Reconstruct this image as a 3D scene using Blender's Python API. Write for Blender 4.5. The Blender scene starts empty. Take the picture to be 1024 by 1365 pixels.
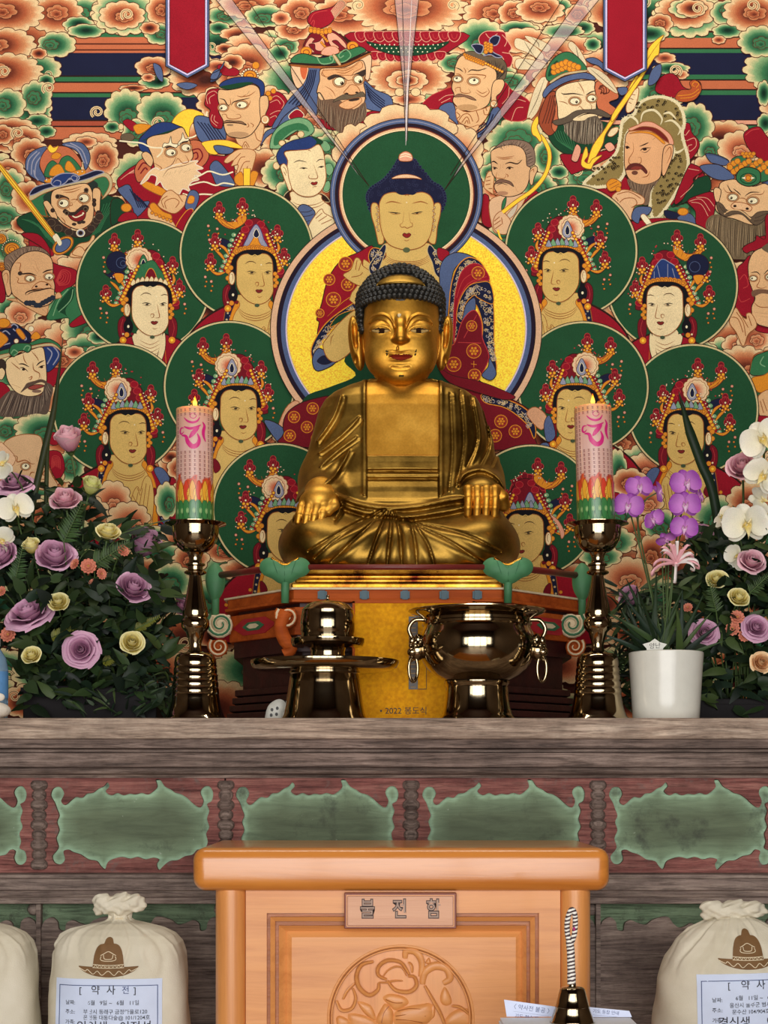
import bpy,bmesh,math,random
import numpy as np
from mathutils import Vector,Matrix,Euler
from math import sin,cos,pi,sqrt,radians,atan2
SC=bpy.context.scene
COL=SC.collection
FPX,CAMD,ZC,HY=2207.0,3.2,0.98,1040.0
def S(y):
 return(CAMD+y)/FPX
def W(px,py,y):
 s=S(y)
 return Vector(((px-512)*s,y,ZC+(HY-py)*s))
def lin(c):
 r=[]
 for v in c[:3]:
  v=v/255.0
  r.append(v/12.92 if v<=0.04045 else((v+0.055)/1.055)**2.4)
 return(r[0],r[1],r[2],1.0)
def obj(name,me,mat=None,parent=None):
 o=bpy.data.objects.new(name,me)
 COL.objects.link(o)
 if mat is not None and me is not None:
  for m in(mat if isinstance(mat,(list,tuple))else[mat]):
   me.materials.append(m)
 if parent is not None:
  o.parent=parent
 return o
def tag(o,label=None,cat=None,group=None,kind=None):
 if label:o['label']=label
 if cat:o['category']=cat
 if group:o['group']=group
 if kind:o['kind']=kind
 return o
def thing(name,label,cat,loc=(0,0,0),group=None,rz=0.0):
 o=bpy.data.objects.new(name,None)
 COL.objects.link(o)
 o.empty_display_size=0.05
 o.location=loc
 o.rotation_euler=(0,0,rz)
 return tag(o,label,cat,group)
def copy_tree(o,parent=None):
 c=o.copy()
 COL.objects.link(c)
 if parent is not None:
  c.parent=parent
 for ch in list(o.children):
  copy_tree(ch,c)
 return c
def shade(me,smooth=True):
 me.polygons.foreach_set('use_smooth',[smooth]*len(me.polygons))
def auto_smooth(me,ang=35):
 bm=bmesh.new();bm.from_mesh(me)
 a=radians(ang)
 for f in bm.faces:f.smooth=True
 for e in bm.edges:
  if len(e.link_faces)==2:
   e.smooth=e.calc_face_angle(0)<a
 bm.to_mesh(me);bm.free()
def pydata(name,v,f,smooth=True):
 me=bpy.data.meshes.new(name)
 me.from_pydata([tuple(p)for p in v],[],f)
 me.update()
 if smooth:shade(me)
 return me
class MB:
 0
 def __init__(s):
  s.v=[];s.f=[];s.mi=[];s.m=0
 def add(s,v,f):
  o=len(s.v)
  s.v.extend([tuple(p)for p in v])
  for q in f:
   s.f.append([i+o for i in q]);s.mi.append(s.m)
  return s
 def box(s,x0,x1,y0,y1,z0,z1):
  v=[(x0,y0,z0),(x1,y0,z0),(x1,y1,z0),(x0,y1,z0),(x0,y0,z1),(x1,y0,z1),(x1,y1,z1),(x0,y1,z1)]
  return s.add(v,[(0,3,2,1),(4,5,6,7),(0,1,5,4),(1,2,6,5),(2,3,7,6),(3,0,4,7)])
 def lathe(s,prof,c=(0,0,0),n=48,cap=True,squash=1.0,a0=0.0):
  0
  v=[];f=[]
  for r,z in prof:
   for k in range(n):
    a=2*pi*k/n+a0
    v.append((c[0]+r*cos(a),c[1]+r*sin(a)*squash,c[2]+z))
  m=len(prof)
  for i in range(m-1):
   for k in range(n):
    k2=(k+1)%n
    f.append((i*n+k,i*n+k2,(i+1)*n+k2,(i+1)*n+k))
  if cap:
   f.append(tuple(range(n-1,-1,-1)))
   f.append(tuple((m-1)*n+k for k in range(n)))
  return s.add(v,f)
 def tube(s,pts,r,n=8,cap=True,flat=None):
  0
  pts=[Vector(p)for p in pts]
  m=len(pts)
  rr=[r]*m if isinstance(r,(int,float))else list(r)
  v=[];f=[]
  up=Vector((0,0,1))
  t0=(pts[1]-pts[0]).normalized()
  if abs(t0.dot(up))>0.95:up=Vector((0,1,0))
  nrm=t0.cross(up).normalized()
  for i in range(m):
   t=(pts[min(i+1,m-1)]-pts[max(i-1,0)])
   if t.length<1e-9:t=t0
   t=t.normalized()
   nrm=(nrm-t*nrm.dot(t))
   if nrm.length<1e-6:nrm=t.orthogonal()
   nrm.normalize()
   b=t.cross(nrm)
   for k in range(n):
    a=2*pi*k/n
    q=flat if flat else 1.0
    v.append(pts[i]+nrm*cos(a)*rr[i]+b*sin(a)*rr[i]*q)
  for i in range(m-1):
   for k in range(n):
    k2=(k+1)%n
    f.append((i*n+k,i*n+k2,(i+1)*n+k2,(i+1)*n+k))
  if cap:
   f.append(tuple(range(n-1,-1,-1)))
   f.append(tuple((m-1)*n+k for k in range(n)))
  return s.add(v,f)
 def sphere(s,c,r,nu=14,nv=9,R=None):
  rx,ry,rz=(r,r,r)if isinstance(r,(int,float))else r
  v=[];f=[]
  for j in range(1,nv):
   b=pi*j/nv
   for k in range(nu):
    a=2*pi*k/nu
    v.append(Vector((rx*sin(b)*cos(a),ry*sin(b)*sin(a),rz*cos(b))))
  v.append(Vector((0,0,rz)));v.append(Vector((0,0,-rz)))
  for j in range(nv-2):
   for k in range(nu):
    k2=(k+1)%nu
    f.append((j*nu+k,(j+1)*nu+k,(j+1)*nu+k2,j*nu+k2))
  t=len(v)-2
  for k in range(nu):
   k2=(k+1)%nu
   f.append((t,k,k2));f.append((t+1,(nv-2)*nu+k2,(nv-2)*nu+k))
  if R is not None:v=[R@p for p in v]
  c=Vector(c)
  return s.add([p+c for p in v],f)
 def prism(s,pts,y0,y1,flip=False):
  0
  n=len(pts)
  ar=sum(pts[i][0]*pts[(i+1)%n][1]-pts[(i+1)%n][0]*pts[i][1]for i in range(n))
  if ar<0:pts=pts[::-1]
  v=[(x,y0,z)for x,z in pts]+[(x,y1,z)for x,z in pts]
  f=[tuple(range(n)),tuple(range(2*n-1,n-1,-1))]
  for k in range(n):
   k2=(k+1)%n
   f.append((k,n+k,n+k2,k2))
  return s.add(v,f)
 def xprof(s,prof,x0,x1):
  0
  n=len(prof)
  v=[(x0,y,z)for y,z in prof]+[(x1,y,z)for y,z in prof]
  f=[tuple(range(n)),tuple(range(2*n-1,n-1,-1))]
  for k in range(n):
   k2=(k+1)%n
   f.append((k,n+k,n+k2,k2))
  return s.add(v,f)
 def grid(s,fn,nu,nv):
  v=[fn(i/nu,j/nv)for j in range(nv+1)for i in range(nu+1)]
  f=[(j*(nu+1)+i,j*(nu+1)+i+1,(j+1)*(nu+1)+i+1,(j+1)*(nu+1)+i)for j in range(nv)for i in range(nu)]
  return s.add(v,f)
 def mesh(s,name,smooth=None,fix=True):
  me=bpy.data.meshes.new(name)
  me.from_pydata(s.v,[],s.f)
  if any(s.mi):
   me.polygons.foreach_set('material_index',s.mi)
  me.update()
  if fix:
   bm=bmesh.new();bm.from_mesh(me)
   bmesh.ops.recalc_face_normals(bm,faces=bm.faces)
   bm.to_mesh(me);bm.free()
  if smooth is True:shade(me)
  elif smooth:auto_smooth(me,smooth)
  return me
 def obj(s,name,mat,parent=None,smooth=None,fix=True,bev=0.0):
  o=obj(name,s.mesh(name,smooth,fix),mat,parent)
  if bev:
   b=o.modifiers.new('bevel','BEVEL');b.width=bev;b.segments=2;b.limit_method='ANGLE';b.angle_limit=radians(40)
  return o
def arcpts(cx,cz,r,a0,a1,n=10):
 return[(cx+r*cos(radians(a0+(a1-a0)*k/n)),cz+r*sin(radians(a0+(a1-a0)*k/n)))for k in range(n+1)]
def smooth2(pts,closed=True,sub=5):
 n=len(pts)
 if n<3 or sub<=1:return list(pts)
 out=[]
 rng=range(n)if closed else range(n-1)
 for i in rng:
  if closed:
   p0,p1,p2,p3=pts[(i-1)%n],pts[i],pts[(i+1)%n],pts[(i+2)%n]
  else:
   p0,p1,p2,p3=pts[max(i-1,0)],pts[i],pts[i+1],pts[min(i+2,n-1)]
  for k in range(sub):
   t=k/sub
   out.append(tuple(0.5*((2*b)+(-a+c)*t+(2*a-5*b+4*c-d)*t*t+(-a+3*b-3*c+d)*t**3)for a,b,c,d in zip(p0,p1,p2,p3)))
 if not closed:out.append(tuple(pts[-1]))
 return out
class NT:
 def __init__(s,name):
  s.mat=bpy.data.materials.new(name);s.mat.use_nodes=True
  s.t=s.mat.node_tree;s.t.nodes.clear()
  s.out=s.t.nodes.new('ShaderNodeOutputMaterial')
 def n(s,ty,**kw):
  nd=s.t.nodes.new(ty)
  for k,v in kw.items():
   if k[0]=='_':setattr(nd,k[1:],v)
   else:
    nd.inputs[k.replace('__',' ')].default_value=v
  return nd
 def l(s,a,b):s.t.links.new(a,b)
 def bsdf(s,**kw):
  b=s.n('ShaderNodeBsdfPrincipled')
  for k,v in kw.items():b.inputs[k.replace('__',' ')].default_value=v
  s.l(b.outputs[0],s.out.inputs[0])
  return b
 def coords(s,scale=(1,1,1),rot=(0,0,0),gen='Object'):
  tc=s.n('ShaderNodeTexCoord');mp=s.n('ShaderNodeMapping')
  mp.inputs['Scale'].default_value=scale;mp.inputs['Rotation'].default_value=rot
  s.l(tc.outputs[gen],mp.inputs[0])
  return mp.outputs[0]
 def noise(s,vec,scale,detail=4,rough=0.55,dist=0.0):
  nd=s.n('ShaderNodeTexNoise');nd.inputs['Scale'].default_value=scale;nd.inputs['Detail'].default_value=detail
  nd.inputs['Roughness'].default_value=rough;nd.inputs['Distortion'].default_value=dist
  s.l(vec,nd.inputs['Vector'])
  return nd.outputs['Fac']
 def ramp(s,fac,stops):
  r=s.n('ShaderNodeValToRGB')
  e=r.color_ramp.elements
  while len(e)>1:e.remove(e[-1])
  e[0].position=stops[0][0];e[0].color=stops[0][1]
  for p,c in stops[1:]:
   q=e.new(p);q.color=c
  s.l(fac,r.inputs[0])
  return r.outputs[0]
 def bump(s,h,bs,strength=0.2,dist=0.01):
  b=s.n('ShaderNodeBump');b.inputs['Strength'].default_value=strength;b.inputs['Distance'].default_value=dist
  s.l(h,b.inputs['Height']);s.l(b.outputs[0],bs.inputs['Normal'])
 def mix(s,a,b,f,blend='MIX'):
  m=s.n('ShaderNodeMix',_data_type='RGBA',_blend_type=blend)
  for src,i in((f,0),(a,6),(b,7)):
   if hasattr(src,'is_linked'):s.l(src,m.inputs[i])
   else:m.inputs[i].default_value=src
  return m.outputs[2]
def plain(name,c,rough=0.6,metal=0.0,var=0.12,scale=40,bump=0.0,spec=0.5,**kw):
 m=NT(name);b=m.bsdf(Roughness=rough,Metallic=metal)
 b.inputs['Specular IOR Level'].default_value=spec
 for k,v in kw.items():b.inputs[k.replace('__',' ')].default_value=v
 cl=lin(c)
 v=m.noise(m.coords(),scale)
 lo=tuple(x*(1-var)for x in cl[:3])+(1,);hi=tuple(min(1,x*(1+var))for x in cl[:3])+(1,)
 m.l(m.ramp(v,[(0.3,lo),(0.7,hi)]),b.inputs['Base Color'])
 if bump:m.bump(v,b,bump,0.004)
 return m.mat
def wood(name,stops,scale=(1,1,1),rough=0.6,axis='x',grain=30,bump=0.15,coat=0.0,stretch=14,dist=0.02):
 0
 m=NT(name);b=m.bsdf(Roughness=rough)
 if coat:
  b.inputs['Coat Weight'].default_value=coat;b.inputs['Coat Roughness'].default_value=0.12
 sc={'x':(1.0/stretch,1,1),'z':(1,1,1.0/stretch),'y':(1,1.0/stretch,1)}[axis]
 co=m.coords(scale=sc)
 f=m.noise(co,grain,7,0.68,0.6)
 m.l(m.ramp(f,[(p,lin(c))for p,c in stops]),b.inputs['Base Color'])
 if bump:m.bump(f,b,bump,dist)
 return m.mat
 # ================= the painted wall behind the altar =================
MY=1.0
PAL=dict(k=(46,26,20),s=(226,180,130),t=(232,205,155),c=(230,202,152),R=(150,20,38),r=(118,20,34),B=(82,98,136),N=(26,30,58),G=(52,112,72),D=(24,66,42),H=(32,78,48),o=(222,142,40),O=(196,108,72),w=(240,228,190),y=(252,206,62),p=(226,160,132),h=(104,88,68),l=(232,190,150),S=(216,180,104),T=(238,216,168),u=(150,84,40),b=(38,58,112),m=(150,150,170),g=(120,165,120),x=(190,60,60),q=(196,176,132),z=(90,42,30),L=(214,196,232))
PAL={k:lin(v)for k,v in PAL.items()}
def C(c):
 return PAL[c]if isinstance(c,str)else(lin(c)if max(c)>1.5 else c)
def mixc(a,b,t):
 a,b=C(a),C(b)
 return tuple(a[i]*(1-t)+b[i]*t for i in range(3))+(1,)
def pts_of(s,T=(0,0,1.0,1)):
 0
 if not isinstance(s,str):return[(T[0]+x/T[2]*T[3],T[1]+y/T[2])for x,y in s]
 out=[]
 for q in s.split():
  x,y=q.split(',')
  out.append((T[0]+float(x)/T[2]*T[3],T[1]+float(y)/T[2]))
 return out
class Paint:
 STEP=0.000012
 def __init__(s):
  s.v=[];s.f=[];s.c=[];s.mi=[];s.T=(0,0,1.0,1)
  s.top=np.zeros((230,270),np.int32)
 def lay(s,k):pass
 def frame(s,ox,oy,sc=1.0,fl=1):s.T=(ox,oy,sc,fl)
 def emit(s,pts,cols,faces,mat=0):
  o=len(s.v)
  xs=[q[0]for q in pts];ys=[q[1]for q in pts]
  cl=lambda v,n:max(0,min(n-1,int(v)))
  i0,i1=cl((min(xs)+290)/6,270),cl((max(xs)+290)/6,270);j0,j1=cl((min(ys)+180)/6,230),cl((max(ys)+180)/6,230)
  w=s.top[j0:j1+1,i0:i1+1];k=int(w.max())+1;w[:]=k
  s.v.extend((x,y,k)for x,y in pts)
  s.c.extend(cols)
  for q in faces:
   s.f.append([i+o for i in q]);s.mi.append(mat)
 def raw(s,pts,col,mat=0):
  n=len(pts)
  a=sum(pts[i][0]*pts[(i+1)%n][1]-pts[(i+1)%n][0]*pts[i][1]for i in range(n))
  if a>0:pts=pts[::-1]
  s.emit(pts,[C(col)]*n,[list(range(n))],mat)
 def P(s,col,st,line='k',w=0.9,sm=4,mat=0):
  pts=smooth2(pts_of(st,s.T),True,sm)
  s.raw(pts,col,mat)
  if line:s.ribbon(pts+[pts[0]],w,line)
 def ribbon(s,pts,w,col,taper=False,mat=0):
  n=len(pts);v=[]
  for i in range(n):
   x0,y0=pts[max(i-1,0)];x1,y1=pts[min(i+1,n-1)]
   if i==0 and pts[0]==pts[-1]:x0,y0=pts[-2]
   if i==n-1 and pts[0]==pts[-1]:x1,y1=pts[1]
   dx,dy=x1-x0,y1-y0;L=math.hypot(dx,dy)or 1
   h=w/2*(max(0.15,sin(pi*(0.06+0.88*i/(n-1))))if taper else 1)
   nx,ny=-dy/L*h,dx/L*h
   v.append((pts[i][0]+nx,pts[i][1]+ny));v.append((pts[i][0]-nx,pts[i][1]-ny))
  s.emit(v,[C(col)]*len(v),[(2*i+1,2*i,2*i+2,2*i+3)for i in range(n-1)],mat)
 def L(s,col,w,st,taper=True,sm=4):
  for part in(st.split('|')if isinstance(st,str)else[st]):
   s.ribbon(smooth2(pts_of(part,s.T),False,sm),w,col,taper)
 def E(s,col,cx,cy,rx,ry=None,line=None,w=0.7,rot=0,n=22,mat=0):
  0
  ry=rx if ry is None else ry
  q=radians(rot);P=[]
  for k in range(n):
   a=2*pi*k/n
   x,y=rx*cos(a),ry*sin(a)
   P.append((cx+x*cos(q)-y*sin(q),cy+x*sin(q)+y*cos(q)))
  pts=pts_of(P,s.T)
  s.raw(pts,col,mat)
  if line:s.ribbon(pts+[pts[0]],w,line)
 def ring(s,cx,cy,rx,ry,w,col,n=96):
  pts=[(cx+rx*cos(2*pi*k/n),cy+ry*sin(2*pi*k/n))for k in range(n)]
  s.ribbon(pts+[pts[0]],w,col)
 def grad(s,pts,stops,ctr,line='z',w=1.0,mat=0,inner=None):
  0
  n=len(pts)
  a=sum(pts[i][0]*pts[(i+1)%n][1]-pts[(i+1)%n][0]*pts[i][1]for i in range(n))
  if a>0:
   pts=pts[::-1]
   if inner:inner=inner[::-1]
  v=[];c=[];f=[]
  for t,col in stops:
   for x,y in(inner if inner and t<.9 else pts):
    v.append((ctr[0]+(x-ctr[0])*t,ctr[1]+(y-ctr[1])*t));c.append(C(col))
  m=len(stops)
  for j in range(m-1):
   for k in range(n):
    k2=(k+1)%n
    f.append((j*n+k,j*n+k2,(j+1)*n+k2,(j+1)*n+k))
  v.append(ctr);c.append(C(stops[-1][1]));e=len(v)-1
  for k in range(n):f.append(((m-1)*n+k,(m-1)*n+(k+1)%n,e))
  s.emit(v,c,f,mat)
  if line:s.ribbon(pts+[pts[0]],w,line)
 CK={'r':((230,198,150),(210,142,96),(176,92,58),(116,52,34),(64,28,22)),'g':((224,206,154),(134,170,120),(62,120,80),(34,80,54),(16,44,32)),'p':((232,200,152),(224,168,122),(204,122,82),(164,82,54),(110,52,36))}
 def scallop(s,cx,cy,rx,ry,n,rot=0,depth=0.13,sub=4):
  pts=[]
  for i in range(n):
   for k in range(sub):
    th=2*pi*(i+k/sub)/n+rot
    q=1-depth*(1-abs(sin(pi*(k/sub))))**1.5
    pts.append((cx+rx*q*cos(th),cy+ry*q*sin(th)))
  return pts
 def cloud(s,cx,cy,rx,ry,kind='r',n=None,off=(0,0),rot=None,inner=True,curl=False):
  n=n or max(7,int((rx+ry)/5.2))
  rot=(cx*0.7+cy*1.3)if rot is None else rot
  k=s.CK[kind]
  pts=s.scallop(cx,cy,rx,ry,n,rot)
  ctr=(cx+off[0]*rx,cy+off[1]*ry)
  s.grad(pts,[(1,k[0]),(0.9,k[0]),(0.72,k[1]),(0.54,k[2]),(0.36,k[3]),(0.14,k[4])],ctr,inner=s.scallop(cx,cy,rx,ry,n,rot,.03))
  if inner and min(rx,ry)>12:
   for q,(ar,br)in enumerate(((0.42,0.40),(0.24,0.22))):
    p2=s.scallop(ctr[0]-0.06*rx*q,ctr[1]+0.05*ry*q,rx*ar,ry*br,6,rot+q,0.2)
    s.grad(p2,[(1,k[1+(kind=='g')]),(0.6,k[2]),(0.2,k[3])],(ctr[0],ctr[1]+0.1*ry),w=0.8)
  if curl:
   a=rot;R=min(rx,ry)*0.32
   c0=(cx+rx*0.55*cos(a),cy+ry*0.55*sin(a))
   p3=[(c0[0]+R*(1-0.75*j/18)*cos(a+j*0.45),c0[1]+R*(1-0.75*j/18)*sin(a+j*0.45))for j in range(19)]
   s.ribbon(p3,R*0.42,k[0]);s.ribbon(p3,0.8,'z')
 def mesh(s,name):
  sc=S(MY)
  n=len(s.v)
  a=np.array(s.v,dtype=np.float64)
  co=np.empty((n,3),np.float32)
  co[:,0]=(a[:,0]-512)*sc;co[:,1]=MY-0.002-a[:,2]*s.STEP;co[:,2]=ZC+(HY-a[:,1])*sc
  me=bpy.data.meshes.new(name)
  me.from_pydata(co.tolist(),[],s.f)
  me.polygons.foreach_set('material_index',s.mi)
  at=me.color_attributes.new('pigment','FLOAT_COLOR','POINT')
  at.data.foreach_set('color',np.array([c[:3]+(1.0,)for c in s.c],np.float32).ravel())
  me.update()
  return me
PT=Paint()
rnd=random.Random(7)
def mural_background(p):
 p.lay(0);p.frame(0,0)
 p.raw([(-260,-140),(1290,-140),(1290,1552),(-260,1552)],(74,34,26))
 for x0,x1,rows in((-250,512,((44,50,'G'),(50,58,'O'),(58,60,'z'),(60,66,'O'),(66,68,'z'),(68,71,'O'),(71,101,'N'),(101,103,'k'),(103,109,'G'),(109,111,'k'),(111,123,'O'),(123,125,'k'),(125,130,'G'),(130,160,'N'),(160,162,'k'),(162,168,(170,80,58)),(168,170,'k'),(170,186,'O'))),(512,1280,((44,51,'G'),(51,64,'O'),(64,66,'k'),(66,71,'G'),(71,100,'N'),(100,106,'G'),(106,108,'k'),(108,119,'O'),(119,121,'k'),(121,127,'G'),(127,160,'N'),(160,161,'k'),(161,166,'p'),(166,168,'k'),(168,178,'G'),(178,190,'D')))):
  for a,b,col in rows:
   p.raw([(x0,a),(x1,a),(x1,b),(x0,b)],col)
 for j in range(25):
  for i in range(29):
   x=-240+i*54+(j%2)*27+rnd.uniform(-8,8);y=-120+j*44+rnd.uniform(-8,8)
   if(26<y<196 and 55<x<250)or(y<178 and 835<x<1015 and y>30):continue
   q=rnd.choice((-1,1));g=rnd.uniform(0.85,1.35)
   p.cloud(x,y,36*g,24*g,rnd.choice('rrgrgp'),n=int(11*g),off=(q*rnd.uniform(.1,.4),rnd.uniform(0,.45)),inner=(i+j)%3==0,curl=rnd.random()<0.5)
 for row in '''75 20 38 27 r .05 -.1|14 18 47 27 r -.2 -.1|8 60 42 23 r -.3 0|76 60 27 18 g -.3 0|52 72 12 8 r 0 0|10 98 50 28 r -.3 -.1|62 108 12 9 g 0 0|48 131 23 24 g -.1 0|12 140 24 22 g -.3 0|52 162 19 10 g -.2 0|18 172 32 15 r -.3 .2|62 176 14 9 g 0 0|30 186 30 18 r 0 .1|4 180 16 14 r 0 0
40 205 26 22 r .1 .1|10 230 26 18 r 0 0|26 246 20 13 r .2 .1|120 192 38 16 p 0 .6|138 212 22 24 r 0 .1|14 250 22 26 g -.2 .1|6 290 28 20 g 0 .1|12 330 24 24 g 0 .2|38 265 24 24 r .3 0|28 300 14 12 r 0 0
105 34 22 12 g 0 -.2|115 42 26 10 g 0 -.1|166 18 45 31 g 0 0|163 21 32 20 r .1 .1|216 14 22 22 r 0 0|212 46 20 15 g .2 0|200 38 14 9 r 0 0|205 90 26 15 r 0 .1|206 110 22 10 g .2 0|198 104 10 6 p 0 0|178 118 20 5 r 0 0|168 148 30 30 g .1 .3|215 148 34 26 g .1 .4|182 178 20 20 g 0 0
300 22 26 14 g 0 0|330 8 40 18 r 0 0|292 38 16 9 g 0 0|355 22 30 16 g -.1 .2|318 46 26 10 r 0 .3|336 58 36 14 p .1 .8|300 66 14 8 r 0 0|330 80 36 22 r 0 .5|310 84 18 12 r 0 0|290 90 20 10 p 0 0|380 62 20 14 g .2 .1|372 72 16 12 g .2 0|392 40 26 16 r 0 0|400 18 28 22 r .1 0|375 25 14 10 p 0 0
465 22 52 28 r -.2 -.1|622 14 44 36 r .1 -.2|543 9 82 38 r 0 .05|660 20 44 28 r 0 -.1|672 30 14 8 p 0 0|685 18 22 18 r 0 0|545 104 57 28 r 0 0|545 135 22 8 r 0 0|690 40 30 12 g 0 0|745 10 20 12 g 0 0|720 14 34 18 r 0 -.2|770 20 18 14 r 0 0|778 38 16 10 g 0 0|700 55 40 18 p .2 .2|750 42 30 10 g .2 .3|765 62 32 14 p 0 .6|740 66 30 16 p 0 .5|790 60 12 10 g 0 0|640 50 34 26 g .1 .4|605 85 22 14 g 0 0|660 100 30 22 g 0 0|680 110 26 14 g 0 0|655 112 12 8 p 0 0
918 20 50 32 g 0 0|914 16 42 24 r 0 0|916 12 26 14 g .2 0|922 12 22 12 r .1 0|968 18 22 18 g 0 -.2|970 42 22 10 g 0 -.1|1002 18 40 26 r .1 0|1012 56 30 22 g .1 .1|958 54 10 6 p 0 0|880 32 18 14 r 0 0|868 46 24 12 g 0 0|886 78 16 8 p 0 0|895 92 26 9 g 0 0|905 100 14 7 p 0 0|878 130 34 26 g 0 0|925 170 28 34 g -.1 0|946 200 18 18 g 0 .2|985 198 30 24 p .1 .2|940 225 18 18 p .2 .3|1018 125 10 18 g 0 0|1020 165 12 14 g 0 0
115 190 16 8 p 0 0|150 170 12 8 g 0 0|405 215 46 36 g .1 -.1|375 232 28 24 g .2 0|390 262 26 26 g 0 0|380 290 30 26 g 0 0|438 200 22 22 g 0 0|436 232 18 26 g .1 0|690 195 46 38 g 0 -.2|730 210 20 26 g -.1 0|668 220 28 26 g 0 0|655 232 18 14 g 0 0|735 245 24 16 g 0 0|718 252 26 22 g 0 0|660 255 20 14 p 0 0|745 230 14 10 g 0 0|790 140 18 14 g 0 0|800 130 14 14 r 0 0
60 445 30 20 p .1 .5|95 452 38 26 p .1 .4|28 418 22 18 p 0 .3|120 440 40 30 g .1 .2|118 470 36 26 g -.2 .1|120 500 22 26 r 0 .2|82 480 22 16 r 0 .1|132 450 16 10 g 0 0|100 470 14 9 p 0 0|12 575 22 20 g -.2 0|58 572 40 24 g .1 .3|100 585 16 14 g 0 0|95 622 20 24 g 0 0|70 630 18 20 r 0 0|170 690 34 26 p .2 .5|150 660 24 24 p 0 .4|120 690 30 30 r 0 .3|195 720 38 16 g .1 .3|215 740 30 22 g .1 .2|190 760 34 20 r 0 .2|225 770 28 30 g 0 .2|200 790 30 30 r 0 .2|228 690 20 26 g .2 0|236 725 26 22 p .2 .3|240 590 24 20 p 0 .5|238 625 30 22 r 0 .1|228 610 14 10 r 0 0
680 440 14 10 r 0 0|968 478 36 30 g -.2 .1|985 462 24 18 p 0 0|1004 452 24 20 p .2 .1|990 490 40 30 r .2 .3|1010 520 40 24 g .2 .1|940 470 18 14 g 0 0|860 625 28 22 p .1 .3|838 640 24 20 r 0 .1|822 622 14 30 g .4 .2|830 690 26 26 g -.2 .1|815 720 34 20 g 0 .2|850 712 28 24 r 0 .2|870 735 22 28 r -.1 .2|815 765 40 26 r 0 .2|845 770 32 26 p .1 .3|800 735 28 14 g 0 0|760 770 30 20 r 0 .1|300 735 30 16 r 0 .1|330 760 40 16 r 0 .2'''.replace('\n','|').split('|'):
  a=row.split()
  p.cloud(float(a[0]),float(a[1]),float(a[2]),float(a[3]),a[4],off=(float(a[5]),float(a[6])))
 for x,y,k in((478,8,1),(604,8,-1),(537,124,1),(553,124,-1),(6,96,1),(212,164,1),(420,148,1),(395,200,1),(1003,8,-1),(130,150,1),(900,95,-1),(170,20,1),(930,12,-1),(24,178,1),(125,470,1),(65,118,1)):
  q=[(x+k*(9-0.42*j)*cos(0.5*j+2.2),y+(8-0.37*j)*sin(0.5*j+2.2))for j in range(18)]
  p.ribbon(q,3.6,'c');p.ribbon(q,0.8,'z')
 p.frame(440,0,4.655)
 p.P('R','125,205 830,205 760,310 640,360 480,390 330,360 200,300','k',1.0)
 for row,y0,hh,cnt,x0,x1 in((0,215,62,11,165,800),(1,320,50,9,250,710)):
  for i in range(cnt):
   u=x0+(x1-x0)*(i+.5)/cnt;sag=(1-((u-482)/360)**2)
   y=y0+(28 if row else 0)*sag
   w=(x1-x0)/cnt*.62
   if row==0 or abs(u-482)<330:
    p.P('R',[(u-w,y-12),(u-w*.8,y+hh*.5),(u,y+hh*.8),(u+w*.8,y+hh*.5),(u+w,y-12)],'p',0.8)
    p.L('x',0.8,[(u-w*.5,y),(u-w*.35,y+hh*.35),(u,y+hh*.5),(u+w*.35,y+hh*.35),(u+w*.5,y)],False)
 p.P('D','225,262 340,285 482,290 620,285 740,262 660,318 560,345 482,350 400,345 300,315','k',0.8)
 for i in range(46):
  u=250+(i%16)*30+(i//16)*12;v=282+(i//16)*22
  if abs(u-482)<250-(i//16)*55:p.E('w',u,v,4.5,None,None,n=6)
 p.cloud(545,133,24,9,'p',8);p.cloud(543,108,29,15,'p',8,inner=False);p.cloud(543,108,16,8,'r',6,inner=False)
 for k in(-1,1):p.E('c',482+50*k,575,30,26,'z',.8)
 p.frame(270,580,6.02)
 p.P('D','60,480 140,450 270,560 320,700 240,980 140,900 60,800',None)
 for st in('150,660 175,560 215,500 270,505 240,600 190,670','175,670 220,600 295,575 250,650 190,690','90,640 85,520 120,505 150,560 160,660','185,450 200,437 235,480 215,560 190,520','130,660 160,530 185,490 215,540 205,620 175,670','95,660 125,600 165,600 180,670 150,690','140,690 190,665 250,700 270,775 200,750'):
  p.P((232,224,200),st,'u',0.8)
 p.P('G','150,830 190,800 225,830 210,890 160,880','D',0.8)
 p.L('G',2.0,'130,980 125,900 170,850')
def halo(p,cx,cy,r):
 p.frame(0,0)
 p.E('H',cx,cy,r,r,None,n=80)
 p.ring(cx,cy,r,r,2.2,(210,192,140),80)
 p.ring(cx,cy,r+1.7,r+1.7,0.9,'k',80)
def flame(p,x,y,s=1.0,lean=0):
 0
 for dx,dy,r in((0,-9,4.0),(-4.2,-2,3.6),(4.2,-2,3.6),(0,-4,4.6)):
  p.E('r',x+dx*s+lean*(-dy)*.1,y+dy*s,r*s,r*s*1.15,'x',0.6,n=12)
 p.L('x',.6,[(x-3*s,y-1*s),(x-1.5*s,y-6*s),(x,y-9*s),(x+1.5*s,y-6*s),(x+3*s,y-1*s)])
 p.E('w',x,y-1*s,1.5*s,None,'u',.5,n=8)
 for dx,dy,r in((-2.5,3.5,2.4),(2.5,4,2.4),(0,7,2.4),(-4,8.5,1.8),(4,9,1.8)):
  p.E('o',x+dx*s,y+dy*s,r*s,None,'r',.5,n=10)
  p.E('y',x+dx*s,y+dy*s,r*s*.4,None,None,n=6)
 for dx,dy in((-6,1),(6,2),(-7,7),(7,7.5)):
  p.E('w',x+dx*s,y+dy*s,1.0*s,None,'r',.4,n=7)
def drops(p,x,y,n):
 for i in range(n):
  p.E('o' if i%3 else 'p',x+(i%2)*1.5,y+i*6.2,1.9 if i%3==0 else 1.3,None,'r',.5,n=8)
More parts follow.
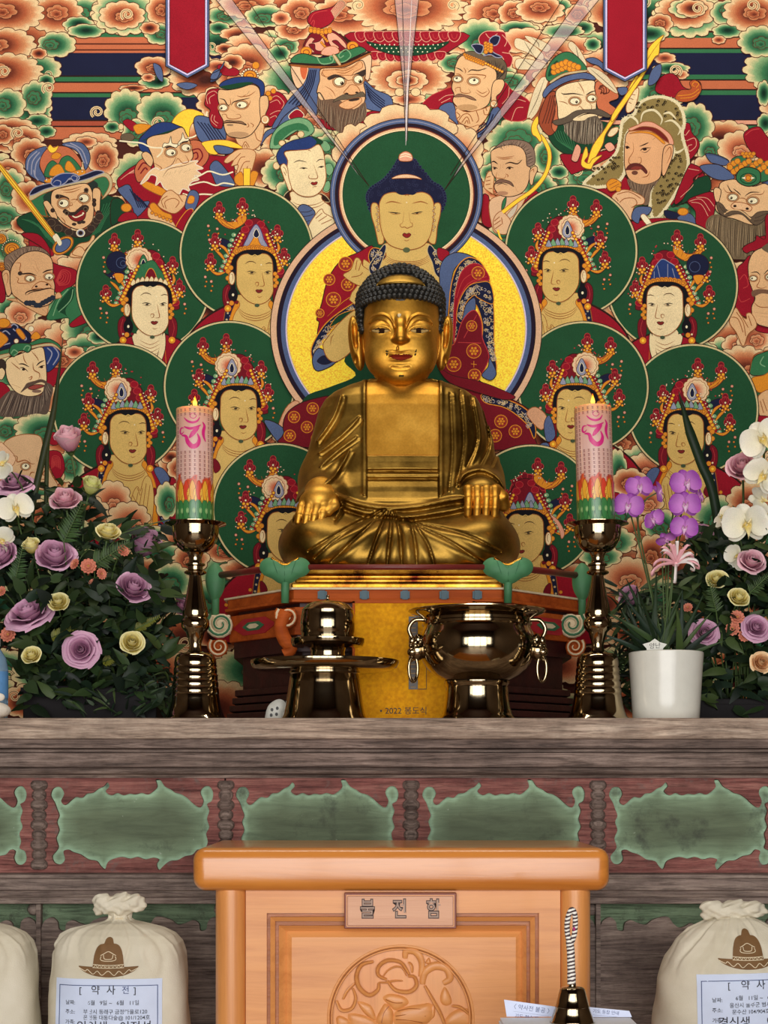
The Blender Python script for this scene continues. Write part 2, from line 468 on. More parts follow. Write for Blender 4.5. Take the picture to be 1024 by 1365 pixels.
def bodhisattva(p,base,hx,hy,r,cx,cy,fl,skin,crown,robe,k=1.0):
 0
 p.lay(base);halo(p,hx,hy,r)
 p.frame(cx,cy,1.0/k,fl)
 if robe=='red':
  p.P('R','-60,62 -44,44 -24,34 -10,32 12,36 20,32 40,40 58,54 70,66 70,100 -70,100','k',2.2)
  for i in range(9):
   p.L('o' if i%3==0 else 'x',.7,[(-52+i*12,56-(6 if 2<i<7 else 0)),(-56+i*13,80),(-58+i*14,100)])
  p.P('T','-24,34 -17,32 -8,48 2,74 0,92 -10,70 -20,50','k',.8);p.P('T','20,32 16,34 10,60 4,90 12,76 20,52','k',.8)
  p.P(skin,'-16,26 -15,44 -8,58 2,84 8,64 14,44 14,28',None)
  for i in range(4):p.L('u',.8,[(-14,40+i*5),(0,46+i*5),(13,40+i*5)])
 else:
  p.P('R','-92,90 -80,66 -60,48 -34,34 -24,28 20,30 40,40 60,54 72,70 84,110 80,140 -90,140','k',2.6)
  for i in range(26):
   x=-84+(i*37%164);y=48+(i*23%82)
   if abs(x)>26 and y>40+abs(x)*.42:p.E('o' if i%2 else 'x',x,y,2.6,None,'r',.5,n=8)
  p.P('B','34,42 46,40 58,62 60,110 44,110 46,70','k',.8);p.P('N','-40,46 -30,34 -22,40 -30,70 -34,110 -46,110','u',1.2)
  p.P('N','58,64 66,66 74,110 62,118','u',1.0)
  for i in range(7):
   p.E('N',62-i*4.5+(i>3)*2,62+i*11,4.6,None,'k',.6,n=10);p.E('m',62-i*4.5+(i>3)*2,62+i*11,2.2,None,'k',.5,n=8)
   p.E('q',-36-i*1.5,46+i*9,1.6,None,None,n=6);p.E('m',-33-i*1.5,50+i*9,1.2,None,None,n=6)
  p.P(skin,'-22,22 -22,36 -28,46 -32,66 -32,120 34,120 34,66 26,46 20,36 18,26','u',.8)
  p.P('o','-24,30 -20,36 -28,50 -34,80 -35,120 -41,120 -38,76 -32,48','u',.8);p.P('o','22,30 18,36 26,48 32,74 33,120 39,120 38,70 30,44','u',.8)
  p.P('r','-34,60 -28,62 -24,72 -32,78','k',.6);p.P('r','34,66 38,70 36,84 32,78','k',.6)
  for i in range(3):p.L('u',.9,[(-24+i,37+i*3.2),(-14,46+i*3.2),(2,50+i*3.2),(18,45+i*3.2),(25-i,38+i*3)])
  p.P(skin,'4,92 6,74 12,64 16,70 20,56 25,50 30,54 33,66 34,86 30,112 16,112','u',.8)
  p.L('u',.8,'9,92 13,72|14,94 19,66|19,96 24,60|24,98 29,62|6,76 10,84|12,66 16,76',False)
 for sx in(-1,1):
  x=-34 if sx<0 else 27
  p.P('r',[(x,8),(x+sx*8,14),(x+sx*9,28),(x+sx*6,38),(x,40),(x-sx*3,24)],'k',.8)
  p.L('x',.6,[(x+sx*2,12),(x+sx*5,24),(x+sx*2,36)],False)
  p.E('o',x+sx*2,40,5,None,'r',.8,n=10);p.E('y',x+sx*2,40,2,None,None,n=7)
 if crown=='dome':
  p.E('r',-3,-60,24,26,'x',1.2)
  for i in range(9):p.E('r',-3+22*cos(i*.7),-60+24*sin(i*.7),4.5,None,'x',.7,n=10)
 p.P('r','-44,-6 -40,-28 -30,-48 -18,-66 -8,-78 4,-80 14,-72 24,-54 32,-36 36,-16 34,0 -30,-20','k',1.0)
 for i in range(8):
  t=i/7
  for q in((-42+t*34,-12-t*62),(34-t*26,-10-t*62)):
   p.E('R',q[0],q[1],5.2,4.4,'x',.7,n=10)
 p.P('N','-34,-50 -46,-54 -56,-48 -62,-50 -52,-42 -40,-40 -30,-46','k',.7)
 for i in range(8):
  p.E('g',-28-i*2.6+(i>4)*1,-58+i*7.0,3.6,3.2,'D',.6,n=8)
  p.E('T',-27-i*2.6,-58+i*7.0,1.2,None,None,n=6)
 p.P('o','-52,-84 -44,-82 -38,-76 -28,-76 -20,-84 -12,-84 -12,-76 -22,-68 -32,-66 -42,-70 -50,-78','r',.9)
 for i in range(5):p.L('u',.6,[(-46+i*7,-80+(i%2)),(-43+i*7,-72)],False)
 for q in('-47,-80 -38,-72 -26,-66','-53,-38 -46,-32 -40,-24','-59,-11 -50,-6 -40,-8','30,-48 32,-40 28,-32','39,-18 34,-12 30,-8','-50,-46 -40,-40 -34,-30'):p.L('r',4.6,q);p.L('o',3.2,q)
 for x,y,s in((-16.5,-94,1.0),(-47.5,-89,1.0),(-53,-47,1.0),(-59,-20,1.0),(30,-58,1.0),(39,-27,1.0)):
  if crown=='moon' and x<-50 and y<-30:continue
  flame(p,x,y,s)
 for x,y,n in((-66,-2,3),(-58,4,3),(46,-8,3),(-50,-66,2),(-62,-70,4)):drops(p,x,y,n)
 rr=random.Random(int(cx))
 for i in range(34):
  a=rr.uniform(pi*1.0,pi*2.0);d=rr.uniform(.96,1.10)
  p.E('w' if i%2 else 'x',-6+50*d*cos(a)*(1-.25*abs(sin(a))),-20+66*d*sin(a),1.0,None,'r',.35,n=6)
 if crown in('disc','moon'):
  if crown=='moon':
   p.E('N',-44,-64,14.5,None,'k',.8);p.E('N',-38,-63,7,None,'B',.6);p.E('N',-36,-62,3.5,None,'B',.5)
   p.P('o','-48,-48 -36,-48 -36,-40 -42,-36','r',.6)
  x0,y0=(-12,-66)if crown=='disc' else(-13,-68)
  p.grad([q for q in pts_of(p.scallop(x0-2,y0+1,18,17.5,13,.2,.08),p.T)],[(1,'T'),(.8,'l'),(.55,'p')],pts_of([(x0,y0)],p.T)[0],'u',.9)
  p.grad([q for q in pts_of(p.scallop(x0-3,y0+1,14,13.5,12,.5,.08),p.T)],[(1,'T'),(.75,'l'),(.4,(206,110,76)),(.1,(180,70,46))],pts_of([(x0+2,y0+2)],p.T)[0],'u',.7)
  p.P('m' if crown=='disc' else 'G','-12,-52 -16,-58 -14,-66 -9,-74 -4,-66 -2,-58 -6,-52','k',.8);p.P('N','-11,-56 -12,-62 -9,-68 -6,-62 -7,-56','w',.7)
 if crown=='moon':
  p.P('G','-20,-40 -18,-56 -8,-62 4,-66 12,-56 20,-44 14,-36 6,-46 -6,-44 -12,-36','D',1.0);p.P('r','-6,-42 -2,-54 4,-54 8,-42','o',.8)
 if crown=='blue':
  p.P('b','-22,-38 -16,-56 -6,-64 4,-68 14,-56 22,-38 6,-40','m',1.0)
  p.L('m',.8,'-14,-42 -10,-56|-4,-42 -4,-62|6,-42 10,-60|14,-42 14,-52',False)
  p.E('N',-44,-60,15,None,'k',.8);p.E('N',-40,-58,7,None,'B',.6);p.P('o','-52,-46 -38,-46 -44,-34','r',.6)
 if crown=='tall':
  p.P('m','-14,-40 -10,-54 -4,-66 2,-72 8,-64 12,-52 16,-40','b',.9);p.P('o','-10,-36 -4,-50 2,-58 6,-48 12,-36','u',.8)
  p.P('N','-2,-58 2,-66 6,-58 2,-54','w',.7)
 if crown=='dome':
  p.P('m','-14,-40 -12,-52 -6,-62 0,-52 2,-40','b',.9);p.P('o','-10,-36 -6,-50 0,-36','u',.8)
  p.P('p','-30,-36 -22,-46 -34,-30 -44,-14 -48,0 -52,-8 -44,-24','u',.8)
 for i in range(11):
  t=i/10
  for sx in(-1,1):
   bx_=(-38+t*22)if sx<0 else(33-t*17);by_=-14-t*44
   p.E('o',bx_,by_,3.2-t*.8,None,'r',.7,n=9);p.E('y',bx_,by_,1.2,None,None,n=6)
   p.E('w',bx_+sx*4.2,by_-2,1.1,None,'r',.4,n=6)
 if crown!='moon':
  for i in range(9):
   u=-24+i*5.6;v=-33-5.0*(1-((u+1)/26)**2)
   p.E('o',u,v-2,4.4,None,'u',.8,n=10);p.E('o',u,v-2,2.3,None,'r',.6,n=8)
  if crown in('disc','dome'):
   for i in range(7):
    u=-19+i*5.8;v=-42-4.0*(1-((u+1)/22)**2)
    p.P('g' if i%2 else 'm',[(u-4,v+4),(u-2,v-2),(u,v-5),(u+2,v-2),(u+4,v+4)],'D',.7)
 else:
  for i in range(8):
   u=-22+i*6;v=-36-6.0*(1-((u+1)/26)**2)
   p.P('T',[(u-4,v+4),(u,v-3),(u+4,v+4),(u,v+6)],'u',.8)
 p.P((20,18,24),'-30,28 -32,0 -31,-20 -26,-30 -14,-37 0,-38 14,-37 25,-30 29,-18 29,6 24,-6 -24,-6 -26,10 -24,26','k',.6)
 p.E((20,18,24),-29,22,6.5,9.5,None);p.E('w',-29,22,1.6,2.0,None,n=8)
 p.P(skin,'-24,-14 -23,-24 -17,-31 -6,-33 6,-33 16,-32 22,-26 24,-16 24,-2 24.5,10 24,19 19,28 12,33 4,34.5 -4,33 -12,28 -19,20 -24,8','u',1.0)
 p.P((20,18,24),'-10,-34 -4,-30.5 0,-32 4,-30.5 10,-34 0,-37',None)
 p.L((60,40,30),.7,'-2,-29 0,-30.5 2,-29')
 for i in range(5):
  p.E('o',-32-(i%2)*3.6,-14+i*4.6,3.4,None,'u',.7,n=9);p.E('o',27+(i%2)*2.4,-6+i*4,2.8,None,'u',.6,n=8)
 p.E('T',-30.5,0,4.0,8.6,'u',1.0);p.L('u',.8,'-32,-4 -30,-6 -29,0 -31,5')
 p.E('o',-31,33,3.6,None,'r',.8,n=9);p.E('r',-24,32,2.2,None,'k',.5,n=8);p.E('T',-36,32,1.6,None,'r',.5,n=8)
 p.L((90,60,36),1.3,'-13,-19 -8,-22.2 -2,-22 2,-19.5|14,-19 19,-20.5 24,-19.5')
 p.L((50,36,30),1.3,'-11,-8.5 -5,-9.5 2,-7.5|12.5,-7.5 18,-9.5 22.5,-8.5')
 p.L((110,80,50),.8,'-9,-7 -4,-5.6 1,-6.4|13,-6.4 17,-5.6 21,-7')
 p.E((40,30,30),-4,-7.4,2.3,1.1,None,n=8);p.E((40,30,30),17,-7.4,2.1,1.1,None,n=8)
 p.E('w',8.5,-18,1.0,None,None,n=8)
 p.L('u',1.1,'9.5,-8 11,0 12.6,8 11,10.5 6,10.6|0.5,9 1.5,5.5 5,6 4,10 0.8,9.6')
 p.P((124,40,36),'1,16.2 3.6,14.8 5.6,15.4 7.6,14.8 10.6,16 8,18.8 5.4,19.6 3,18.8','k',.5)
 p.L('u',.8,'-2,15 -1,18|14,15 13.5,18|3,24 6,25.4 10,24')
 p.E((70,84,60),3,36,3.4,2.4,None,n=8)
def eyes(p,sets,brow=True):
 0
 for u,v,a,b,du,dv in sets:
  p.E((186,140,98),u,v,a*1.34,b*1.42,'u',.7)
  p.E('w',u,v,a,b,'k',.7)
  p.E('k',u+du,v+dv,b*.42,None,None,n=10)
  p.E('w',u+du-b*.12,v+dv-b*.14,b*.12,None,None,n=6)
def hairfan(p,col,rows,w=.6):
 for st in rows:p.L(col,w,st,True)
def beard(p,col,n,f0,f1,w=.6,c2=None):
 0
 a=smooth2(pts_of(f0,p.T),False,8);b=smooth2(pts_of(f1,p.T),False,8)
 T=p.T;p.T=(0,0,1,1)
 r=random.Random(n)
 for i in range(n):
  t=i/(n-1)
  qa=a[min(len(a)-1,int(t*(len(a)-1)))];qb=b[min(len(b)-1,int(t*(len(b)-1)))]
  m=((qa[0]+qb[0])/2+r.uniform(-1.5,1.5),(qa[1]+qb[1])/2)
  p.L(c2 if(c2 and i%2)else col,w,[qa,m,(qb[0]+r.uniform(-1,1),qb[1]+r.uniform(-2,2))],True,3)
 p.T=T
def guardians(p):
 K=(58,44,38)
 p.lay(14000);p.frame(0,160,6.4)
 p.P('D','150,890 230,800 340,790 440,840 520,900 640,960 780,960 860,660 960,660 1040,700 1040,1000 760,1160 440,1120','k',1)
 for i in range(7):p.L('G',.8,[(190+i*22,850+i*6),(300+i*24,880+i*22),(400+i*20,1010+i*18)],False)
 for i in range(6):p.L('G',.8,[(1020-i*26,690+i*6),(920-i*16,820+i*10),(850-i*14,960+i*8)],False)
 p.P('R','250,1010 300,980 400,1060 460,1160 280,1160','k',.8)
 p.P('B','220,420 225,340 280,270 400,230 360,330 340,400 380,480 400,540 330,520 260,480','k',1)
 p.P('B','530,215 600,190 700,200 760,270 770,350 730,430 700,330 640,260','k',1)
 for st in('235,430 250,340 320,270','270,470 280,360 340,280','300,480 310,380 350,320','560,215 660,250 720,370','600,200 700,260 745,380','330,520 300,480 290,430'):p.L('m',1.6,st,False)
 p.P('O','350,420 350,330 420,240 560,230 650,290 700,400 560,460 420,500','k',.8)
 p.P('G','390,490 400,400 450,350 500,380 530,330 590,310 660,370 690,440 560,470','D',1)
 p.P('o','430,480 440,420 500,380 540,420 545,470','u',.8);p.P('o','560,425 568,368 600,358 650,430 612,448','u',.8);p.P('y','410,250 430,215 460,240 500,225 480,270 440,285','u',.8);p.P('o','440,310 480,280 525,300 500,335 450,335','u',.7)
 p.P('o','380,520 440,500 540,480 640,440 720,430 720,470 560,500 420,540','u',.7)
 for i in range(9):p.E('w',400+i*38,515-i*9,8,None,'u',.5,n=8)
 p.P('G','262,670 330,640 400,610 380,700 400,810 420,830 340,810 290,740','u',1.4);p.P('G','750,540 830,490 900,480 945,530 930,610 880,660 850,590 800,570','u',1.4)
 p.P((36,60,48),'370,660 440,610 450,700 410,730',None);p.P((40,50,46),'750,540 800,520 840,560 800,620',None)
 p.P('q','250,660 300,600 400,560 560,525 720,500 830,450 910,455 955,500 960,570 930,630 870,680 920,600 935,540 900,490 830,500 740,545 560,570 380,630 270,690','u',.8)
 p.P('N','255,640 300,580 420,545 560,520 720,470 820,435 890,450 820,480 720,515 560,555 400,590 290,640','m',1.2)
 p.P('s','440,640 470,600 560,575 700,545 760,560 790,620 800,700 802,800 780,880 700,935 620,925 540,880 495,830 450,790 438,720','k',1.1)
 p.P('s','372,710 405,692 440,730 480,800 492,850 445,838 400,770','k',1);p.P('s','795,600 830,583 862,612 858,690 850,790 815,785 795,700','k',1)
 p.P('b','440,530 470,490 540,460 640,465 680,500 640,530 600,500 560,540 500,570 450,560','m',1.4)
 p.L('m',1.3,'450,550 480,520 520,530 510,570 480,565|600,520 620,480 660,490 650,520 620,515')
 p.P(K,'390,850 470,840 540,900 640,950 740,930 800,860 830,780 870,800 840,900 760,990 650,1005 540,960 470,950 420,900','k',.6)
 p.E('m',690,968,34,30,'w',1.2);p.E('k',690,968,20,18,None)
 for u,v in((440,880),(500,930),(590,960),(780,930),(830,860),(850,830)):p.E(K,u,v,34,30,'h',.6)
 p.P(K,'480,650 520,640 590,670 580,700 520,690',None);p.P(K,'650,690 690,640 745,600 755,620 710,660',None);p.E('k',494,657,18,None,'h',1);p.E('k',738,603,18,None,'h',1)
 eyes(p,[(545,715,42,34,-18,-2),(718,672,42,34,-22,6)])
 p.L('u',1.1,'600,690 640,680 660,690|610,710 650,700|600,770 590,740 620,730 610,700|640,780 690,750 710,720 690,700|520,600 600,600 700,570|540,620 620,618 690,590|520,830 550,860 560,890')
 p.P((136,34,36),'580,800 640,790 720,765 735,790 720,850 660,870 610,850','k',1);p.L('w',1.6,'620,820 650,835 710,810',False);p.E('w',620,815,9,None,None,n=8);p.E('w',712,800,9,None,None,n=8)
 p.P(K,'540,790 560,765 600,790 640,790 690,745 730,730 760,750 740,790 700,770 640,815 590,815','k',.6);p.E('k',572,798,16,None,'h',1);p.E('k',732,765,16,None,'h',1)
 for u,v in((635,893),(680,880),(712,875)):p.E(K,u,v,20,13,None)
 p.E(K,452,775,16,None,'k',1);p.E(K,806,690,15,None,'k',1);p.E(K,806,722,15,20,'k',1)
 p.P('s','640,1100 680,1060 760,1040 790,990 810,1000 790,1060 730,1110 740,1170 600,1170','u',1)
 p.P('o','0,375 30,400 260,690 480,990 450,1010 220,720 0,430',None);p.P('y','0,380 20,400 250,690 470,985 455,1000 230,720 0,425','u',.8);p.L('u',.8,'0,400 240,710 462,990',False)
 p.P('w','450,1005 480,985 530,1055 505,1080','u',.7);p.E('o',540,1075,100,62,'u',1.4,rot=-38);p.E('B',540,1075,78,46,'k',1,rot=-38)
 p.P('w','470,990 490,978 530,1050 505,1075',None);p.P('s','620,1150 660,1090 700,1090 730,1130 740,1170','u',1)
 p.lay(14700);p.frame(150,140,6.4)
 p.P('R','40,680 90,590 190,520 300,480 700,420 820,430 960,440 1024,420 1024,700 800,900 600,1110 200,980 160,900','k',1)
 p.P('B','50,740 80,700 150,690 210,820 320,830 210,960 160,860','k',1);p.P('B','830,530 900,480 1030,640 1030,700 900,690 860,620','k',1)
 for i in range(6):p.L('N',1.4,[(150+i*20,720+i*18),(190+i*20,800+i*12),(225+i*18,880)],False)
 for i in range(5):p.L('p',.7,[(70+i*18,640-i*14),(140+i*18,590-i*12),(210,580-i*12)],False)
 p.P('y','510,160 560,80 640,40 720,50 780,90 700,140 660,210 650,300 600,200','u',.8);p.P('y','770,330 860,310 1000,315 1030,330 960,350 880,360 870,420 820,420','u',.8)
 p.P('O','190,560 230,480 300,460 330,560 270,640 215,660','k',1);p.P('O','650,330 740,310 800,370 825,440 780,520 700,540','k',1)
 for st in('220,560 260,500 300,510','240,590 280,540 300,560','680,390 740,380 770,440 730,500','690,420 720,410 730,450 705,470'):p.L('r',1.8,st,False)
 p.P('o','250,680 290,655 440,720 460,760 420,780 290,720','u',1)
 p.P('b','225,310 300,220 380,160 480,152 560,180 600,200 520,220 400,255 300,290 320,350 340,430 290,410 240,390','k',1);p.P('D','250,310 340,270 450,235 560,205 500,240 380,270 290,300',None)
 p.P('R','90,150 130,125 190,150 220,190 180,230 130,200','k',.7);p.P('o','180,190 230,165 300,170 330,185 260,240 210,250','u',.8);p.E('c',75,190,22,26,'u',.7);p.E('h',130,280,60,36,'k',.6)
 p.P('s','292,320 340,270 470,245 590,195 630,250 660,310 680,380 690,440 670,480 640,500 560,560 440,620 370,560 340,440','k',1.1)
 p.P('s','250,430 285,402 330,430 350,480 330,530 290,500','k',1)
 p.P((232,196,150),'370,540 420,560 520,520 640,490 730,480 710,510 775,545 720,560 760,600 700,610 740,640 680,660 650,700 660,740 600,720 560,780 500,750 440,710 410,660 370,690 380,620 330,600 300,640 240,680 310,580',(232,214,190),1.4)
 p.L((120,80,60),1.0,'430,620 470,560 520,540 620,520 700,490|450,615 480,580|480,610 500,575|530,590 545,560|570,590 590,560|610,580 640,560|650,570 670,550|440,550 500,520 530,480 540,450')
 p.L('w',2.0,'680,640 760,600 830,570 940,600 1030,575|660,690 780,660 880,690 950,670 1040,685|600,760 680,780 760,765 860,770|640,290 720,260 780,160 810,60',False);p.L('w',2.0,'430,370 330,365 250,330 150,320 60,310|380,450 420,410 430,370',False)
 p.P('w','430,370 440,330 480,330 500,270 510,330 560,340 540,370 480,350','k',.8);p.P('w','560,330 590,290 600,240 620,290 650,290 650,310 600,320 570,350','k',.8);p.P(K,'450,370 480,355 530,365 480,375',None);p.P(K,'570,335 620,315 650,318 600,332',None)
 eyes(p,[(500,410,42,30,14,6),(630,368,40,30,16,8)])
 p.L('u',1.1,'540,500 560,460 600,500 650,490 640,460 620,430|530,440 560,470|340,490 420,540 400,560')
 p.P('s','400,830 440,760 500,730 560,770 620,770 640,810 600,880 530,930 440,900 390,860','u',1);p.L('u',1,'440,880 420,820 470,780|460,890 450,830 520,800 570,830 540,880|560,770 600,830',False)
 p.P('o','320,860 360,840 430,910 500,940 500,980 420,970 340,920','u',1);p.P('s','310,880 350,920 430,970 500,980 540,1060 400,1010 310,960','u',.8)
 for i in range(6):p.E('o',340+i*32,925+i*14,14,None,'u',.8,n=10)
 p.P('B','620,860 660,740 720,740 740,800 700,900 640,900','k',1);p.P('o','640,840 660,780 700,790 690,840','u',.8);p.P('R','540,1050 630,910 690,900 650,1010 600,1100','o',1)
 p.P('D','-10,830 60,800 110,850 100,940 40,1010 -10,1020','k',1);p.P('R','50,1000 90,930 180,920 210,980','k',.8);p.E('o',120,880,44,36,'u',1)
 p.lay(15400);p.frame(260,80,6.4)
 p.P('B','-10,520 60,480 240,560 260,690 160,720 40,690','k',1)
 for i in range(6):p.L('N',1.4,[(20+i*30,530+i*6),(80+i*28,610+i*5),(130+i*26,690)],False)
 p.P('B','560,740 600,620 700,560 800,400 860,380 900,520 640,640','k',1);p.P('R','800,480 870,425 930,470 900,510 830,520','w',.8)
 p.P('R','90,340 110,270 170,250 230,280 240,560 190,590 140,560 120,480 130,430 85,390','k',1);p.P('R','600,300 660,270 740,290 790,360 770,420 760,480 700,560 620,560 600,430','k',1)
 p.L('p',.8,'110,380 100,310 160,270 200,300|130,380 125,330 170,300|150,470 140,520 190,570|170,480 165,520 200,545|640,340 700,310 760,370 740,420|640,370 700,345 730,380|640,470 700,440 750,450 720,530|640,500 690,480 700,520',False)
 p.P('R','190,60 230,40 290,80 330,70 380,100 350,140 230,130','k',.8);p.P('B','130,190 160,130 210,110 230,130 180,180','k',.8)
 p.E('o',470,135,55,40,'u',1);p.E('o',470,140,30,24,'r',.8);p.E('o',520,50,30,30,'u',.8)
 for i in range(10):p.E('w',470+68*cos(pi+i*pi/9),140+58*sin(pi+i*pi/9),9,None,'k',.5,n=8)
 for u,v in((625,290),(670,270),(640,330)):p.E('o',u,v,22,None,'u',.8,n=10)
 p.P('s','350,640 400,760 470,780 560,720 590,560 540,540','u',1);p.L('u',1,'405,745 430,700 465,750|420,750 432,725 450,755|510,620 530,680 565,700',False)
 p.P('y','60,710 150,690 280,690 380,730 400,760 280,750 210,760 190,810 120,800 80,750','u',.9)
 p.P('b','210,230 240,190 340,155 470,150 560,175 595,230 580,330 550,310 550,240 480,205 370,240 280,255','k',1);p.P('D','215,235 300,215 420,195 500,200 400,235 290,255',None)
 p.P('s','205,260 280,262 380,245 480,215 545,245 560,330 560,440 560,520 530,580 480,640 410,670 330,665 275,640 250,580 240,520 205,450 210,400 195,330','k',1.1)
 p.P('s','552,345 580,310 622,320 628,400 600,480 610,540 580,545 560,500','k',1);p.E('w',600,515,34,36,'u',1.4);p.E('s',598,512,22,24,None)
 eyes(p,[(242,412,36,26,-16,4),(400,388,44,28,-18,4)])
 p.L('k',1.5,'210,335 250,345 275,385 300,400|310,395 330,365 400,345 470,330|445,300 465,270',True)
 p.L('u',1.1,'300,330 305,380 285,390|330,330 320,380|380,320 460,310 520,270|240,490 235,470 265,470 280,500 330,510 390,495 380,470 350,470|310,430 350,450|420,420 460,390 475,350|360,310 400,320 440,300|490,580 500,560 470,540|440,580 460,570 450,540')
 p.P((150,110,80),'240,545 270,520 330,525 400,530 435,560 380,545 300,535','k',.8);p.E((150,120,90),300,560,30,9,None);p.E((186,146,106),370,640,90,24,None)
 p.L('k',1.2,'240,550 290,540 380,545 440,560 425,545')
 p.P('s','250,870 290,820 370,770 470,765 520,800 500,900 470,960 360,975 370,900 310,910 330,860 280,885','u',1);p.L('u',1,'360,900 390,840 430,830|380,960 420,880 470,870|330,860 390,800|430,970 450,910',False)
 p.P('B','160,740 230,735 330,765 300,805 200,800','k',1)
 p.P('o','340,1000 400,960 420,1080 350,1060','u',1);p.P('o','480,960 540,970 500,1080 470,1080','u',1);p.P('y','415,930 475,930 470,1090 415,1090','u',1,1)
 p.lay(16100);p.frame(360,0,6.4)
 p.P('R','400,1020 520,1020 840,960 960,930 980,1010 700,1100 500,1110','k',1)
 p.P('B','320,590 420,570 430,680 410,760 400,980 360,960 260,900 120,1000 60,1090 20,1080 150,870 260,740','k',1);p.P('B','800,690 900,770 1030,830 1030,950 820,930 780,800','k',1)
 for i in range(5):p.L('N',1.6,[(330+i*16,600),(300+i*16,740),(160+i*30,890+i*8)],False);p.L('N',1.4,[(810+i*6,720+i*22),(880,790+i*22),(980,870+i*20)],False)
 p.P('l','185,560 260,570 330,580 300,700 240,760 200,700 180,620','k',.8);p.P('l','720,520 850,470 865,560 840,690 790,650 760,600','k',.8);p.P((206,100,60),'260,580 320,580 300,680 270,660',None)
 p.P('R','320,190 360,110 480,80 540,60 600,10 640,50 560,150 500,220 400,250','k',1)
 for i in range(9):p.L('l',.6,[(520+i*4,100+i*8),(570+i*6,40+i*6),(600+i*8,-10+i*6)],False)
 p.L('x',1,'340,190 380,120 490,95|370,240 380,190 370,180 350,210',False)
 p.P('r','280,440 330,310 420,260 500,255 580,290 660,370 690,430 580,440 540,470 400,470','k',1)
 p.P('p','300,400 340,330 380,340 360,370 420,360 450,330 470,400 440,440 390,430 380,380 330,390 380,450 330,440','k',.7);p.P('p','490,300 550,290 640,370 650,420 610,390 570,350 530,360 590,410 540,420 500,360','k',.7)
 for i in range(12):p.E('o',350+(i%6)*32,270+(i//6)*14-abs((i%6)-3)*6,20,None,'u',.8,n=9)
 for u,v in((310,445),(705,400)):p.E('o',u,v,48,40,'u',1);p.E('o',u,v+8,26,22,'r',.9)
 for i in range(10):p.E('o',440+(i%5)*12,300+i*14,11,None,'u',.6,n=8)
 p.P('p','440,470 460,420 520,400 570,410 590,450 540,480','u',.8)
 p.P('G','185,540 215,480 300,465 430,500 560,470 680,430 770,405 820,440 760,475 600,540 400,555','k',1);p.P('k','180,540 400,550 600,545 830,450 840,465 610,565 400,575 185,560',None);p.P('u','180,555 400,570 610,562 840,462 845,475 610,585 400,590 182,570',None)
 p.L('g',1.5,'400,490 440,550 530,540 540,490 510,490 520,520|570,540 640,530 690,480 650,430 590,470 600,500 630,480',False);p.P('q','535,480 555,475 605,550 585,560','u',.7)
 p.P((226,176,128),'430,600 520,585 640,580 770,520 810,560 815,640 800,720 815,800 790,900 640,960 500,900 430,800 400,800 410,740 425,690','k',1.1)
 p.P((222,164,112),'450,610 560,600 690,580 770,530 790,580 720,620 690,650 560,645 480,665','u',.8);p.L('u',1,'540,600 620,610 690,590 760,545|560,620 640,630 720,590|470,580 440,640 480,665')
 eyes(p,[(592,702,44,36,22,14),(755,684,38,34,14,16)])
 p.P(K,'490,670 560,640 650,680 660,690 580,665 510,690',None);p.P(K,'690,655 760,620 815,600 800,660 740,640',None)
 p.P((226,170,120),'630,800 660,760 690,730 740,740 770,790 740,810 690,815','u',1);p.E('k',655,805,16,8,None,n=8);p.E('k',740,795,14,7,None,n=8)
 p.P((110,84,66),'410,830 440,860 560,850 640,890 720,940 800,880 820,900 820,1000 760,1060 620,1135 520,1080 410,960',None)
 beard(p,(54,42,36),44,'415,850 480,870 560,930 680,950 790,910 810,890','410,990 470,1070 560,1130 640,1145 750,1060 820,1000',.7,(150,128,104))
 p.P('h','540,880 560,850 640,810 700,820 790,790 820,850 800,830 700,850 600,860',K,.8);p.P((226,170,120),'590,905 660,860 770,840 775,880 700,930 640,935','u',.8);p.P(K,'670,860 720,845 765,845 750,862 690,872',None)
 p.L('u',1,'640,700 690,690 720,690|650,720 700,710|470,740 530,780 560,830|500,800 540,840')
 p.lay(16800);p.frame(560,30,6.4)
 p.P('R','20,720 80,640 180,590 290,560 300,690 240,770 160,750','x',1);p.P('R','640,640 720,520 780,580 940,690 900,830 760,840 690,780','x',1);p.L('p',.8,'160,670 220,630 290,620|180,690 260,650|700,700 750,640 760,560|760,700 820,660 900,680|780,840 820,740 880,730',False)
 p.P('B','160,740 280,690 330,880 400,950 540,920 620,730 690,760 640,900 440,1000 300,860','k',1)
 for i in range(5):p.L('N',1.6,[(580+i*22,760+i*14),(540+i*22,860+i*8),(440+i*22,940+i*8)],False)
 p.P('R','500,150 550,85 640,80 720,90 740,150 780,220 760,260 790,310 770,380 720,380 700,300 560,250','p',1);p.L('p',.9,'560,100 600,140 660,100|700,110 740,160 720,210|700,260 760,270',False)
 p.P('h','320,320 360,270 450,250 560,290 680,300 740,380 720,490 640,500 660,420 560,370','k',.8)
 beard(p,(50,40,36),20,'560,330 640,320 720,370 735,420','620,400 650,440 650,480 660,495',.7)
 p.P('s','300,380 340,300 400,290 520,350 640,410 650,500 620,560 590,690 530,740 440,765 340,740 280,680 290,620 270,560 290,470','k',1.1)
 p.P('s','612,560 640,500 700,490 720,530 690,600 650,640 660,700 610,690','k',1);p.E('w',630,700,30,30,'u',1.4);p.E('s',628,697,18,18,None)
 p.P('s','310,740 400,770 540,740 600,720 560,830 480,900 400,890 320,840','u',1);p.P('s','330,880 420,900 500,880 480,930 400,940','u',.8);p.L('u',1.1,'330,840 370,790 420,790 450,850|355,860 390,815 410,820 425,870|380,870 400,840 410,870|310,770 340,800 310,830|540,750 550,790 580,790|480,760 500,830 480,860|560,730 570,760',False)
 for i in range(26):p.E('o',380+(i%9)*20+(i//9)*8,280+(i%9)*8+(i//9)*14,13,None,'u',.7,n=8)
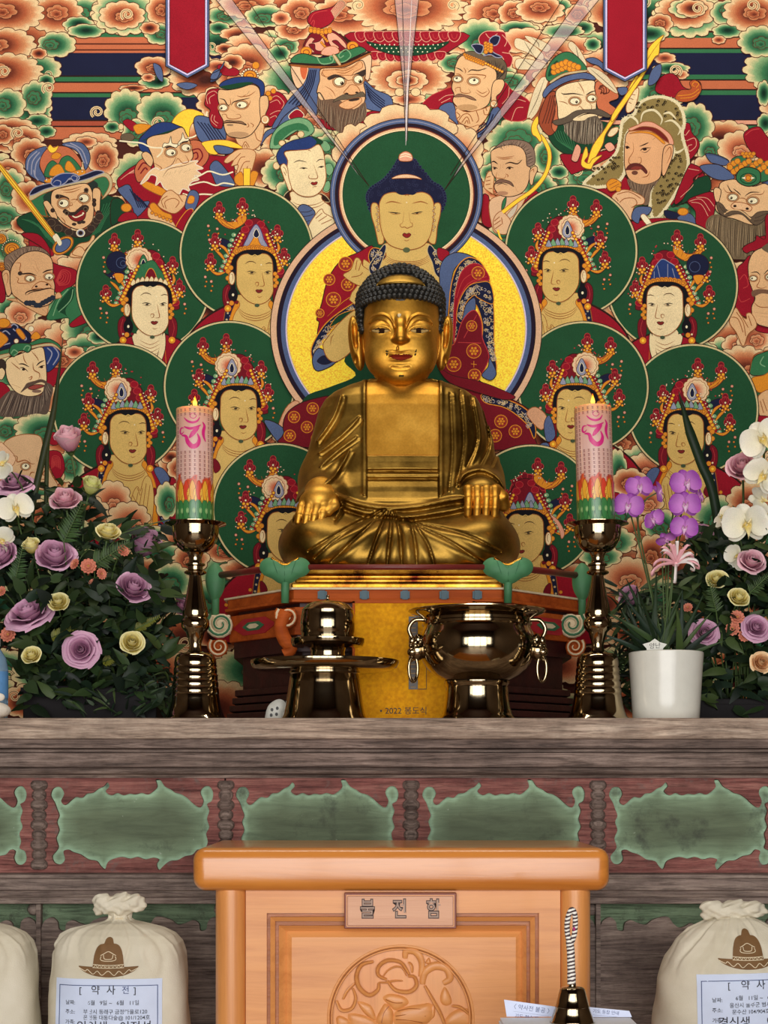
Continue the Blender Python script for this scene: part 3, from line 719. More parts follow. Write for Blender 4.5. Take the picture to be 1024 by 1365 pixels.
 for i in range(8):p.E('o',560+i*20,355+i*10,12,None,'u',.7,n=8);p.E('y',560+i*20,355+i*10,5,None,None,n=6)
 p.P('N','440,200 490,190 540,210 520,270 480,260 460,230','m',1.2);p.P('N','590,160 630,120 680,130 660,190 620,200','m',1.2);p.P('N','540,290 600,250 640,270 700,300 650,305 600,280','m',1.2)
 for i in range(10):p.E('o',560+(i%3)*22,185+i*8,18,None,'u',.8,n=9)
 eyes(p,[(320,488,36,24,-8,-8),(458,506,44,28,4,-10)])
 p.L('k',1.4,'300,390 340,405 370,430|410,430 440,410 500,415 560,395|540,410 570,395',True);p.L('u',1.1,'300,440 340,450 365,480|370,390 390,420 380,440|400,395 415,415|400,450 480,450 560,460 540,490|310,600 300,570 340,560 350,600 400,610 430,600 410,570|340,530 345,570|380,510 400,540|470,600 540,640 590,600 570,560|480,580 530,610 575,590|590,640 610,600|490,690 500,720')
 p.P((140,100,76),'290,640 330,615 390,625 440,640 480,670 430,660 380,640 340,640','k',.7);p.E((190,146,100),400,730,90,26,None)
 p.L('k',.7,'330,640 320,660|345,645 345,665|380,650 400,670')
 p.lay(17500);p.frame(640,150,8.03)
 p.P('R','30,900 80,890 100,950 130,1220 20,1180','k',1);p.P('R','560,860 620,860 640,940 420,1040','k',1);p.P((222,180,140),'100,960 230,890 360,900 500,880 340,1180 180,1300 120,1190','u',1)
 p.P((206,190,166),'280,1110 400,980 370,1090 300,1150','u',.8);p.P('G','240,960 280,910 270,1000 230,1050','k',.8)
 p.P('s','40,800 60,700 90,640 130,640 150,700 140,860 180,900 90,850','u',1);p.L('u',1.1,'70,700 110,690|60,740 110,730|60,780 110,770|90,820 130,820',False)
 p.P((128,104,88),'120,430 170,370 260,310 370,295 500,320 570,390 590,480 580,560 500,590 490,480 440,380 330,360 220,380','k',.8)
 p.P((218,172,126),'112,450 130,410 220,370 330,350 440,380 490,460 500,570 540,600 530,700 500,800 440,870 340,905 240,900 180,860 150,800 170,720 130,660 120,560','k',1.1)
 beard(p,(70,54,48),30,'200,370 290,320 400,310 500,360 560,460 575,540','230,400 300,370 380,370 450,400 490,480 500,590',.7,(160,134,112))
 p.P((218,172,126),'530,640 560,590 600,580 615,620 580,700 560,780 530,760','k',1)
 p.L('k',1.8,'120,540 150,530 190,560|265,560 320,540 400,555 450,510|400,525 450,515',True)
 p.L('k',1.6,'130,590 160,595 190,605|275,610 310,590 360,600',True);p.E('k',155,607,13,9,None);p.E('k',315,605,14,10,None)
 p.L('u',1.1,'170,480 260,490 370,470|190,500 270,505 350,490|180,640 170,700 210,710 260,710 280,670|200,690 190,660|290,700 300,680 270,660|220,560 215,620|250,560 240,600|370,790 390,830|380,760 350,740|410,860 380,830|540,640 570,610 575,650|280,890 260,860')
 p.P((120,88,72),'150,770 200,725 260,725 330,750 360,800 310,770 250,755 190,765','k',.7);p.L('k',1,'180,790 230,765 300,785');p.E((176,128,96),240,870,60,22,None)
 p.L((214,160,110),.9,'290,940 390,915|280,960 400,930|290,980 380,960')
 p.P((222,180,140),'140,1170 170,1100 230,1060 280,1100 330,1180 290,1300 200,1300 150,1250','u',1);p.L('u',1.1,'150,1170 210,1120|150,1210 220,1160|160,1250 230,1200|230,1130 240,1200',False)
 p.L('u',6.0,'240,1075 400,950 560,840 680,700 735,560 740,430 690,310 640,250',False);p.L('y',4.4,'240,1075 400,950 560,840 680,700 735,560 740,430 690,310 640,250',False);p.L('y',2.5,'190,1260 210,1330 230,1370',False)
 p.P('y','548,170 570,100 615,45 625,110 610,160 630,220 660,290 640,320 600,270 560,240','u',1,mat=0)
 p.lay(18200);p.frame(690,50,6.4)
 p.P('D','260,840 330,760 420,740 720,720 860,800 830,920 480,1000 340,960','k',1);p.P('R','360,1010 470,1000 700,980 820,950 800,1020 500,1160 440,1150','k',1)
 for i in range(8):p.L('G',.8,[(300+i*22,790+i*4),(340+i*20,880+i*4),(440+i*6,950+i*4)],False)
 p.P((150,70,44),'180,720 240,520 320,470 350,640 330,790 260,840','k',1);p.P('O','310,500 345,560 350,720 320,810 290,760 320,640','k',.8);p.P('O','660,400 740,380 830,440 860,520 780,560 840,620 760,680 680,600','k',1)
 for i in range(4):p.L('z',1.2,[(210+i*26,740),(250+i*22,620),(280+i*18,500)],False);p.L('z',1.4,[(700-i*4,420+i*8),(760-i*14,410+i*14),(780-i*24,470+i*6),(730-i*4,490-i*8)],False)
 for st in('100,690 80,680 130,480 200,350 260,360 240,440 180,620 120,700','590,280 640,260 760,330 850,460 830,480 720,400','460,40 530,110 590,230 560,260 500,170 430,80','-10,10 120,60 220,150 200,200 90,140 -20,90','-10,190 100,190 240,230 230,270 100,280 -10,270','60,-10 180,20 280,80 240,130 120,60'):
  p.P((222,204,166),st,'u',.8);q=pts_of(st,p.T);p.frame(0,0)
  mid=[((q[0][0]+q[1][0])/2,(q[0][1]+q[1][1])/2),(sum(a[0]for a in q)/len(q),sum(a[1]for a in q)/len(q)),((q[3][0]+q[4][0])/2,(q[3][1]+q[4][1])/2)]
  p.L((90,70,56),.9,mid)
  for i in range(5):p.L((120,96,76),.6,[(mid[1][0]+(i-2)*2,mid[1][1]+(i-2)*3),(mid[1][0]+(i-2)*2+4,mid[1][1]+(i-2)*3-4)])
  p.frame(690,50,6.4)
 p.P('G','240,330 270,230 350,150 440,130 530,190 590,290 440,320 280,380','k',1);p.P('D','260,340 280,260 340,200 330,290',None)
 for i in range(14):p.E('o',310+(i%7)*34,300-(i//7)*40-(3-abs(i%7-3))*14,26,None,'u',.9,n=10)
 p.P('q','280,380 400,310 580,285 580,300 400,330 290,395','u',.7)
 p.P('B','215,480 270,410 400,340 560,305 640,330 660,370 540,360 420,385 300,450 230,520','k',1);p.P('B','580,190 660,180 740,240 745,300 690,250 620,225','k',1);p.P('B','850,440 930,430 930,480 880,500','k',1)
 p.P((236,210,164),'325,470 400,410 520,380 650,375 655,440 670,520 670,620 680,680 600,720 480,720 380,740 345,690 340,600','k',1.1)
 eyes(p,[(488,550,42,28,14,6),(632,526,38,28,10,6)])
 p.L('k',1.7,'370,480 400,490 480,485 560,500|580,500 620,475 665,460',True);p.L('u',1.1,'510,380 550,440 570,490|530,390 545,430|510,430 550,460|390,500 420,520|350,550 400,560 430,580|520,610 530,590 560,620 620,625 630,590 600,550|570,500 600,540|640,590 670,620')
 p.P((98,84,70),'400,740 480,700 560,670 640,665 700,700 730,780 680,880 600,915 500,900 420,830',None)
 beard(p,(40,34,30),46,'390,745 480,710 580,690 660,690 715,730','400,810 470,890 560,915 650,910 725,810',.7,(176,160,136))
 p.P((94,80,66),'300,720 400,690 480,640 540,625 640,620 700,620 790,670 770,690 690,670 600,650 540,660 460,720 340,755',K,.8);p.P((236,210,164),'470,710 540,665 620,655 670,670 600,690 560,715',None);p.L('k',1.4,'510,690 560,665 620,655 670,665')
 p.P('y','1020,325 960,410 930,480 860,600 800,690 740,790 640,930 590,1090 610,1110 720,930 750,830 850,680 880,580 1000,450 1030,390','u',1);p.P('y','540,1090 580,940 600,1010 570,1060 610,1080 640,1040 720,1010 650,1080 620,1130','u',1)
 p.P('p','460,1030 500,920 540,960 510,1060 470,1060','k',.8);p.P('p','740,930 790,900 830,950 780,980','k',.8)
 p.frame(820,0,5.02)
 p.P('y','325,240 300,290 290,370 260,395 160,560 40,740 -20,820 -20,770 70,640 200,450 215,345 260,285','u',1);p.L('u',.7,'310,270 230,380 100,600')
 p.frame(780,90,5.69)
 p.P((236,210,164),'310,300 340,230 380,170 405,165 400,230 370,320 320,350','u',1);p.L('u',1,'330,270 350,280|340,240 365,250|355,210 380,215',False)
 p.P((236,210,164),'170,520 200,470 250,460 240,500 200,530','u',.9)
 p.lay(18900);p.frame(780,90,5.69)
 p.P('R','80,900 160,850 300,830 340,930 250,1000 130,970','k',1);p.P('R','780,740 880,790 900,830 830,850 830,920 650,1050 700,900','k',1);p.P('D','800,900 830,850 930,840 940,940 850,960 780,1020 650,1060','k',1)
 p.P('R','780,1020 870,960 960,950 990,1050 920,1220 850,1180 830,1080','k',1);p.L('p',.8,'800,1030 880,980 960,1000|820,1030 900,1010 960,1060|700,980 790,920 870,800|720,900 800,830 860,790',False)
 p.P('R','740,440 790,430 810,500 860,560 860,620 800,700 760,660 740,560','k',1);p.L('p',.9,'770,560 830,540 840,600 790,640 780,600 810,590|760,520 790,480',False)
 p.P('R','530,180 560,90 640,50 700,80 740,150 800,170 860,110 880,170 840,240 760,270 680,240 600,220','k',1);p.P((180,84,44),'720,180 800,170 790,120 830,100 870,130 880,180 830,250 740,268 680,240','k',.7);p.L('o',.9,'700,220 800,210 860,170|720,240 810,230 870,190|840,160 860,130 830,115 810,140 830,150',False)
 fur='270,480 290,400 370,360 400,290 480,240 590,230 690,270 740,350 750,440 735,520 780,700 760,820 700,930 620,1060 540,1150 500,1120 490,980 510,900 560,780 660,680 640,580 420,470 320,500 300,640 300,780 260,860 140,910 10,905 0,870 120,770 230,660 260,560'
 p.P((142,122,72),fur,(226,212,170),4.0)
 r=random.Random(3)
 q=smooth2(pts_of(fur,p.T),True,4);T=p.T;p.frame(0,0)
 for i in range(0,len(q)):
  x,y=q[i]
  for k in range(3):
   a=r.uniform(0,2*pi);p.ribbon([(x,y),(x+3.4*cos(a),y+3.4*sin(a))],.7,(226,212,170))
 p.T=T
 def blob(n,x0,x1,y0,y1,test=lambda x,y:True):
  for i in range(n):
   x,y=r.uniform(x0,x1),r.uniform(y0,y1)
   if test(x,y):
    p.E((44,36,22),x,y,12,10,None,n=8);p.E((134,110,60),x+2,y+2,4.5,None,None,n=6)
 blob(70,530,740,660,1080,lambda x,y:x>560+(760-y)*.25-(y>900)*60 and x<760-max(0,y-820)*.75 and x>520)
 blob(36,60,280,660,880,lambda x,y:abs((y-660)-(280-x)*.85)<70+10)
 blob(60,300,730,260,560,lambda x,y:y<330+abs(x-500)*.5 and(x-510)**2/230**2+(y-430)**2/180**2<1)
 for st in('290,430 340,380 390,410 400,450','420,420 440,350 520,330 580,390 570,440','600,420 660,410 720,470 700,520','590,360 640,350 690,400','640,640 700,650 750,620'):p.L((226,212,170),3.2,st)
 p.P((226,170,122),'320,500 420,455 520,470 610,530 640,590 600,680 580,780 560,850 480,890 400,890 330,850 300,770 295,680 300,580','k',1.1)
 p.P((112,34,30),'325,490 400,460 440,440 520,450 600,500 650,580 600,560 500,490 400,485','u',1.2);p.P('p','330,470 400,440 440,420 500,420 560,450 640,510 670,580 640,600 620,540 540,470 430,455 350,485','u',.9);p.P('o','330,510 420,490 520,505 600,570 590,585 510,520 420,502','u',.6)
 p.P((226,170,122),'590,640 620,595 665,600 660,680 630,760 600,825 580,800','k',1)
 p.L('k',1.6,'410,605 450,590 480,575|305,570 330,590|510,555 530,540',True);p.L('k',1.4,'415,640 440,620 500,615|300,610 320,605 340,620',True);p.E('k',450,627,16,10,None);p.E('k',318,614,12,10,None);p.L('k',.8,'425,645 460,650 495,620')
 p.L('u',1.2,'360,570 365,640 330,700 335,735 370,740 420,730 420,690 395,690|345,720 330,700|430,840 470,830 490,790|480,860 495,800|605,660 640,610 650,660 615,740')
 p.P((96,42,36),'300,790 330,745 380,730 430,745 470,790 460,815 420,780 370,785 320,785',None);p.P((134,54,44),'345,775 380,755 430,765 400,785',None);p.E((110,66,50),375,805,24,16,None)
 p.P((120,96,76),'320,850 400,890 480,890 560,860 500,930 480,1040 430,1040 400,960 340,920',None);beard(p,(60,46,40),22,'320,850 400,885 480,885 550,860','340,920 400,960 440,1040 500,930',.7,(150,124,100))
 p.P((226,180,136),'200,1000 260,940 340,940 440,990 440,1040 370,1060 350,1160 280,1100','u',1);p.L('u',1.1,'240,970 330,950 420,1000|260,1030 300,1000 370,1000 390,1040 350,1070|230,990 250,1020',False)
 p.P('o','160,890 200,850 260,870 270,910 220,940 180,940','u',1);p.L('u',.9,'180,900 240,870|190,925 255,890',False);p.E('o',250,930,20,None,'u',.7)
 p.P('R','340,1180 400,1170 520,1150 640,1150 700,1160 640,1240 360,1250','k',.8);p.P('B','350,1150 370,1080 420,1060 500,1070 480,1120 420,1140 400,1190','k',1);p.P('N','600,1090 700,1110 720,1150 620,1150','k',.8);p.P('B','700,1140 780,1110 830,1150 840,1210 720,1170','k',.8);p.E('o',740,1100,40,28,'u',1);p.P('w','420,1140 450,1120 510,1200 480,1215','u',.8)
 p.lay(19600);p.frame(900,160,7.58)
 p.P('R','130,480 190,460 280,520 180,600 190,680 60,820 0,860 0,780','k',1);p.P('D','180,640 250,590 340,580 350,720 200,780 60,850','k',1);p.P('R','120,830 220,770 380,740 400,900 330,1100 210,1060 200,930','k',1);p.L('p',.8,'140,830 260,810 350,930|160,840 260,860 330,980|210,790 320,800 390,880|50,790 150,700 180,660|130,500 240,520',False)
 p.P('R','690,150 760,90 850,75 910,150 960,240 960,440 800,360 720,260','k',1);p.L('x',1.2,'710,160 770,110 850,95',False)
 p.P('B','305,350 420,360 540,420 500,470 400,450 350,430','k',1);p.P('B','245,480 340,455 460,470 590,570 560,615 420,610 320,560','k',1);p.P('B','880,620 960,580 960,700 900,680','k',1)
 p.P('G','560,420 660,370 760,420 880,420 960,470 960,600 800,640 600,560','k',1)
 for i in range(22):p.E('o',550+(i%11)*38,470+(i//11)*60-(i%3)*22,30,None,'u',.9,n=10)
 for i in range(7):p.E('o',680+i*18,350+(i%2)*24,20,None,'u',.8,n=9)
 p.P((230,186,136),'450,650 560,610 640,620 780,680 900,650 960,720 960,960 800,1070 600,1010 480,980 400,900 440,780','k',1.1);p.P((230,186,136),'385,720 410,690 460,720 440,830 420,850 395,800','k',1)
 p.P('G','610,590 650,510 740,485 840,520 860,590 840,650 740,680 650,650','k',1.3);p.E('G',735,600,80,52,'D',1.2);p.E('o',735,595,42,38,'u',1);p.P('w','670,595 735,580 800,595 735,610',None);p.E('o',735,595,26,None,'r',.9)
 eyes(p,[(580,790,46,32,-16,6),(780,825,50,32,-14,6)])
 p.L('k',1.5,'580,700 630,740 660,770|700,780 760,740 850,740|520,660 560,730 600,740',True);p.L('u',1.1,'480,690 520,740 600,745 650,790|720,790 790,760 870,760 900,720|530,640 540,700|630,800 690,800 730,830|640,880 670,860 720,870|660,880 670,910|690,870 700,890')
 p.P((232,186,140),'560,880 600,840 700,850 770,890 750,930 680,920 600,910','u',1);p.E('k',600,878,17,13,None);p.E('k',724,905,17,13,None)
 p.P((112,94,70),'330,1000 420,960 520,1000 640,1030 800,1075 960,1000 960,1260 900,1400 500,1400 440,1250 310,1110',None);beard(p,(62,50,40),60,'340,1000 440,970 540,1010 680,1040 800,1075 950,1010','320,1110 420,1230 540,1370 660,1400 800,1400 950,1300',.7,(170,146,112))
 p.P((98,80,62),'415,840 470,860 520,920 600,920 680,930 760,990 830,940 940,930 940,970 850,1060 780,1060 680,970 600,960 500,985 430,930',K,.8);p.L((220,180,130),1.6,'490,960 560,920 660,930 760,1010',False);p.L((60,48,40),.7,'440,870 480,930 540,960|470,890 510,940|800,1000 860,980 930,950|790,1030 870,1020 920,970',False)
 p.P('R','680,1300 720,1270 770,1290 860,1250 800,1200 840,1190 940,1180 960,1260 880,1290 770,1330 700,1340','k',1)
 p.lay(20300);p.frame(0,310,7.88)
 p.P('R','230,30 400,20 520,160 560,320 800,400 790,540 600,640 560,500 480,200','k',1);p.P('R','-10,420 40,470 60,700 -10,720','k',1)
 for i in range(5):p.L('x',1,[(590+i*8,520+i*10),(650-i*5,400+i*18),(740-i*22,430+i*8),(720-i*22,540-i*12),(620,560-i*10)],False)
 p.P('G','500,920 560,760 640,640 740,580 830,600 880,720 960,900 740,980 720,900','D',1);p.P('D','600,800 720,620 780,590 770,700 690,820 740,960 700,880',None);p.L('g',1.2,'560,880 620,720 720,600|620,840 740,720 770,600',False);p.P('R','740,960 900,850 960,920 780,1000','k',.8)
 for cx,cy,rr in((130,180,80),(10,70,60),(20,360,50)):
  p.E('o',cx,cy,rr,rr*.85,'u',1);p.E('o',cx,cy,rr*.66,rr*.55,'r',.9);p.E('o',cx,cy,rr*.36,rr*.3,'r',.8)
  for i in range(14):p.E('w',cx+rr*1.3*cos(pi+i*pi/13),cy+rr*1.2*sin(pi+i*pi/13),8,None,'k',.4,n=7)
 p.P((214,166,118),'90,700 200,740 300,800 480,880 520,760 600,640 640,650 600,700','u',.8)
 p.P((126,102,84),'50,280 110,220 240,160 380,150 480,190 530,260 400,210 250,230 160,310 120,400 60,390','k',.7);beard(p,(70,56,48),26,'60,360 120,240 260,170 400,160 520,240','110,400 160,310 270,230 390,205 520,265',.7,(170,140,112))
 p.P((218,170,122),'120,390 170,300 270,220 400,200 520,250 560,340 560,470 580,560 575,640 580,690 520,760 400,790 280,760 180,690 130,640 110,520','k',1.1);p.P((218,170,122),'25,440 60,395 105,420 110,540 125,640 80,670 50,560','k',1)
 eyes(p,[(320,488,46,30,4,14),(520,468,44,30,2,12)])
 p.L('k',2.0,'200,430 240,440 320,435 390,460|450,430 500,405 560,395',True);p.E(K,215,435,24,22,None);p.L('u',1.1,'160,325 220,330 210,400 240,420|370,300 410,420|350,360 400,430|390,370 430,420|170,470 200,490 190,530 260,540 330,540|400,470 440,470|460,450 440,500|390,500 430,490')
 p.P((222,172,126),'340,600 380,545 440,520 510,540 540,580 480,600 420,590','u',1);p.E('k',385,572,15,11,None);p.E('k',498,552,15,11,None)
 p.L('k',1.8,'280,665 275,640 330,615 440,605 520,590 580,610',True);p.L('k',1.1,'290,660 340,630 440,615')
 for i in range(9):p.E((40,46,58),285+i*34,745+(24 if i in(3,4)else 0)-max(0,i-5)*18,30,28,None)
 p.L('u',1,'130,650 170,690 190,730|30,470 70,430 90,480 70,560|430,790 500,860|470,780 520,830')
 p.lay(21000);p.frame(0,430,7.88)
 p.P('R','480,500 600,480 720,490 650,560 560,680 500,700','k',.8);p.P('R','-10,640 60,650 110,740 -10,830','k',.8);p.P('b','450,270 560,230 630,300 640,380 560,490 490,520 470,400','k',1);p.L('m',1.6,'500,270 550,330 500,440|560,250 620,340 560,450',False)
 p.P('N','-10,90 120,60 130,20 180,20 240,60 320,120 330,200 240,260 100,280 -10,280','k',1);p.L('m',1.6,'120,40 150,20 190,50 170,90 140,70|0,130 60,90 110,130|220,90 280,170 260,190|40,240 110,220|180,60 240,120',False)
 p.P('o','-10,110 40,120 90,180 40,240 -10,260','u',1);p.P('o','170,90 210,70 270,150 240,180','u',1);p.P('o','330,170 350,120 390,100 430,150 400,180','u',.8);p.E('w',175,198,24,None,'u',.8);p.E('w',330,70,30,30,'u',.7);p.E('o',40,10,70,50,'u',1)
 p.P('G','-10,310 120,270 320,215 420,175 520,175 620,230 640,280 520,215 330,250 120,320 -10,350','k',1);p.P('q','-10,350 120,320 330,252 520,220 600,250 640,300 540,250 330,280 120,350 -10,390','u',.8)
 p.P((236,204,154),'70,400 200,340 330,290 450,265 480,380 490,480 495,600 480,690 420,760 300,780 180,740 110,660 70,560','k',1.1);p.P('G','100,320 130,240 220,220 320,230 330,290 290,320 250,300 190,310 150,365','k',1.1);p.L('g',1.4,'120,330 150,290 190,320 150,350|250,290 280,250 320,260 300,300',False)
 p.P(K,'-10,400 40,390 70,440 60,500 -10,480',None);p.P((236,204,154),'-5,500 30,480 60,530 30,600 -5,590','k',1)
 p.P((92,76,66),'110,720 180,740 240,770 330,780 440,760 480,640 560,680 540,800 500,960 380,960 200,990 -10,980 -10,830',None);beard(p,(56,46,42),50,'110,720 200,750 320,780 440,750 500,650','-10,960 120,990 280,990 420,960 550,740',.8,(150,130,112))
 p.P((92,72,60),'260,680 290,640 360,620 430,600 490,620 500,660 440,630 350,660 280,700 220,740',None);p.P((150,66,58),'300,690 360,660 430,655 470,670 400,700 340,710','k',.8);p.E((130,100,84),390,725,50,16,None)
 p.L('k',1.8,'200,440 250,440 310,470|385,460 420,425 470,400',True);p.L('k',1.3,'210,480 250,480 300,520|405,480 440,460 475,455',True);p.E('k',250,497,18,12,None);p.E('k',440,472,18,12,None);p.E('w',226,494,10,7,None,n=8)
 p.L('u',1.2,'120,420 180,470 220,500|160,380 200,440|245,330 260,400 290,440|330,300 390,370 410,410|360,300 380,350|350,420 360,500 420,540 410,600|300,590 340,570 330,600 310,600|320,620 380,620|430,560 440,600|130,650 220,690')
 p.lay(21700);p.frame(0,560,8.53)
 p.P('R','560,160 640,150 660,280 560,270','k',.8);p.P('R','540,370 690,370 740,560 660,680 580,560','k',.8)
 for i in range(5):p.L('x',.9,[(590+i*12,560-i*10),(600+i*6,420+i*18),(680-i*10,430+i*10),(690-i*14,560-i*8)],False)
 p.P((218,178,134),'40,290 120,210 240,170 360,165 460,190 490,280 500,400 550,420 560,540 600,640 660,760 520,800 300,760 120,700 100,500','u',1.1);p.P('l','0,270 50,280 180,430 120,540 0,500','u',.8)
 eyes(p,[(295,530,44,34,2,-8),(515,495,36,36,2,-8)])
 p.L('u',1.5,'150,410 200,420 200,480 290,460 360,500 400,500|330,430 350,480|420,410 430,480|190,520 250,500|340,640 360,600 400,600|520,560 490,620 520,630|470,680 520,675 550,690')
 p.lay(22400);p.frame(940,290,4.404)
 p.P('R','180,330 220,270 270,245 280,560 180,550','k',1);p.L('x',1,'200,370 230,340 250,400 220,420|190,460 210,500 260,480',False);p.P('R','300,640 380,600 380,680 300,670','k',.8)
 p.P('R','215,190 240,165 290,140 300,110 350,130 350,0 400,0 400,200 280,200 240,215','k',1)
 p.P('s','250,280 280,210 340,180 400,170 400,600 330,640 280,600 270,530 290,480 270,420 255,370','k',1.1);p.P('h','330,190 360,160 400,150 400,220',None)
 eyes(p,[(280,362,20,14,-8,0),(372,355,20,16,-6,0)])
 p.L('k',1.3,'265,330 300,325 320,345|340,340 370,310 400,300',True);p.P((120,86,66),'270,440 310,425 370,430 400,440 400,460 330,450 280,470',None);p.L('u',1.1,'320,330 315,380 300,410 330,420 360,410|280,500 320,530 400,530|285,560 400,575|290,580 400,595')
 p.P('s','160,560 180,535 210,580 240,600 240,570 270,570 300,640 250,690 220,760 180,680 140,620','u',1);p.L('u',1.1,'150,590 190,600 220,680|180,560 220,620 235,700|215,590 250,650|250,580 270,640',False)
 p.P('G','260,920 280,830 330,800 400,790 400,900 330,930','k',1);p.L('u',1.5,'260,910 280,820 340,790 400,780');p.L('g',1.4,'340,820 320,860 350,880',False);p.P('o','270,950 340,930 400,900 400,1000 310,1030','u',1);p.P('s','310,1050 400,1020 400,1180 320,1170','u',1);p.L('u',1,'320,1080 340,1150|335,1070 360,1140',False);p.P('R','300,1170 400,1180 400,1220 300,1240','k',.8)
def youth(p):
 p.frame(360,150,8.03)
 p.P('g','0,380 20,260 90,160 200,90 320,62 420,95 475,180 450,235 380,275 330,290 290,240 300,200 200,260 150,300 170,330 110,390 40,395','D',1);p.P('G','40,350 60,240 160,160 300,120 390,150 420,210 360,200 260,200 160,270 90,350',None);p.E('c',330,240,36,34,'u',.8);p.E('c',130,335,34,30,'u',.8);p.E('c',70,575,36,40,'u',.8)
 p.P('g','540,330 600,310 650,380 620,420 570,410','D',.8);p.P('g','590,570 650,550 680,620 640,680 600,650','D',.8);p.P('g','580,770 630,735 650,800 620,850 575,840','D',.8)
 p.P('k','150,900 230,830 245,900 200,960','q',.9);p.P('k','535,870 600,900 640,960 560,950','q',.9)
 p.P('T','235,850 225,940 190,970 300,1040 380,1300 430,1380 720,1180 690,1050 560,940 530,880','u',1)
 p.L('u',1,'240,960 300,990 400,1000 500,985 590,940|270,1000 340,1030 420,1030 520,1010 600,960',True)
 p.P('b','100,565 70,470 130,370 230,312 340,285 440,262 540,300 560,335 440,392 330,412 200,412 150,440 190,520 182,600 125,560','k',1);p.P('D','440,262 540,300 560,335 470,375 500,320',None)
 p.P('T','158,432 300,412 420,400 520,350 572,430 590,560 602,700 575,800 520,872 440,907 340,900 260,850 205,760 185,600 190,520','u',1.1)
 p.P('T','115,585 150,555 188,600 200,700 232,820 205,842 170,760 130,650','u',1);p.L('u',.8,'140,590 165,610 180,660|150,640 170,680',False)
 p.L('k',1.2,'255,545 310,522 395,540|495,540 530,512 580,512',True);p.L('k',1.4,'315,605 360,600 405,606|510,598 550,585 585,588',True);p.E('k',362,604,18,9,None);p.E('k',548,590,18,9,None);p.L('u',1.1,'470,570 495,640 510,690 500,715 430,715 415,690 430,670');p.L('u',.9,'405,420 420,412 440,424')
 p.P((144,40,36),'438,766 458,752 475,757 494,748 510,756 496,779 464,785','k',.6);p.L('u',.9,'410,770 430,745|455,810 480,800 505,800')
 p.P('B','295,1050 340,990 420,1008 485,1080 440,1180 405,1250 360,1140','k',1.1);p.L('k',.8,'330,1070 400,1070 450,1050|350,1120 420,1110 470,1090|380,1180 430,1160',False)
 p.P('T','405,1260 440,1170 520,1060 560,1040 582,1080 680,1140 690,1190 540,1290 425,1380','u',1);p.L('u',1,'490,1140 560,1080|520,1170 610,1110|550,1200 660,1150',False)
def medallion(p,x,y,r,col='o'):
 p.E('R',x,y,r,None,col,1.0,n=20);p.E('R',x,y,r*.8,None,'u',.6,n=18)
 for i in range(6):p.E(col,x+r*.45*cos(i*pi/3),y+r*.45*sin(i*pi/3),r*.2,None,'u',.4,n=7)
 p.E(col,x,y,r*.22,None,None,n=7)
def filigree(p,pts,n,seed,s=1.0):
 0
 r=random.Random(seed)
 a=smooth2(pts_of(pts[0],p.T),False,8);b=smooth2(pts_of(pts[1],p.T),False,8);T=p.T;p.frame(0,0)
 for i in range(n):
  t=r.random();w=r.uniform(.1,.9)
  qa=a[int(t*(len(a)-1))];qb=b[int(t*(len(b)-1))]
  x=qa[0]*(1-w)+qb[0]*w;y=qa[1]*(1-w)+qb[1]*w;a0=r.uniform(0,6.3)
  p.ribbon([(x+s*(2.6-.34*k)*cos(a0+k*.8),y+s*(2.6-.34*k)*sin(a0+k*.8))for k in range(7)],.8,(206,178,130)if i%3 else(168,160,160))
 p.T=T
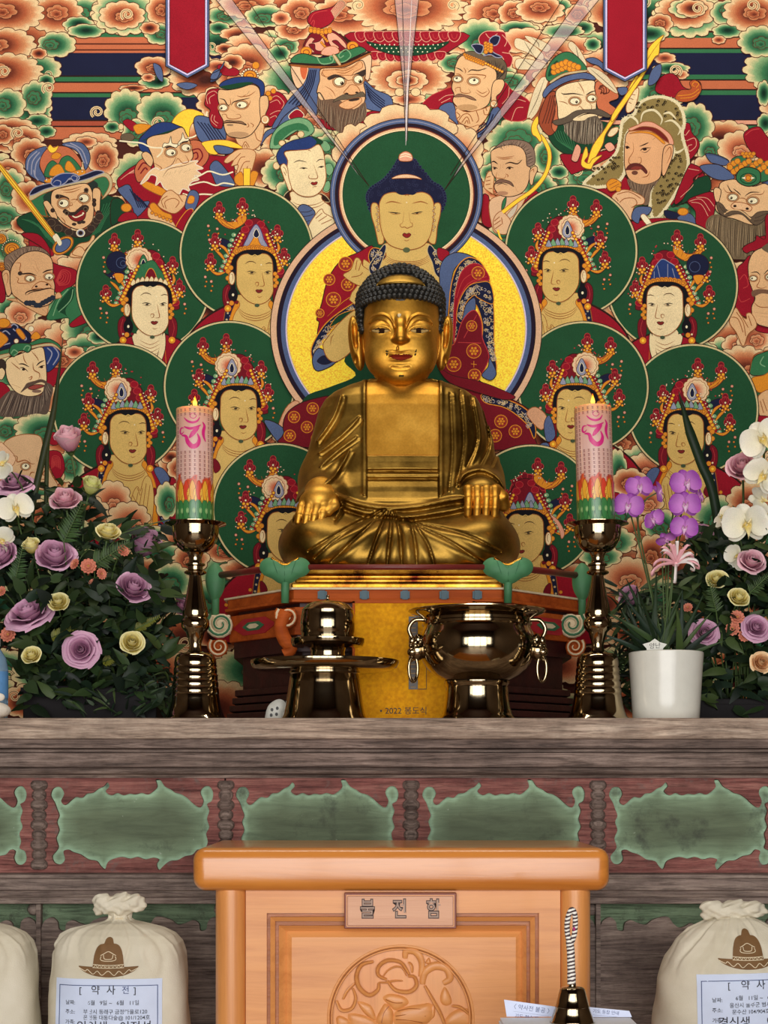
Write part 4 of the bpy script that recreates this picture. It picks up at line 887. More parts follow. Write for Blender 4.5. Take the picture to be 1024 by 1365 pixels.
def central_buddha(p):
 p.lay(26000);p.frame(0,0)
 CX,CY=541.5,440
 for rx,ry,col in((181,166,'k'),(180,165,(222,178,142)),(172.5,158,'k'),(171.5,157,(34,22,40)),(166.5,152.5,'B'),(160.5,147,'L'),(159,146,(232,200,110))):
  p.E(col,CX,CY,rx,ry,None,n=120)
 p.E('y',CX,CY,157.5,144.5,None,n=120,mat=1)
 p.frame(360,300,5.25)
 p.P('D','240,1220 420,1140 600,1060 520,960 600,860 760,820 1100,820 1300,1000 1500,1120 1560,1300 300,1400',None)
 p.P((214,160,122),'110,1290 200,1240 240,1400 60,1460','u',1);p.P('B','-40,1380 60,1400 150,1500 90,1560','k',1)
 p.P('r','110,1340 200,1260 340,1215 460,1210 800,1300 1100,1200 1400,1100 1560,1180 1700,1230 1840,1330 1850,1480 1700,1580 200,1560 100,1460','k',1.2)
 for x,y in((170,1350),(300,1290),(260,1420),(140,1480),(330,1500)):medallion(p,360+x/5.25 if 0 else x,y,40)
 p.frame(580,300,5.25)
 p.P('N','330,1190 480,1220 640,1300 700,1420 690,1500 640,1400 500,1290 350,1250','o',1.2);filigree(p,('340,1200 480,1230 620,1300 690,1400','350,1240 480,1270 590,1340 650,1430'),60,5)
 for x,y in((460,1380),(560,1450),(420,1480)):medallion(p,x,y,44)
 p.P((214,160,122),'640,1330 700,1280 780,1350 740,1440','u',1);p.P('B','760,1400 800,1340 840,1480 780,1520','k',.8)
 p.frame(0,0)
 for a in((476,204,34,40,.3,.4),(612,206,34,40,-.3,.4),(545,176,66,38,0,.7)):p.cloud(*a[:4],'p',10,a[4:],inner=False)
 for r,col in((102,'k'),(101,'B'),(98.6,'m'),(97.6,'B'),(95,'k'),(94,(36,24,40)),(90.5,(110,44,30)),(89,(228,182,140)),(86.5,'T'),(85,'k'),(84.3,'H')):
  p.E(col,541.7,261.5,r,None,None,n=100)
 p.frame(360,300,5.25)
 p.P('R','735,170 615,203 500,258 432,340 392,430 362,560 328,665 345,690 340,780 480,680 760,500','k',1.2)
 for x,y,rr in((530,280,48),(415,390,40),(445,530,50),(350,625,30),(545,425,44),(600,330,26)):medallion(p,x,y,rr)
 p.L('o',.8,'400,650 520,540 640,470');p.P('N','345,760 420,670 560,570 740,470 740,580 600,610 480,690 380,800 330,880 300,940 290,870','o',1.4);filigree(p,('320,860 400,720 560,590 720,500','310,920 400,790 520,640 730,560'),90,2)
 p.P('N','720,170 800,200 820,320 740,330 690,240','o',1);filigree(p,('690,200 720,260 740,330','760,190 780,250 800,320'),26,6)
 p.P('D','470,700 560,640 600,600 480,640 420,720','o',.8);p.P('B','300,930 340,870 400,900 470,960 460,970 420,1000 340,1030 305,1000','k',1.2);p.P('N','330,960 380,920 440,960 380,985','k',.6)
 p.P('S','372,850 400,800 480,700 600,600 760,560 760,800 620,840 540,920 460,965 400,935','u',1.1);p.L('u',1.0,'425,850 430,800 450,770')
 p.frame(430,150,4.655)
 p.P('S','390,820 395,900 330,960 250,1040 200,1200 800,1200 800,1060 720,960 660,900 660,820','u',1.1)
 for i in range(4):p.L('u',1.0,[(395-i*3,895+i*11),(440,925+i*10),(525,935+i*10),(610,925+i*10),(665+i*3,890+i*11)])
 p.P('S','175,985 200,920 220,910 240,930 250,960 260,920 330,990 300,1080 220,1080 130,1020','u',1);p.L('u',1,'205,985 215,925|225,990 240,940|180,1030 230,1020 250,1000|250,960 320,1010',False)
 p.P('N','380,830 395,850 370,930 340,1000 300,1010 290,960 330,900','q',1);p.P('N','665,830 700,870 730,960 740,1040 700,1010 680,940 650,870','q',1)
 filigree(p,('340,880 320,930 300,980','375,880 360,930 330,990'),22,8);filigree(p,('680,860 700,930 720,1010','720,870 760,930 780,1010'),30,9)
 p.frame(580,300,5.25)
 p.P('R','20,170 100,200 60,260 20,240','k',.8)
 p.P('B','30,460 30,330 60,250 130,205 210,210 290,250 200,260 130,330 110,460 90,620 60,850 10,850','k',1.1)
 p.P('N','130,840 80,840 95,620 110,440 150,310 220,240 290,250 340,300 380,400 410,600 412,850 430,1010 400,1000 330,860 330,700 280,560 220,600 190,700','o',1.3)
 filigree(p,('100,830 105,620 130,420 190,280 280,255','160,800 150,600 170,430 230,310 320,300'),110,3);filigree(p,('300,520 330,640 350,780 390,960','380,440 405,600 408,800 425,960'),100,4)
 p.P('R','130,840 130,600 150,440 190,330 260,280 330,300 380,390 300,400 230,440 170,520 150,640','x',1);medallion(p,300,345,44);p.L('x',.9,'150,520 200,390 320,320|160,540 230,420 360,370',False)
 p.P('N','150,660 170,540 230,440 310,410 385,420 405,560 300,520 270,500 200,580 190,690','o',1);filigree(p,('160,640 190,520 260,440 380,430','190,660 220,540 280,500 390,540'),70,11)
 p.P('B','195,640 220,560 275,520 280,600 240,640 190,690','k',.8)
 p.P('r','20,1000 40,850 130,845 190,680 270,605 320,680 330,800 370,900 370,960 320,1060 280,1100 330,1160 480,1190 300,1180 100,1080','x',1.1)
 for x,y,rr in((270,890,50),(130,983,50),(275,1060,44),(255,715,36),(60,870,26)):medallion(p,x,y,rr)
 p.L('x',1.0,'160,830 320,835|200,800 290,640',False);p.L('o',.8,'250,980 290,985|270,960 270,1005',False)
 p.P('B','325,1060 370,1000 380,940 425,1030 415,1075 380,1095','k',1);p.P('r','20,1000 120,1060 300,1100 440,1150 560,1210 480,1230 300,1180 100,1110','k',.8)
 p.frame(430,150,4.655)
 NV=(26,28,56)
 hair='280,560 278,520 300,480 345,450 380,425 420,380 455,330 480,300 560,300 590,330 640,390 680,440 730,470 755,510 760,560 735,620 690,600 640,520 520,515 400,520 350,600 300,620'
 q=smooth2(pts_of(hair,p.T),True,6);p.raw(q,NV);T=p.T;p.frame(0,0)
 for i in range(0,len(q),2):
  if q[i][1]<290:p.E(NV,q[i][0],q[i][1],2.0,None,(60,66,100),.4,n=8)
 p.T=T
 r=random.Random(5)
 for i in range(150):
  u,v=r.uniform(300,740),r.uniform(320,560)
  if abs(u-520)<(v-290)*1.0+20 and v<500+abs(u-520)*.2:p.E(NV,u,v,8,None,(48,52,84),.4,n=7)
 p.P('p','474,300 480,270 515,252 550,268 558,300 540,312 490,312','u',.9);p.L('w',1.2,'478,290 515,280 555,292|484,275 515,266 548,276',False);p.P('l','430,420 470,400 525,394 580,405 615,425 570,418 480,418','u',.8)
 p.P('S','350,600 320,570 303,590 305,650 325,720 340,790 350,825 375,820 380,780','u',1.1);p.P('S','685,600 715,570 733,590 728,650 712,720 705,790 695,825 665,815 660,780','u',1.1)
 p.P('S','352,600 358,560 385,520 440,505 480,515 522,522 570,512 620,505 665,525 688,570 690,640 680,720 665,780 630,830 580,855 520,862 460,850 410,825 375,770 358,700','u',1.1)
 p.P(NV,'460,505 490,522 525,516 560,522 580,505 525,480',None);p.L('u',.9,'510,530 524,518 538,530')
 for i in range(8):p.E('q',338+(i%2)*8,600+i*20,6,8,'u',.6,n=8);p.E('q',694-(i%2)*8,600+i*20,6,8,'u',.6,n=8)
 p.L('u',1.5,'390,575 430,563 490,575|555,575 610,563 655,578');p.E('w',522,568,4,None,None,n=8)
 p.L((50,36,30),1.5,'408,628 445,632 485,635|550,638 590,630 622,625');p.L('u',.8,'420,635 450,642 480,640|555,642 590,640 615,632');p.E((40,30,30),455,634,10,4.5,None,n=8);p.E((40,30,30),585,634,10,4.5,None,n=8)
 p.L('u',1.1,'505,625 498,690 480,705 490,722 510,720 525,728 545,720 558,715 555,695 545,690 535,630')
 p.P((140,36,34),'496,769 508,757 522,763 536,757 549,768 536,783 522,787 508,782','k',.6);p.L('u',.9,'462,765 480,770|560,768 578,765|505,800 522,806 540,798');p.E((86,96,64),521,862,22,16,None)
 p.L('u',1,'360,640 372,760|690,650 676,740')
def light_rays(p):
 p.lay(33000);p.frame(0,0)
 for poly,mid in(('513,-130 573,-130 545,120 543,190 541,190 538,120','a'),('180,-130 214,-130 470,222 478,236 462,214','a'),('907,-130 866,-130 612,224 604,240 622,216','a')):
  q=pts_of(poly,p.T);p.raw(q,(226,214,214),2)
 for st in('513,-130 538,120 541,190','573,-130 545,120 543,190','532,-130 541,150','180,-130 462,214 492,250','214,-130 470,222','244,-130 476,226 492,250','907,-130 622,216 592,256','866,-130 612,224 592,256','834,-130 600,236'):
  p.L('k',.9,st,False,1)
 p.L((222,208,206),2.0,'549,0 542,150 541,196',True,1)
def pennants(p):
 p.lay(33400);p.frame(0,0)
 for x0,x1,tip in((221,280,107),(803,862,112)):
  m=(x0+x1)/2
  for d,col in((0,'k'),(1,'B'),(3.6,'L'),(5.6,'k'),(6.4,'R')):
   p.raw([(x0+d,-140),(x1-d,-140),(x1-d,tip-16-d*.5),(m,tip-d*1.1),(x0+d,tip-16-d*.5)],col)
 for st in('1,2 6,20 14,26 12,8','32,30 46,27 60,31 46,37','77,22 82,12 90,10 86,22'):
  p.frame(204,85);p.P('B',st,'k',.8)
 p.frame(0,0);p.P('B','284,100 296,94 300,84 292,96','k',.8);p.P('B','863,115 868,96 880,88 880,102 872,114','k',.8)
mural_background(PT)
bod=[(22600,191,382,88,200.5,414,1,'T','moon','red'),(22600,896,382,86,885.6,415,-1,'T','blue','red'),(23300,329,338,88,340,372,1,'S','tall','bare'),(23300,761,336,87,747,370,-1,'S','disc','bare'),(24000,158,546,86,171.5,585,1,'S','disc','bare'),(24000,923,547,86,913,586,-1,'S','disc','bare'),(24700,306,516,86,318.5,553,1,'S','disc','bare'),(24700,777,517,86,766,553,-1,'S','disc','bare'),(29500,372,680,87,381,716,1,'S','disc','bare'),(29500,708,682,87,700,719,-1,'S','dome','bare')]
guardians(PT);youth(PT)
for b in bod[:8]:bodhisattva(PT,*b)
for row in '252 660 24 26 p 0 .5|240 625 18 16 r 0 .1|222 668 16 26 g .3 .2|150 664 26 24 p .1 .4|120 690 30 30 r 0 .3|172 692 30 24 p .2 .4|195 716 40 16 g .1 .3|236 722 26 22 p .2 .3|214 742 32 22 g .1 .2|255 745 26 20 r 0 .2|190 764 36 22 r 0 .2|228 775 30 26 g 0 .2|86 700 34 26 g 0 .2|60 690 26 26 r 0 .2|822 628 14 30 g .4 .2|838 644 26 20 r 0 .1|828 690 28 26 g -.2 .1|862 668 24 20 p .1 .3|852 712 30 24 r 0 .2|815 722 34 20 g 0 .2|880 700 26 22 g 0 .2|870 738 24 26 r -.1 .2|836 768 38 26 p .1 .3|800 742 30 16 g 0 .2|960 690 40 30 g 0 .2|1000 670 34 28 r 0 .2|920 720 36 26 p 0 .3|986 730 36 26 r 0 .2'.split('|'):
 a=row.split();PT.frame(0,0);PT.cloud(float(a[0]),float(a[1]),float(a[2]),float(a[3]),a[4],off=(float(a[5]),float(a[6])))
central_buddha(PT)
for b in bod[8:]:bodhisattva(PT,*b)
light_rays(PT);pennants(PT)
# ================= camera, room and daylight =================
cam=bpy.data.cameras.new('camera');cam_o=bpy.data.objects.new('camera',cam);COL.objects.link(cam_o)
cam_o.location=(0,-CAMD,ZC);cam_o.rotation_euler=(radians(90),0,0)
cam.sensor_fit='HORIZONTAL';cam.sensor_width=36.0;cam.lens=36.0*FPX/1024.0
cam.shift_y=(HY-682.5)/1024.0
cam.clip_start=0.05;cam.clip_end=60
SC.camera=cam_o
SC.view_settings.view_transform='Standard';SC.view_settings.look='None';SC.view_settings.gamma=1.0
SC.view_settings.use_curve_mapping=False;SC.view_settings.exposure=0.0
m=NT('mural_pigment');b=m.bsdf(Roughness=0.85);b.inputs['Specular IOR Level'].default_value=0.15
at=m.n('ShaderNodeVertexColor');at.layer_name='pigment'
co=m.coords();g=m.noise(co,500,3);g2=m.noise(co,18,4)
mx=m.mix(at.outputs[0],m.ramp(g,[(0.3,(0.74,0.74,0.74,1)),(0.7,(1.16,1.16,1.16,1))]),0.8,'MULTIPLY')
mx=m.mix(mx,m.ramp(g2,[(0.3,(0.86,0.85,0.84,1)),(0.7,(1.06,1.06,1.05,1))]),0.6,'MULTIPLY')
m.l(mx,b.inputs['Base Color']);M_PIG=m.mat
m=NT('gold_leaf_ground');b=m.bsdf(Roughness=0.5);co=m.coords()
g=m.noise(co,330,2);m.l(m.ramp(g,[(0.34,lin((236,172,6))),(0.48,lin((255,212,10))),(0.64,lin((255,236,50)))]),b.inputs['Base Color']);m.bump(g,b,0.35,0.002)
M_LEAF=m.mat
m=NT('painted_light_ray');b=m.bsdf(Roughness=0.9);b.inputs['Base Color'].default_value=lin((222,206,206));b.inputs['Alpha'].default_value=0.3
M_RAY=m.mat
mural=obj('altar_painting',PT.mesh('altar_painting'),[M_PIG,M_LEAF,M_RAY])
tag(mural,'large painted wall scene of a haloed figure among green halos, guardians and clouds','painting')
RX,RF,RH=2.4,-3.7,4.0
M_PLASTER=plain('dark_brown_plaster',(92,74,56),0.9,scale=6)  # dark brown walls, chosen so the brass mirrors a dark room
M_FLOORW=wood('floor_boards',[(0.3,(84,60,40)),(0.6,(116,84,56)),(0.8,(100,72,48))],axis='y',grain=24,rough=0.35)
M_BEAM=wood('painted_beam',[(0.3,(58,34,26)),(0.7,(84,48,36))],axis='z')
def setting(name,mb,mat,**kw):
 o=mb.obj(name,mat,None,**kw);o['kind']='structure';return o
setting('floor',MB().box(-RX-.2,RX+.2,RF-.2,1.3,-0.1,0.0),M_FLOORW)
setting('ceiling',MB().box(-RX-.2,RX+.2,RF-.2,1.3,RH,RH+0.1),M_BEAM)
setting('wall_back',MB().box(-RX-.2,RX+.2,MY,MY+0.2,0.0,RH),M_PLASTER)
setting('wall_left',MB().box(-RX-.2,-RX,RF-.2,MY,0.0,RH),M_PLASTER)
setting('wall_right',MB().box(RX,RX+.2,RF-.2,MY,0.0,RH),M_PLASTER)
DW=1.25
setting('wall_front',MB().box(-RX,-DW-.9,RF-.15,RF,0,RH).box(DW+.9,RX,RF-.15,RF,0,RH).box(-DW-.9,DW+.9,RF-.15,RF,2.45,RH),M_PLASTER)
for k,(x0,x1)in enumerate(((-DW-.9,-DW),(DW,DW+.9))):
 d=MB().box(x0,x0+.07,RF-.1,RF-.04,0,2.45).box(x1-.07,x1,RF-.1,RF-.04,0,2.45).box(x0,x1,RF-.1,RF-.04,0,.6).box(x0,x1,RF-.1,RF-.04,2.35,2.45)
 for i in range(1,6):d.box(x0+.9*i/6-.012,x0+.9*i/6+.012,RF-.085,RF-.055,.6,2.35)
 for i in range(1,10):d.box(x0,x1,RF-.085,RF-.055,.6+1.75*i/10-.012,.6+1.75*i/10+.012)
 setting('door_%d'%(k+1),d,M_BEAM)
tr=MB().box(-DW,DW,RF-.1,RF-.04,2.36,2.45)
for x in(-0.42,0.42):tr.box(x-.03,x+.03,RF-.1,RF-.04,0,2.4)
setting('trim_1',tr,M_BEAM)
w=bpy.data.worlds.new('sky');SC.world=w;w.use_nodes=True
bg=w.node_tree.nodes['Background'];bg.inputs[0].default_value=(0.86,0.93,1.0,1);bg.inputs[1].default_value=0.9
def area(name,loc,target,sx,sy,power,col):
 L=bpy.data.lights.new(name,'AREA');L.shape='RECTANGLE';L.size=sx;L.size_y=sy;L.energy=power;L.color=col
 o=bpy.data.objects.new(name,L);COL.objects.link(o);o.location=loc
 d=Vector(target)-Vector(loc);o.rotation_euler=d.to_track_quat('-Z','Y').to_euler()
 return o
area('daylight_through_doors',(0,RF-0.5,1.25),(0,0,1.15),4.2,2.1,172,(1.0,0.97,0.94))
area('ceiling_lamp',(0,-0.15,RH-.25),(0,1.0,2.4),2.2,0.2,34,(1.0,0.93,0.82))
# ================= gilded seated statue, sculpted as implicit surfaces and meshed =================
YB=0.62;SU=S(YB);X0=23.0;ZB=(1040-757)*(CAMD+YB-0.19)/FPX
FD=SU/(CAMD+YB)
def LX(px,d):return(px-512)*(1-d*FD)-X0
def LZ(py,d):return(1040-py)*(1-d*FD)-ZB/SU
def L3(px,py,d):return(LX(px,d),d,LZ(py,d))
class SDF:
 def __init__(s,lo,hi,h):
  s.h=h;s.lo=lo
  s.n=[int((hi[i]-lo[i])/h)+2 for i in range(3)]
  s.ax=[np.arange(s.n[i],dtype=np.float32)*h+lo[i]for i in range(3)]
  s.f=np.full(s.n,50.0,np.float32)
 def win(s,lo,hi,pad):
  sl=[]
  for i in range(3):
   a=max(0,int((lo[i]-pad-s.lo[i])/s.h));b=min(s.n[i],int((hi[i]+pad-s.lo[i])/s.h)+2)
   if b<=a:return None,None
   sl.append(slice(a,b))
  X=s.ax[0][sl[0]][:,None,None];D=s.ax[1][sl[1]][None,:,None];Z=s.ax[2][sl[2]][None,None,:]
  return tuple(sl),(X,D,Z)
 def put(s,sl,g,k,sub=False):
  a=s.f[sl]
  if sub:
   g=-g
   if k>0:
    h=np.maximum(k-np.abs(a-g),0)/k;s.f[sl]=np.maximum(a,g)+h*h*k*.25
   else:s.f[sl]=np.maximum(a,g)
  else:
   if k>0:
    h=np.maximum(k-np.abs(a-g),0)/k;s.f[sl]=np.minimum(a,g)-h*h*k*.25
   else:s.f[sl]=np.minimum(a,g)
 def ell(s,c,r,k=0,sub=False,rot=0.0):
  m=max(r);lo=[c[i]-(m if rot else r[i])for i in range(3)];hi=[c[i]+(m if rot else r[i])for i in range(3)]
  sl,q=s.win(lo,hi,max(k,4)+3)
  if sl is None:return
  x,d,z=q[0]-c[0],q[1]-c[1],q[2]-c[2]
  if rot:
   cr,sr=cos(radians(rot)),sin(radians(rot));x,z=x*cr+z*sr,-x*sr+z*cr
  g=np.sqrt((x/r[0])**2+(d/r[1])**2+(z/r[2])**2)
  s.put(sl,(g-1)*min(r),k,sub)
 def cap(s,a,b,ra,rb,k=0,sub=False):
  R=max(ra,rb)
  lo=[min(a[i],b[i])-R for i in range(3)];hi=[max(a[i],b[i])+R for i in range(3)]
  sl,q=s.win(lo,hi,max(k,4)+3)
  if sl is None:return
  ba=[b[i]-a[i]for i in range(3)];L=sum(v*v for v in ba)or 1e-6
  pa=[q[i]-a[i]for i in range(3)]
  t=np.clip((pa[0]*ba[0]+pa[1]*ba[1]+pa[2]*ba[2])/L,0,1)
  g=np.sqrt((pa[0]-ba[0]*t)**2+(pa[1]-ba[1]*t)**2+(pa[2]-ba[2]*t)**2)-(ra+(rb-ra)*t)
  s.put(sl,g,k,sub)
 def chain(s,pts,rs,k=0,sub=False):
  for i in range(len(pts)-1):s.cap(pts[i],pts[i+1],rs[i],rs[i+1],k,sub)
 def loft(s,rows,p=2.4,k=0,grow=0.0):
  0
  Z=s.ax[2];zz=[r[0]for r in rows]
  a=np.interp(Z,zz,[r[1]for r in rows])[None,None,:]+grow;b=np.interp(Z,zz,[r[2]for r in rows])[None,None,:]+grow;d0=np.interp(Z,zz,[r[3]for r in rows])[None,None,:]
  X=s.ax[0][:,None,None];D=s.ax[1][None,:,None]
  g=((np.abs(X)/a)**p+(np.abs(D-d0)/b)**p)**(1/p)
  g=((g-1)*np.minimum(a,b)*0.9).astype(np.float32)
  g=np.maximum(g,np.maximum(zz[0]-Z,Z-zz[-1]-grow)[None,None,:])
  s.put(tuple([slice(None)]*3),g,k)
  return g
 def band(s,m=9.0,dmin=-1e9):
  idx=np.nonzero((np.abs(s.f)<m)&(s.ax[1]>dmin)[None,:,None])
  return idx,s.ax[0][idx[0]],s.ax[1][idx[1]],s.ax[2][idx[2]]
 def carve(s,lines,dmin=0.0):
  0
  idx,X,D,Z=s.band(10,dmin)
  q=1-D*FD
  PX=(X+X0)/q+512;PY=1040-(Z+ZB/SU)/q
  add=np.zeros_like(PX)
  for amp,w,pts in lines:
   pts=smooth2(pts,False,4)if len(pts)>2 else pts
   best=np.full(PX.shape,1e9,np.float32)
   n=len(pts)-1
   for i in range(n):
    ax,ay=pts[i];bx,by=pts[i+1];vx,vy=bx-ax,by-ay;L=vx*vx+vy*vy or 1e-6
    tt=np.clip(((PX-ax)*vx+(PY-ay)*vy)/L,0,1)
    d2=(PX-ax-vx*tt)**2+(PY-ay-vy*tt)**2
    u=(i+tt)/n
    d2=d2/np.maximum(0.12,np.minimum(1,4*u*(1-u)+.25))
    best=np.minimum(best,d2)
   add+=amp*np.exp(-best/(w*w))
  s.f[idx]+=add
 def mesh(s):
  f=s.f;ins=f<0
  nx,ny,nz=f.shape
  cnt=np.zeros((nx-1,ny-1,nz-1),np.uint8)
  for i in(0,1):
   for j in(0,1):
    for k in(0,1):cnt+=ins[i:nx-1+i,j:ny-1+j,k:nz-1+k]
  act=np.nonzero((cnt>0)&(cnt<8))
  I,J,K=act
  idm=np.full(cnt.shape,-1,np.int32);idm[act]=np.arange(len(I))
  P=np.zeros((len(I),3));N=np.zeros(len(I))
  crn=[(0,0,0),(1,0,0),(0,1,0),(1,1,0),(0,0,1),(1,0,1),(0,1,1),(1,1,1)]
  for a in range(8):
   for ax in range(3):
    b=list(crn[a])
    if b[ax]:continue
    b[ax]=1;ca=crn[a]
    va=f[I+ca[0],J+ca[1],K+ca[2]];vb=f[I+b[0],J+b[1],K+b[2]]
    m=(va<0)!=(vb<0)
    t=np.where(m,va/np.where(m,va-vb,1),0)
    for c in range(3):
     P[:,c]+=np.where(m,ca[c]+(t if c==ax else 0),0)
    N+=m
  P=P/N[:,None]+np.stack(act,1)
  V=P*s.h+np.array(s.lo)
  F=[]
  for ax in range(3):
   o=[0,1,2];o.remove(ax);u,v=o
   A=[slice(None)]*3;B=[slice(None)]*3;A[ax]=slice(0,-1);B[ax]=slice(1,None)
   ch=ins[tuple(A)]!=ins[tuple(B)]
   e=np.nonzero(ch)
   ok=(e[u]>0)&(e[v]>0)&(e[u]<f.shape[u]-1)&(e[v]<f.shape[v]-1)
   e=[q[ok]for q in e]
   def cid(du,dv):
    c=[e[0],e[1],e[2]];c[u]=c[u]-du;c[v]=c[v]-dv
    return idm[c[0],c[1],c[2]]
   quad=np.stack([cid(0,0),cid(1,0),cid(1,1),cid(0,1)],1)
   fl=ins[tuple(A)][tuple(e)]
   if ax==1:fl=~fl
   quad[fl]=quad[fl][:,::-1]
   F.append(quad)
  return V,np.concatenate(F)
def statue_mesh(name,parts,colour=None):
 V=np.concatenate([p[0]for p in parts]);o=0;F=[]
 for v,f in parts:F.append(f+o);o+=len(v)
 F=np.concatenate(F)
 co=np.empty_like(V);co[:,0]=(V[:,0]+X0)*SU;co[:,1]=YB-V[:,1]*SU;co[:,2]=ZC+ZB+V[:,2]*SU
 co-=np.array(ST_LOC)
 me=bpy.data.meshes.new(name)
 me.vertices.add(len(co));me.vertices.foreach_set('co',co.astype(np.float32).ravel())
 me.loops.add(F.size);me.loops.foreach_set('vertex_index',F.astype(np.int32).ravel())
 me.polygons.add(len(F));me.polygons.foreach_set('loop_start',np.arange(0,F.size,4,dtype=np.int32))
 me.update(calc_edges=True);me.validate();shade(me)
 if colour is not None:
  at=me.color_attributes.new('paint','FLOAT_COLOR','POINT');at.data.foreach_set('color',colour(V).astype(np.float32).ravel())
 return me
ST_LOC=(X0*SU,YB,ZC+ZB)
TORSO=[(40,128,80,6),(80,134,80,4),(109,133,76,2),(130,131,70,0),(170,124,62,0),(200,116,57,0),(222,110,53,0),(236,102,49,0),(246,90,45,0),(254,72,41,0),(259,56,37,0),(262,44,33,0)]
def build_statue():
 root=thing('buddha_statue','gilded seated statue with dark curled hair and a robe open at the chest','statue',ST_LOC)
 R=SDF((-172,-92,-4),(168,150,270),1.45)
 tg=R.loft(TORSO,2.5)
 for sx,e,w in((-1,(-101,8,128),(-98,66,96)),(1,(101,8,128),(104,62,100))):
  R.cap(e,w,31,26,18)
 R.ell((0,26,34),(146,84,47),14)
 R.ell((-110,56,38),(46,64,41),22);R.ell((104,56,38),(44,64,41),22)
 R.cap((-92,92,24),(90,92,24),27,27,20)
 R.cap((-60,104,12),(60,104,12),15,15,16)
 idx,X,D,Z=R.band(16,20)
 q=1-D*FD;PX=(X+X0)/q+512;PY=1040-(Z+ZB/SU)/q
 tf=tg[idx]
 dep=np.interp(PY,[480,604,605.5,607,616,625,627,629.5,631,633.5,636,638,640,655,664,668],[9,9,8,1.6,2.4,1.6,7,7,1.5,0.2,1.5,6,5,4,2,0])
 edge=np.minimum(np.minimum(PX-488.5,585.5-PX),670-PY)
 cut=np.where(edge>0,dep*np.clip(edge/1.6,0,1),0)
 R.f[idx]=np.maximum(R.f[idx],np.where(edge>0,tf+cut,-99))
 R.f[idx]-=np.where((edge<0)&(edge>-14)&(PY<660),1.6,0)*np.exp(-((edge+3)/3.0)**2)
 g=[]
 for st in('513,678 470,700 411,735','514,680 480,712 441,749','510,679 452,716 420,744','517,682 503,715 491,751','522,682 520,715 516,752','526,682 533,712 536,752','546,690 553,720 556,752','550,694 570,725 579,753','556,700 600,722 645,751','562,698 620,712 668,736'):
  P=[tuple(map(float,a.split(',')))for a in st.split()]
  g.append((2.3,1.9,P));g.append((-1.3,5.0,[(x+8*(1 if x<540 else-1),y+4)for x,y in P]))
 for st in('479,556 455,580 424,604','476,582 448,602 427,622','455,526 444,556 422,588','466,600 446,634 426,650'):
  P=[tuple(map(float,a.split(',')))for a in st.split()]
  g.append((-2.6,2.4,P));g.append((1.4,3.4,[(x+5,y+5)for x,y in P]))
 for st in('600,524 603,600 598,655','613,520 618,590 608,648','628,528 636,585 622,622','642,540 652,590 640,620','655,565 662,600 655,622'):
  P=[tuple(map(float,a.split(',')))for a in st.split()]
  g.append((1.5,1.8,P));g.append((-1.0,3.0,[(x+5,y)for x,y in P]))
 for st in('612,642 622,630 642,625 662,634 672,650','392,690 396,668 412,652 440,653 456,672 448,690','450,660 480,672 520,677 560,674 600,666 618,664','456,672 486,682 520,684 545,688 590,682 620,676'):
  P=[tuple(map(float,a.split(',')))for a in st.split()]
  g.append((-4.2,3.4,P));g.append((2.6,3.0,[(x,y+7)for x,y in P]))
 R.carve(g,5)
 R.f[:,:,:4]=np.maximum(R.f[:,:,:4],1.0)
 robe=obj('robe',statue_mesh('robe',[R.mesh()]),M_ROBE,root)
 B=SDF((-62,-20,130),(62,70,268),1.45)
 B.loft([(z,a,b-0.0,d)for z,a,b,d in TORSO],2.5,0,-6.0)
 B.cap((0,4,225),(0,6,262),36,34,8)
 B.f=np.maximum(B.f,(np.abs(B.ax[0])-58)[:,None,None]);B.f=np.maximum(B.f,(134-B.ax[2])[None,None,:])
 H=SDF((-74,-72,236),(74,84,420),0.85)
 H.loft([(248,9,10,30),(251,16,18,27),(256,23,27,21),(262,30,35,16),(270,37,42,12),(279,42.5,47,9),(292,46.8,51,7),(306,49.2,53.5,5.5),(322,50.5,55,4),(340,51,56,2),(360,51,57,0),(380,46,52,-2),(395,36,42,-2),(405,24,30,-2),(412,10,12,-2)],2.35)
 H.cap((0,0,236),(0,4,262),35,34,6)
 zn=lambda py,d=54:LZ(py,d)
 xm=LX(534,54)
 for sx in(-1,1):
  xe=LX(507.5 if sx<0 else 559,50)
  H.ell((xe+sx*1,64.5,zn(440)+2),(17,9,10),8,True)
  H.ell((xe,43.5,zn(437.5)),(15,11,9.5),5)
  H.ell((xe-sx*16,61.5,zn(438)),(4,6.5,11),6,True)
  H.ell((xm+sx*27,33,zn(472)),(17,16,20),16)
  H.ell((xm+sx*7,57.5,zn(454)),(3.8,4.6,3.6),3)
  xo=LX(475.5 if sx<0 else 592.5,0)-sx*2
  xo+=sx*2
  H.ell((xo,-2,LZ(457,0)),(10.5,13,37),3,False,-sx*8)
  H.ell((xo+sx*2,10,LZ(448,0)),(3.8,9,19),2,True,-sx*5)
  H.ell((xo+sx*1.5,6,LZ(484,0)),(3,7,8),2,True)
  H.ell((xo-sx*3,6,LZ(452,0)),(3,6,8),2)
 H.chain([(xm,50,zn(422)),(xm,56,zn(434)),(xm,60.5,zn(447)),(xm,63.5,zn(454))],[3.4,3.8,4.8,5.8],6)
 H.ell((xm,44,zn(498)),(15,11,10),12)
 H.ell((xm,53.8,zn(478.8)),(11,4.6,3.6),3)
 for sx in(-1,1):
  H.ell((xm+sx*6,54,zn(472.3)),(9,4.4,2.4),3,False,sx*10)
